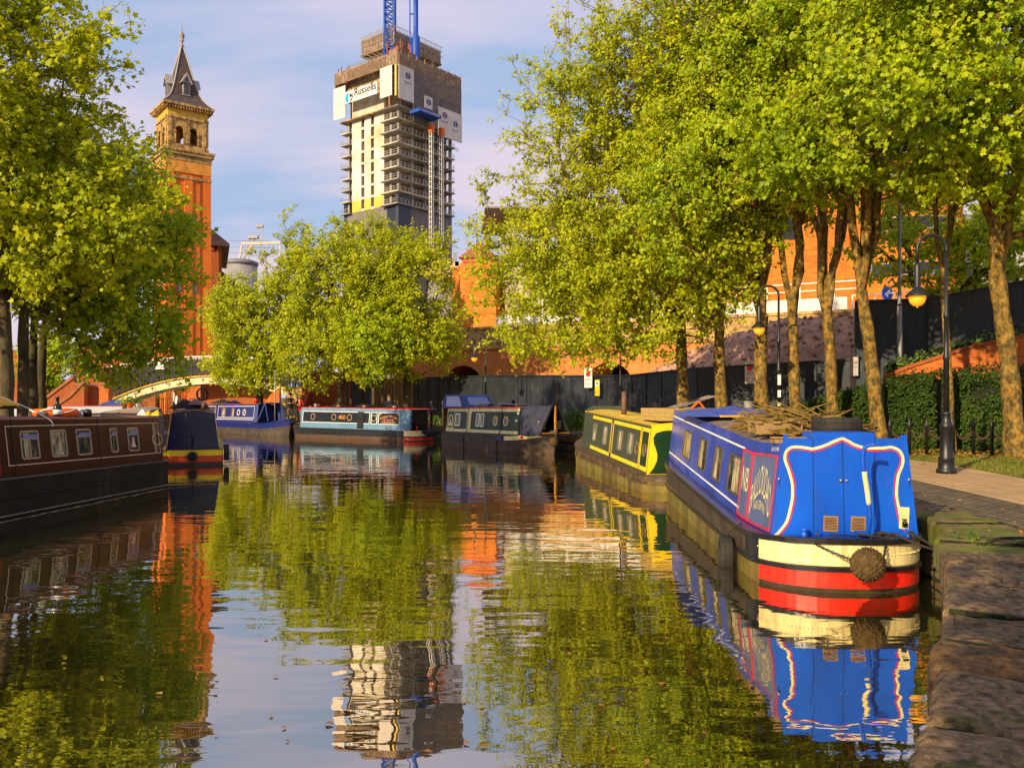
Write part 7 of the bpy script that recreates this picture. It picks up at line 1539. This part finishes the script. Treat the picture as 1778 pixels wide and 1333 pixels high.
# ------------------------------------------------ footbridge
d = 68; FB = thing('footbridge', 'arched iron footbridge with a cream painted rib and black lattice parapet', 'bridge', (px(372, d), d, 0))
def zarch(x): return 4.15 - 2.35*(x/9.2)**2
n = 40; X = [-9.2+18.4*i/n for i in range(n+1)]
for y0, nm in ((0, 'cream_rib'), (2.4, 'cream_rib')):
    mb = MB()
    for a, b_ in zip(X, X[1:]): mb.prism([(a, y0, zarch(a)-.62), (b_, y0, zarch(b_)-.62), (b_, y0, zarch(b_)), (a, y0, zarch(a))], (0, .14, 0))
    rb2 = mb.build(nm, mat('cream_ironwork', (.80, .68, .36), .6, .35, 1.2, col2=(.5, .4, .2), scale2=2, thr=(.5, .7)), FB)
    if y0 == 0:
        mb = MB()
        for i in range(3, n, 3): x = X[i]; z = zarch(x)-.32; mb.obox((x, -.015, z), (.06, .03, .38)); mb.obox((x, -.018, z+.03), (.30, .03, .06))
        mb.build('rosettes', mat('dull_bronze', (.25, .16, .07), .6, .3), rb2)
        mb = MB()
        for a, b_ in zip(X, X[1:]): mb.bar((a, -.06, zarch(a)+.02), (b_, -.06, zarch(b_)+.02), .16, .09)
        mb.build('lower_moulding', stone_gold, rb2)
def zpar(x): return 5.75 - 1.0*(x/9.2)**2
for y0 in (.02, 2.45):
    mb = MB()
    for i, (a, b_) in enumerate(zip(X, X[1:])):
        za, zb_ = zarch(a)+.06, zarch(b_)+.06; ta, tb = zpar(a)-.05, zpar(b_)-.05
        mb.bar((a, y0, za), (b_, y0, tb), .06); mb.bar((b_, y0, zb_), (a, y0, ta), .06); mb.bar((a, y0, za), (a, y0, ta), .09); m0 = (a+b_)/2; mb.bar((m0, y0, (za+zb_)/2), (m0, y0, (ta+tb)/2), .05)
        c_ = Vector((m0, y0, (za+zb_+ta+tb)/4)); mb.tube([c_+Vector((.14*math.cos(q), 0, .2*math.sin(q))) for q in [k2*6.283/8 for k2 in range(9)]], .035, 4, cap=False)
        mb.bar((a, y0, za*.6+ta*.4), (b_, y0, zb_*.6+tb*.4), .06)
    mb.build('lattice_parapet', iron, FB)
    mb = MB()
    for a, b_ in zip(X, X[1:]): mb.bar((a, y0, zpar(a)), (b_, y0, zpar(b_)), .14, .10)
    mb.build('white_handrail', white_p, FB)
mb = MB()
for a, b_ in zip(X, X[1:]): mb.prism([(a, .14, zarch(a)-.1), (b_, .14, zarch(b_)-.1), (b_, .14, zarch(b_)), (a, .14, zarch(a))], (0, 2.26, 0))
mb.build('deck', iron, FB)
mb = MB(); mb.box(-.45, .25, -.09, -.04, 5.0, 5.6) ; mb.build('white_plate', white_p, FB).location = (-4.3, 0, -.30)
# stepped brick walls, abutments, arcade and stairs beyond the basin
def gabled(label, x0, x1, d_, top, drop, m=brick_d, name='brick_wall', z0=.74):
    """brick wall with a pitched stone-capped top: x in photo columns"""
    a, b_ = px(x0, d_), px(x1, d_); t_ = thing(name, label, 'wall', (a, d_, z0)); w_ = b_-a; H = [pz(y, d_)-z0 for y in top]; n = len(H)
    P_ = [(0, 0, 0), (w_, 0, 0)] + [(w_*i/(n-1), 0, H[i]) for i in range(n-1, -1, -1)]
    mb = MB(); mb.prism(P_, (0, .6, 0)); mb.build('wall', m, t_); mb = MB()
    for i in range(n-1): mb.bar((w_*i/(n-1), .3, H[i]+.08), (w_*(i+1)/(n-1), .3, H[i+1]+.08), .8, .2)
    mb.build('coping', mat('terracotta_cap', (.34, .12, .05), .8, .3, 2), t_); return t_
gabled('stepped red brick wall, rear slope rising behind the left bank trunks', 70, 128, 63, [700, 678, 656], 0)
gabled('stepped red brick wall, front slope nearer the water', 96, 146, 60, [706, 690, 664], 0)
gabled('flat topped red brick wall left of the footbridge', 128, 184, 61, [668, 672, 676], 0)
gabled('red brick pier where the footbridge lands on the left', 172, 188, 60, [668, 668], 0, brick_o)
gabled('dark red gabled brick wall under the footbridge', 218, 270, 79, [697, 676, 678, 690], 0)
gabled('orange brick wall and base of the tower seen under the footbridge', 262, 352, 84, [660, 660], 0, brick_o)
gabled('dark red brick abutment under the right side of the footbridge', 348, 470, 70, [668, 664, 668], 0)
gabled('long dark red brick wall behind the left bank trees', -60, 100, 78, [610, 610], 0, brick_d)
gabled('orange brick building wall seen through the left tree beside the tower', 130, 268, 88, [596, 600], 0, brick_d)
gabled('pale brown brick wall strip under the big left tree', 40, 70, 66, [640, 640], 0, brick_d)
gabled('red brick wall behind the slim trunks and the red roofed boat', 524, 654, 62, [648, 650, 652], 0)
gabled('dark shaded brick wall behind the royal blue boat', 420, 485, 72, [660, 662], 0)
ar = thing('brick_wall_buttress', 'orange sloping stair wall left of the stone steps', 'wall', (px(450, 66), 66, .74)); mb = MB(); mb.prism([(0, 0, 0), (1.6, 0, 0), (1.6, 0, 2.5), (.9, 0, 1.9), (0, 0, .6)], (0, .5, 0)); mb.build('wall', brick_o, ar)
ss = thing('stone_steps', 'flight of worn yellowish stone steps behind the standing couple', 'steps', (px(478, 60), 60, .74)); mb = MB()
for i in range(13): mb.box(0, 1.75, i*.32, 4.4, i*.19, (i+1)*.19)
mb.build('treads', mat('step_stone', (.42, .28, .09), .9, .4, 1.5), ss); mb = MB(); mb.prism([(1.75, 0, 0), (1.75, 4.4, 2.5), (1.75, 4.4, 3.4), (1.75, 0, .9)], (.25, 0, 0)); mb.build('stair_wall', brick_d, ss)
for i, (x, d_) in enumerate(((601, 56), (611, 57.5), (622, 59), (635, 58), (663, 57))):
    mb = MB(); mb.smooth = True; mb.tube([(0, 0, 0), (.05*(-1)**i, 0, 1.5), (0, .1, 3.6)], [.13, .11, .09], 8); o = mb.build('slim_trunk', bark_d); o.location = (px(x, d_), d_, .76); tag(o, ordn[i] + ' slim dark trunk from the left under the central leafy clump', 'tree trunk', 'slim trunks under the central trees')
cf = thing('close_board_fence', 'brown upright timber fence behind the stern of the red roofed boat', 'fence', (px(652, 59), 59, .74), R(-20)); mb = MB()
for i in range(18): mb.box(i*.28, i*.28+.2, 0, .05, 0, 2.9)
mb.build('pales', wood, cf); mb = MB(); mb.box(0, 5, .06, .12, .5, .6); mb.box(0, 5, .06, .12, 2.2, 2.3); mb.build('rails', wood, cf)
fr_ = thing('iron_fence', 'black iron railings under the footbridge before the tower base', 'fence', (px(255, 80), 80, .74)); mb = MB()
for i in range(26): mb.bar((i*.2, 0, 0), (i*.2, 0, 1.7), .04)
mb.bar((0, 0, .3), (5, 0, .3), .05); mb.bar((0, 0, 1.5), (5, 0, 1.5), .05); mb.build('bars', iron, fr_)
# a bench by the couple
bn_ = thing('bench', 'dark bench behind the standing couple on the far quay', 'bench', (px(512, 56.8), 56.8, .76)); mb = MB(); mb.box(-1, 1, 0, .4, .42, .47); mb.build('seat', iron, bn_); mb = MB(); mb.box(-1, 1, .40, .44, .5, .9); mb.build('backrest', iron, bn_)
for x in (-.9, .9): mb = MB(); mb.box(x-.04, x+.04, 0, .42, 0, .43); mb.build('leg', iron, bn_)
# ------------------------------------------------ people
skin_m = mat('skin', (.52, .28, .17), .6, .1, 5); hair_b = mat('hair_brown', (.07, .03, .012), .7, .3, 20); hair_g = mat('hair_fair', (.35, .20, .07), .7, .3, 20)
def skinned(nodes, edges, sub=2):
    me = bpy.data.meshes.new('b'); me.from_pydata([n[:3] for n in nodes], [], []); me.clear_geometry(); me.from_pydata([n[:3] for n in nodes], edges, [])
    o = bpy.data.objects.new('b', me); C.objects.link(o); md = o.modifiers.new('s', 'SKIN'); sv = me.skin_vertices
    if not sv:
        import bmesh
        bm = bmesh.new(); bm.from_mesh(me); bm.verts.layers.skin.verify(); bm.to_mesh(me); bm.free()
    sv = me.skin_vertices[0].data
    for i, nd in enumerate(nodes): sv[i].radius = (nd[3], nd[4] if len(nd) > 4 else nd[3]); sv[i].use_root = (i == 0)
    md.use_smooth_shade = True; o.modifiers.new('u', 'SUBSURF').levels = sub
    dg = bpy.context.evaluated_depsgraph_get(); m2 = bpy.data.meshes.new_from_object(o.evaluated_get(dg)); bpy.data.objects.remove(o); return m2
def person(label, loc, rz, mats, zone, hair, pose='stand', name='person', H=1.0):
    """one continuous skinned body; clothes by body zone; hair, face features as parts"""
    root = thing(name, label, 'person', loc, rz); root.scale = (H, H, H)
    if pose == 'stand':
        Nn = [(0, 0, .95, .15, .11), (0, .01, 1.12, .135, .10), (0, .0, 1.32, .17, .11), (0, .01, 1.46, .12, .08), (0, 0, 1.53, .055), (0, -.02, 1.62, .075, .085), (0, -.02, 1.70, .08, .095), (0, -.01, 1.77, .05)]
        E_ = [(i, i+1) for i in range(7)]
        def limb(p, par):
            k = len(Nn); Nn.extend(p); E_.append((par, k)); E_.extend((k+i, k+i+1) for i in range(len(p)-1)); return k+len(p)-1
        for s_ in (-1, 1):
            limb([(s_*.10, 0, .86, .10), (s_*.12, -.02, .50, .062), (s_*.13, .01, .28, .055), (s_*.13, .02, .09, .04), (s_*.14, -.12, .04, .035)], 0)
            hnd = limb([(s_*.20, .01, 1.42, .058), (s_*.26, .04, 1.18, .045), (s_*.19, -.14, 1.10, .035), (s_*.07, -.24, 1.16, .026), (s_*.04, -.27, 1.19, .03)], 3)
            for f in range(4): limb([(s_*.02-.0, -.285-.004*f, 1.215-.018*f, .0085), (-s_*.012, -.29, 1.225-.018*f, .0075)], hnd)
            limb([(s_*.045, -.25, 1.22, .009), (s_*.03, -.26, 1.25, .008)], hnd)
        hz = 1.66
    else:
        Nn = [(0, 0, .50, .15, .12), (0, .0, .70, .135, .11), (0, -.03, .90, .17, .11), (0, -.03, 1.03, .12, .08), (0, -.04, 1.10, .055), (0, -.07, 1.19, .075, .085), (0, -.07, 1.27, .08, .095), (0, -.06, 1.34, .05)]
        E_ = [(i, i+1) for i in range(7)]
        def limb(p, par):
            k = len(Nn); Nn.extend(p); E_.append((par, k)); E_.extend((k+i, k+i+1) for i in range(len(p)-1)); return k+len(p)-1
        for s_ in (-1, 1):
            limb([(s_*.11, -.12, .50, .095), (s_*.16, -.44, .50, .062), (s_*.15, -.46, .26, .052), (s_*.15, -.44, .07, .04), (s_*.15, -.58, .03, .035)], 0)
            hnd = limb([(s_*.20, -.02, .99, .058), (s_*.26, -.04, .76, .045), (s_*.16, -.24, .68, .035), (s_*.06, -.30, .72, .028)], 3)
            for f in range(4): limb([(s_*.03, -.33, .745-.018*f, .0085), (0, -.345, .75-.018*f, .0075)], hnd)
            limb([(s_*.05, -.31, .76, .009), (s_*.04, -.32, .785, .008)], hnd)
        hz = 1.23
    me = skinned(Nn, E_); me.name = 'body'
    for m in mats: me.materials.append(m)
    for p in me.polygons: p.material_index = zone(p.center, p.normal); p.use_smooth = True
    bo = bpy.data.objects.new('body', me); C.objects.link(bo); bo.parent = root
    y0 = -.02 if pose == 'stand' else -.07
    mb = MB(); mb.smooth = True
    if hair[1] == 'cap': sphere(mb, (0, y0+.005, hz+.075), .105, 12); mb.obox((0, y0-.11, hz+.07), (.13, .10, .015))
    else:
        sphere(mb, (0, y0+.03, hz+.05), .112, 12)
        if hair[1] == 'long': mb.tube([(0, y0+.07, hz+.05), (0, y0+.09, hz-.15), (0, y0+.09, hz-.32)], [.10, .10, .05], 10)
    mb.build('hair' if hair[1] != 'cap' else 'cap', hair[0], root)
    mb = MB(); mb.smooth = True; mb.tube([(0, y0-.085, hz+.03), (0, y0-.118, hz-.015), (0, y0-.09, hz-.02)], [.010, .017, .012], 6); mb.build('nose', skin_m, root)
    mb = MB(); 
    for s_ in (-1, 1): sphere(mb, (s_*.035, y0-.088, hz+.025), .011, 6)
    mb.build('eyes', blk, root); mb = MB(); mb.obox((0, y0-.092, hz-.055), (.05, .01, .012)); mb.build('mouth', mat('lips', (.35, .10, .08), .5, .1), root)
    mb = MB(); 
    for s_ in (-1, 1): mb.obox((s_*.088, y0, hz+.0), (.02, .035, .06))
    mb.build('ears', skin_m, root); return root
dark_c = mat('dark_jacket', (.014, .016, .028), .9, .3, 6, .01, 20); jeans = mat('grey_trousers', (.12, .095, .06), .9, .3, 6, .01, 20); red_c = mat('red_coat', (.55, .02, .015), .85, .2, 6, .01, 20); shoe = mat('dark_shoes', (.02, .02, .02), .6, .2); pale_c = mat('pale_top', (.45, .32, .22), .8, .2); pink_t = mat('grey_leggings', (.20, .16, .15), .9, .2)
def zm(c, n): return 0 if (c.z > 1.515 or (c.y < -.235 and c.z > 1.1)) else (1 if c.z > .88 else (2 if c.z > .10 else 3))
def zw(c, n): return 0 if (c.z > 1.515 or (c.y < -.235 and c.z > 1.1)) else ((4 if abs(c.x) < .05 and n.y < -.3 and c.z > 1.0 else 1) if c.z > .80 else (2 if c.z > .10 else 3))
def zs_(c, n): return 0 if (c.z > 1.085 or (c.y < -.30 and .64 < c.z < .80)) else (1 if c.z > .60 else (2 if c.z > .10 else 3))
person('man in a dark jacket and cap standing on the far quay, hands together', (px(504, 54.2), 54.2, .78), R(10), [skin_m, dark_c, jeans, shoe], zm, (dark_c, 'cap'), H=1.06)
person('woman in a bright red coat standing right of the man in the cap', (px(520, 54.6), 54.6, .78), R(-8), [skin_m, red_c, pink_t, shoe, pale_c], zw, (hair_g, 'long'), H=.97)
person('person in dark clothes sitting behind the red edged boat roof', (px(676, 50.5), 50.5, .86), R(5), [skin_m, dark_c, jeans, shoe], zs_, (hair_b, 'short'), 'sit', H=1.25)
mb = MB(); mb.box(-.9, .9, -.2, .25, .0, .50); o = mb.build('stone_block_seat', stone_y); o.location = (px(676, 50.5), 50.55, .78); tag(o, 'low stone block under the seated person behind the red edged boat', 'seat')
mb = MB(); mb.lathe([(.16, 0), (.2, .55), (.22, .6), (.1, .75), (.12, .95), (.02, 1.1)], (0, 0, 0), 12); o = mb.build('stone_urn', stone_y); o.location = (px(539, 54), 54, .78); tag(o, 'pale round topped stone post right of the woman in red', 'post')
# ------------------------------------------------ grass, weeds, leaf litter
def inpoly(rr, n, P_, zf=None):
    xs = [p[0] for p in P_]; ys = [p[1] for p in P_]; out = []
    while len(out) < n:
        x, y = rr.uniform(min(xs), max(xs)), rr.uniform(min(ys), max(ys)); c_ = False; j = len(P_)-1
        for i in range(len(P_)):
            if (P_[i][1] > y) != (P_[j][1] > y) and x < (P_[j][0]-P_[i][0])*(y-P_[i][1])/(P_[j][1]-P_[i][1])+P_[i][0]: c_ = not c_
            j = i
        if c_: out.append((x, y))
    return out
VGv = [(9.75, 13), (10.15, 16.4), (10.55, 20.5), (9.95, 23.2), (9.65, 26), (9.65, 31), (13, 29), (17, 23.5), (17, 14), (12, 11)]
gm_ = leafmat('grass_blades', [(.06, .10, .006), (.16, .18, .01), (.28, .26, .03)], .3)
tufts('verge_grass', 'short worn grass on the verge before the hedge', lambda rr, n: inpoly(rr, n, VGv), 26000, .075, gm_, 3, .010, .80)
lit = leafmat('dry_leaves', [(.16, .06, .012), (.34, .15, .03), (.45, .28, .06)], .1)
rr = np.random.default_rng(5); P = np.array(inpoly(rr, 1500, [(10.2, 22.2), (17, 20.6), (17, 24), (12.6, 25.6), (10, 24.5)])); P = np.concatenate([P, np.full((len(P), 1), .83)], 1)
o = leaves('leaf_litter', P, rr.normal(0, .35, (len(P), 3)) + np.array([0, 0, 1]), .11, lit, None, seed=9); tag(o, 'dry orange brown leaves under the hedge', 'leaves'); o['kind'] = 'stuff'
# weeds on the far quay left of the green boat, and by the mossy coping corner
def weed(label, c, rx, ry, h_, n, ls, seed, m=leaf_w, blades=0):
    root = thing('weeds', label, 'plants', c); rr = np.random.default_rng(seed); a = rr.uniform(0, 6.28, n); r_ = rr.uniform(0, 1, n)**.5; z = rr.uniform(0, 1, n)
    P_ = np.stack([np.cos(a)*r_*rx*(1-.4*z), np.sin(a)*r_*ry*(1-.4*z), z*h_*(1-.6*r_)+.02], 1); leaves('foliage', P_, rr.normal(0, .7, (n, 3)) + np.array([0, -.2, .6]), ls, m, root, seed=seed)
    if blades:
        a = rr.uniform(0, 6.28, blades); V_ = []; b_ = np.stack([rr.normal(0, rx*.5, blades), rr.normal(0, ry*.5, blades), np.zeros(blades)], 1); w_ = np.stack([np.cos(a), np.sin(a), a*0], 1)*.006
        tip = b_ + np.stack([rr.normal(0, .12, blades), rr.normal(0, .12, blades), h_*rr.uniform(.7, 1.25, blades)], 1); V_ = np.stack([b_-w_, b_+w_, tip], 1).reshape(-1, 3); np_mesh('grass_blades', V_, np.arange(3*blades).reshape(-1, 3), m, root)
    return root
weed('bright green weeds on the far quay between the dark green and the yellow roofed boats', (px(1000, 41), 41, .78), 1.6, .8, 1.15, 2600, .10, 31, leaf_w, 200)
weed('low weeds on the far quay behind the two iron quay posts', (px(755, 50), 50, .78), 1.4, .6, .6, 700, .12, 32)
weed('leafy weeds growing from the quay wall beside the stern of the bright blue boat', (5.22, 9.45, .50), .14, .38, .40, 330, .055, 33, leaf_w, 60)
weed('small weeds low on the quay wall under the mossy coping corner', (4.96, 9.2, .30), .07, .22, .25, 120, .05, 34)
weed('little green tuft on the inner edge of the near coping', (4.95, 7.75, .80), .10, .12, .06, 50, .04, 35)
rr = np.random.default_rng(15); n = 260; y = rr.uniform(3, 21, n); xe_ = np.interp(y, [p[1] for p in RE], [p[0] for p in RE]); P = np.stack([xe_ + rr.uniform(.15, 1, n)*np.where(y < 11, 2.4, 4.6), y, np.full(n, .835)], 1)
o = leaves('fallen_leaves', P, rr.normal(0, .3, (n, 3)) + np.array([0, 0, 1]), .055, lit, None, seed=19); tag(o, 'scattered fallen leaves on the near coping and setts', 'leaves'); o['kind'] = 'stuff'
rr = np.random.default_rng(77); n = 130; y = 5 + 30*rr.uniform(0, 1, n)**1.4; x = rr.uniform(-.45, .24, n)*y; P = np.stack([x, y, np.full(n, .012)], 1)
o = leaves('floating_leaves', P, rr.normal(0, .08, (n, 3)) + np.array([0, 0, 1]), .06, lit, None, seed=29); tag(o, 'scattered small leaves and specks floating on the canal', 'leaves'); o['kind'] = 'stuff'
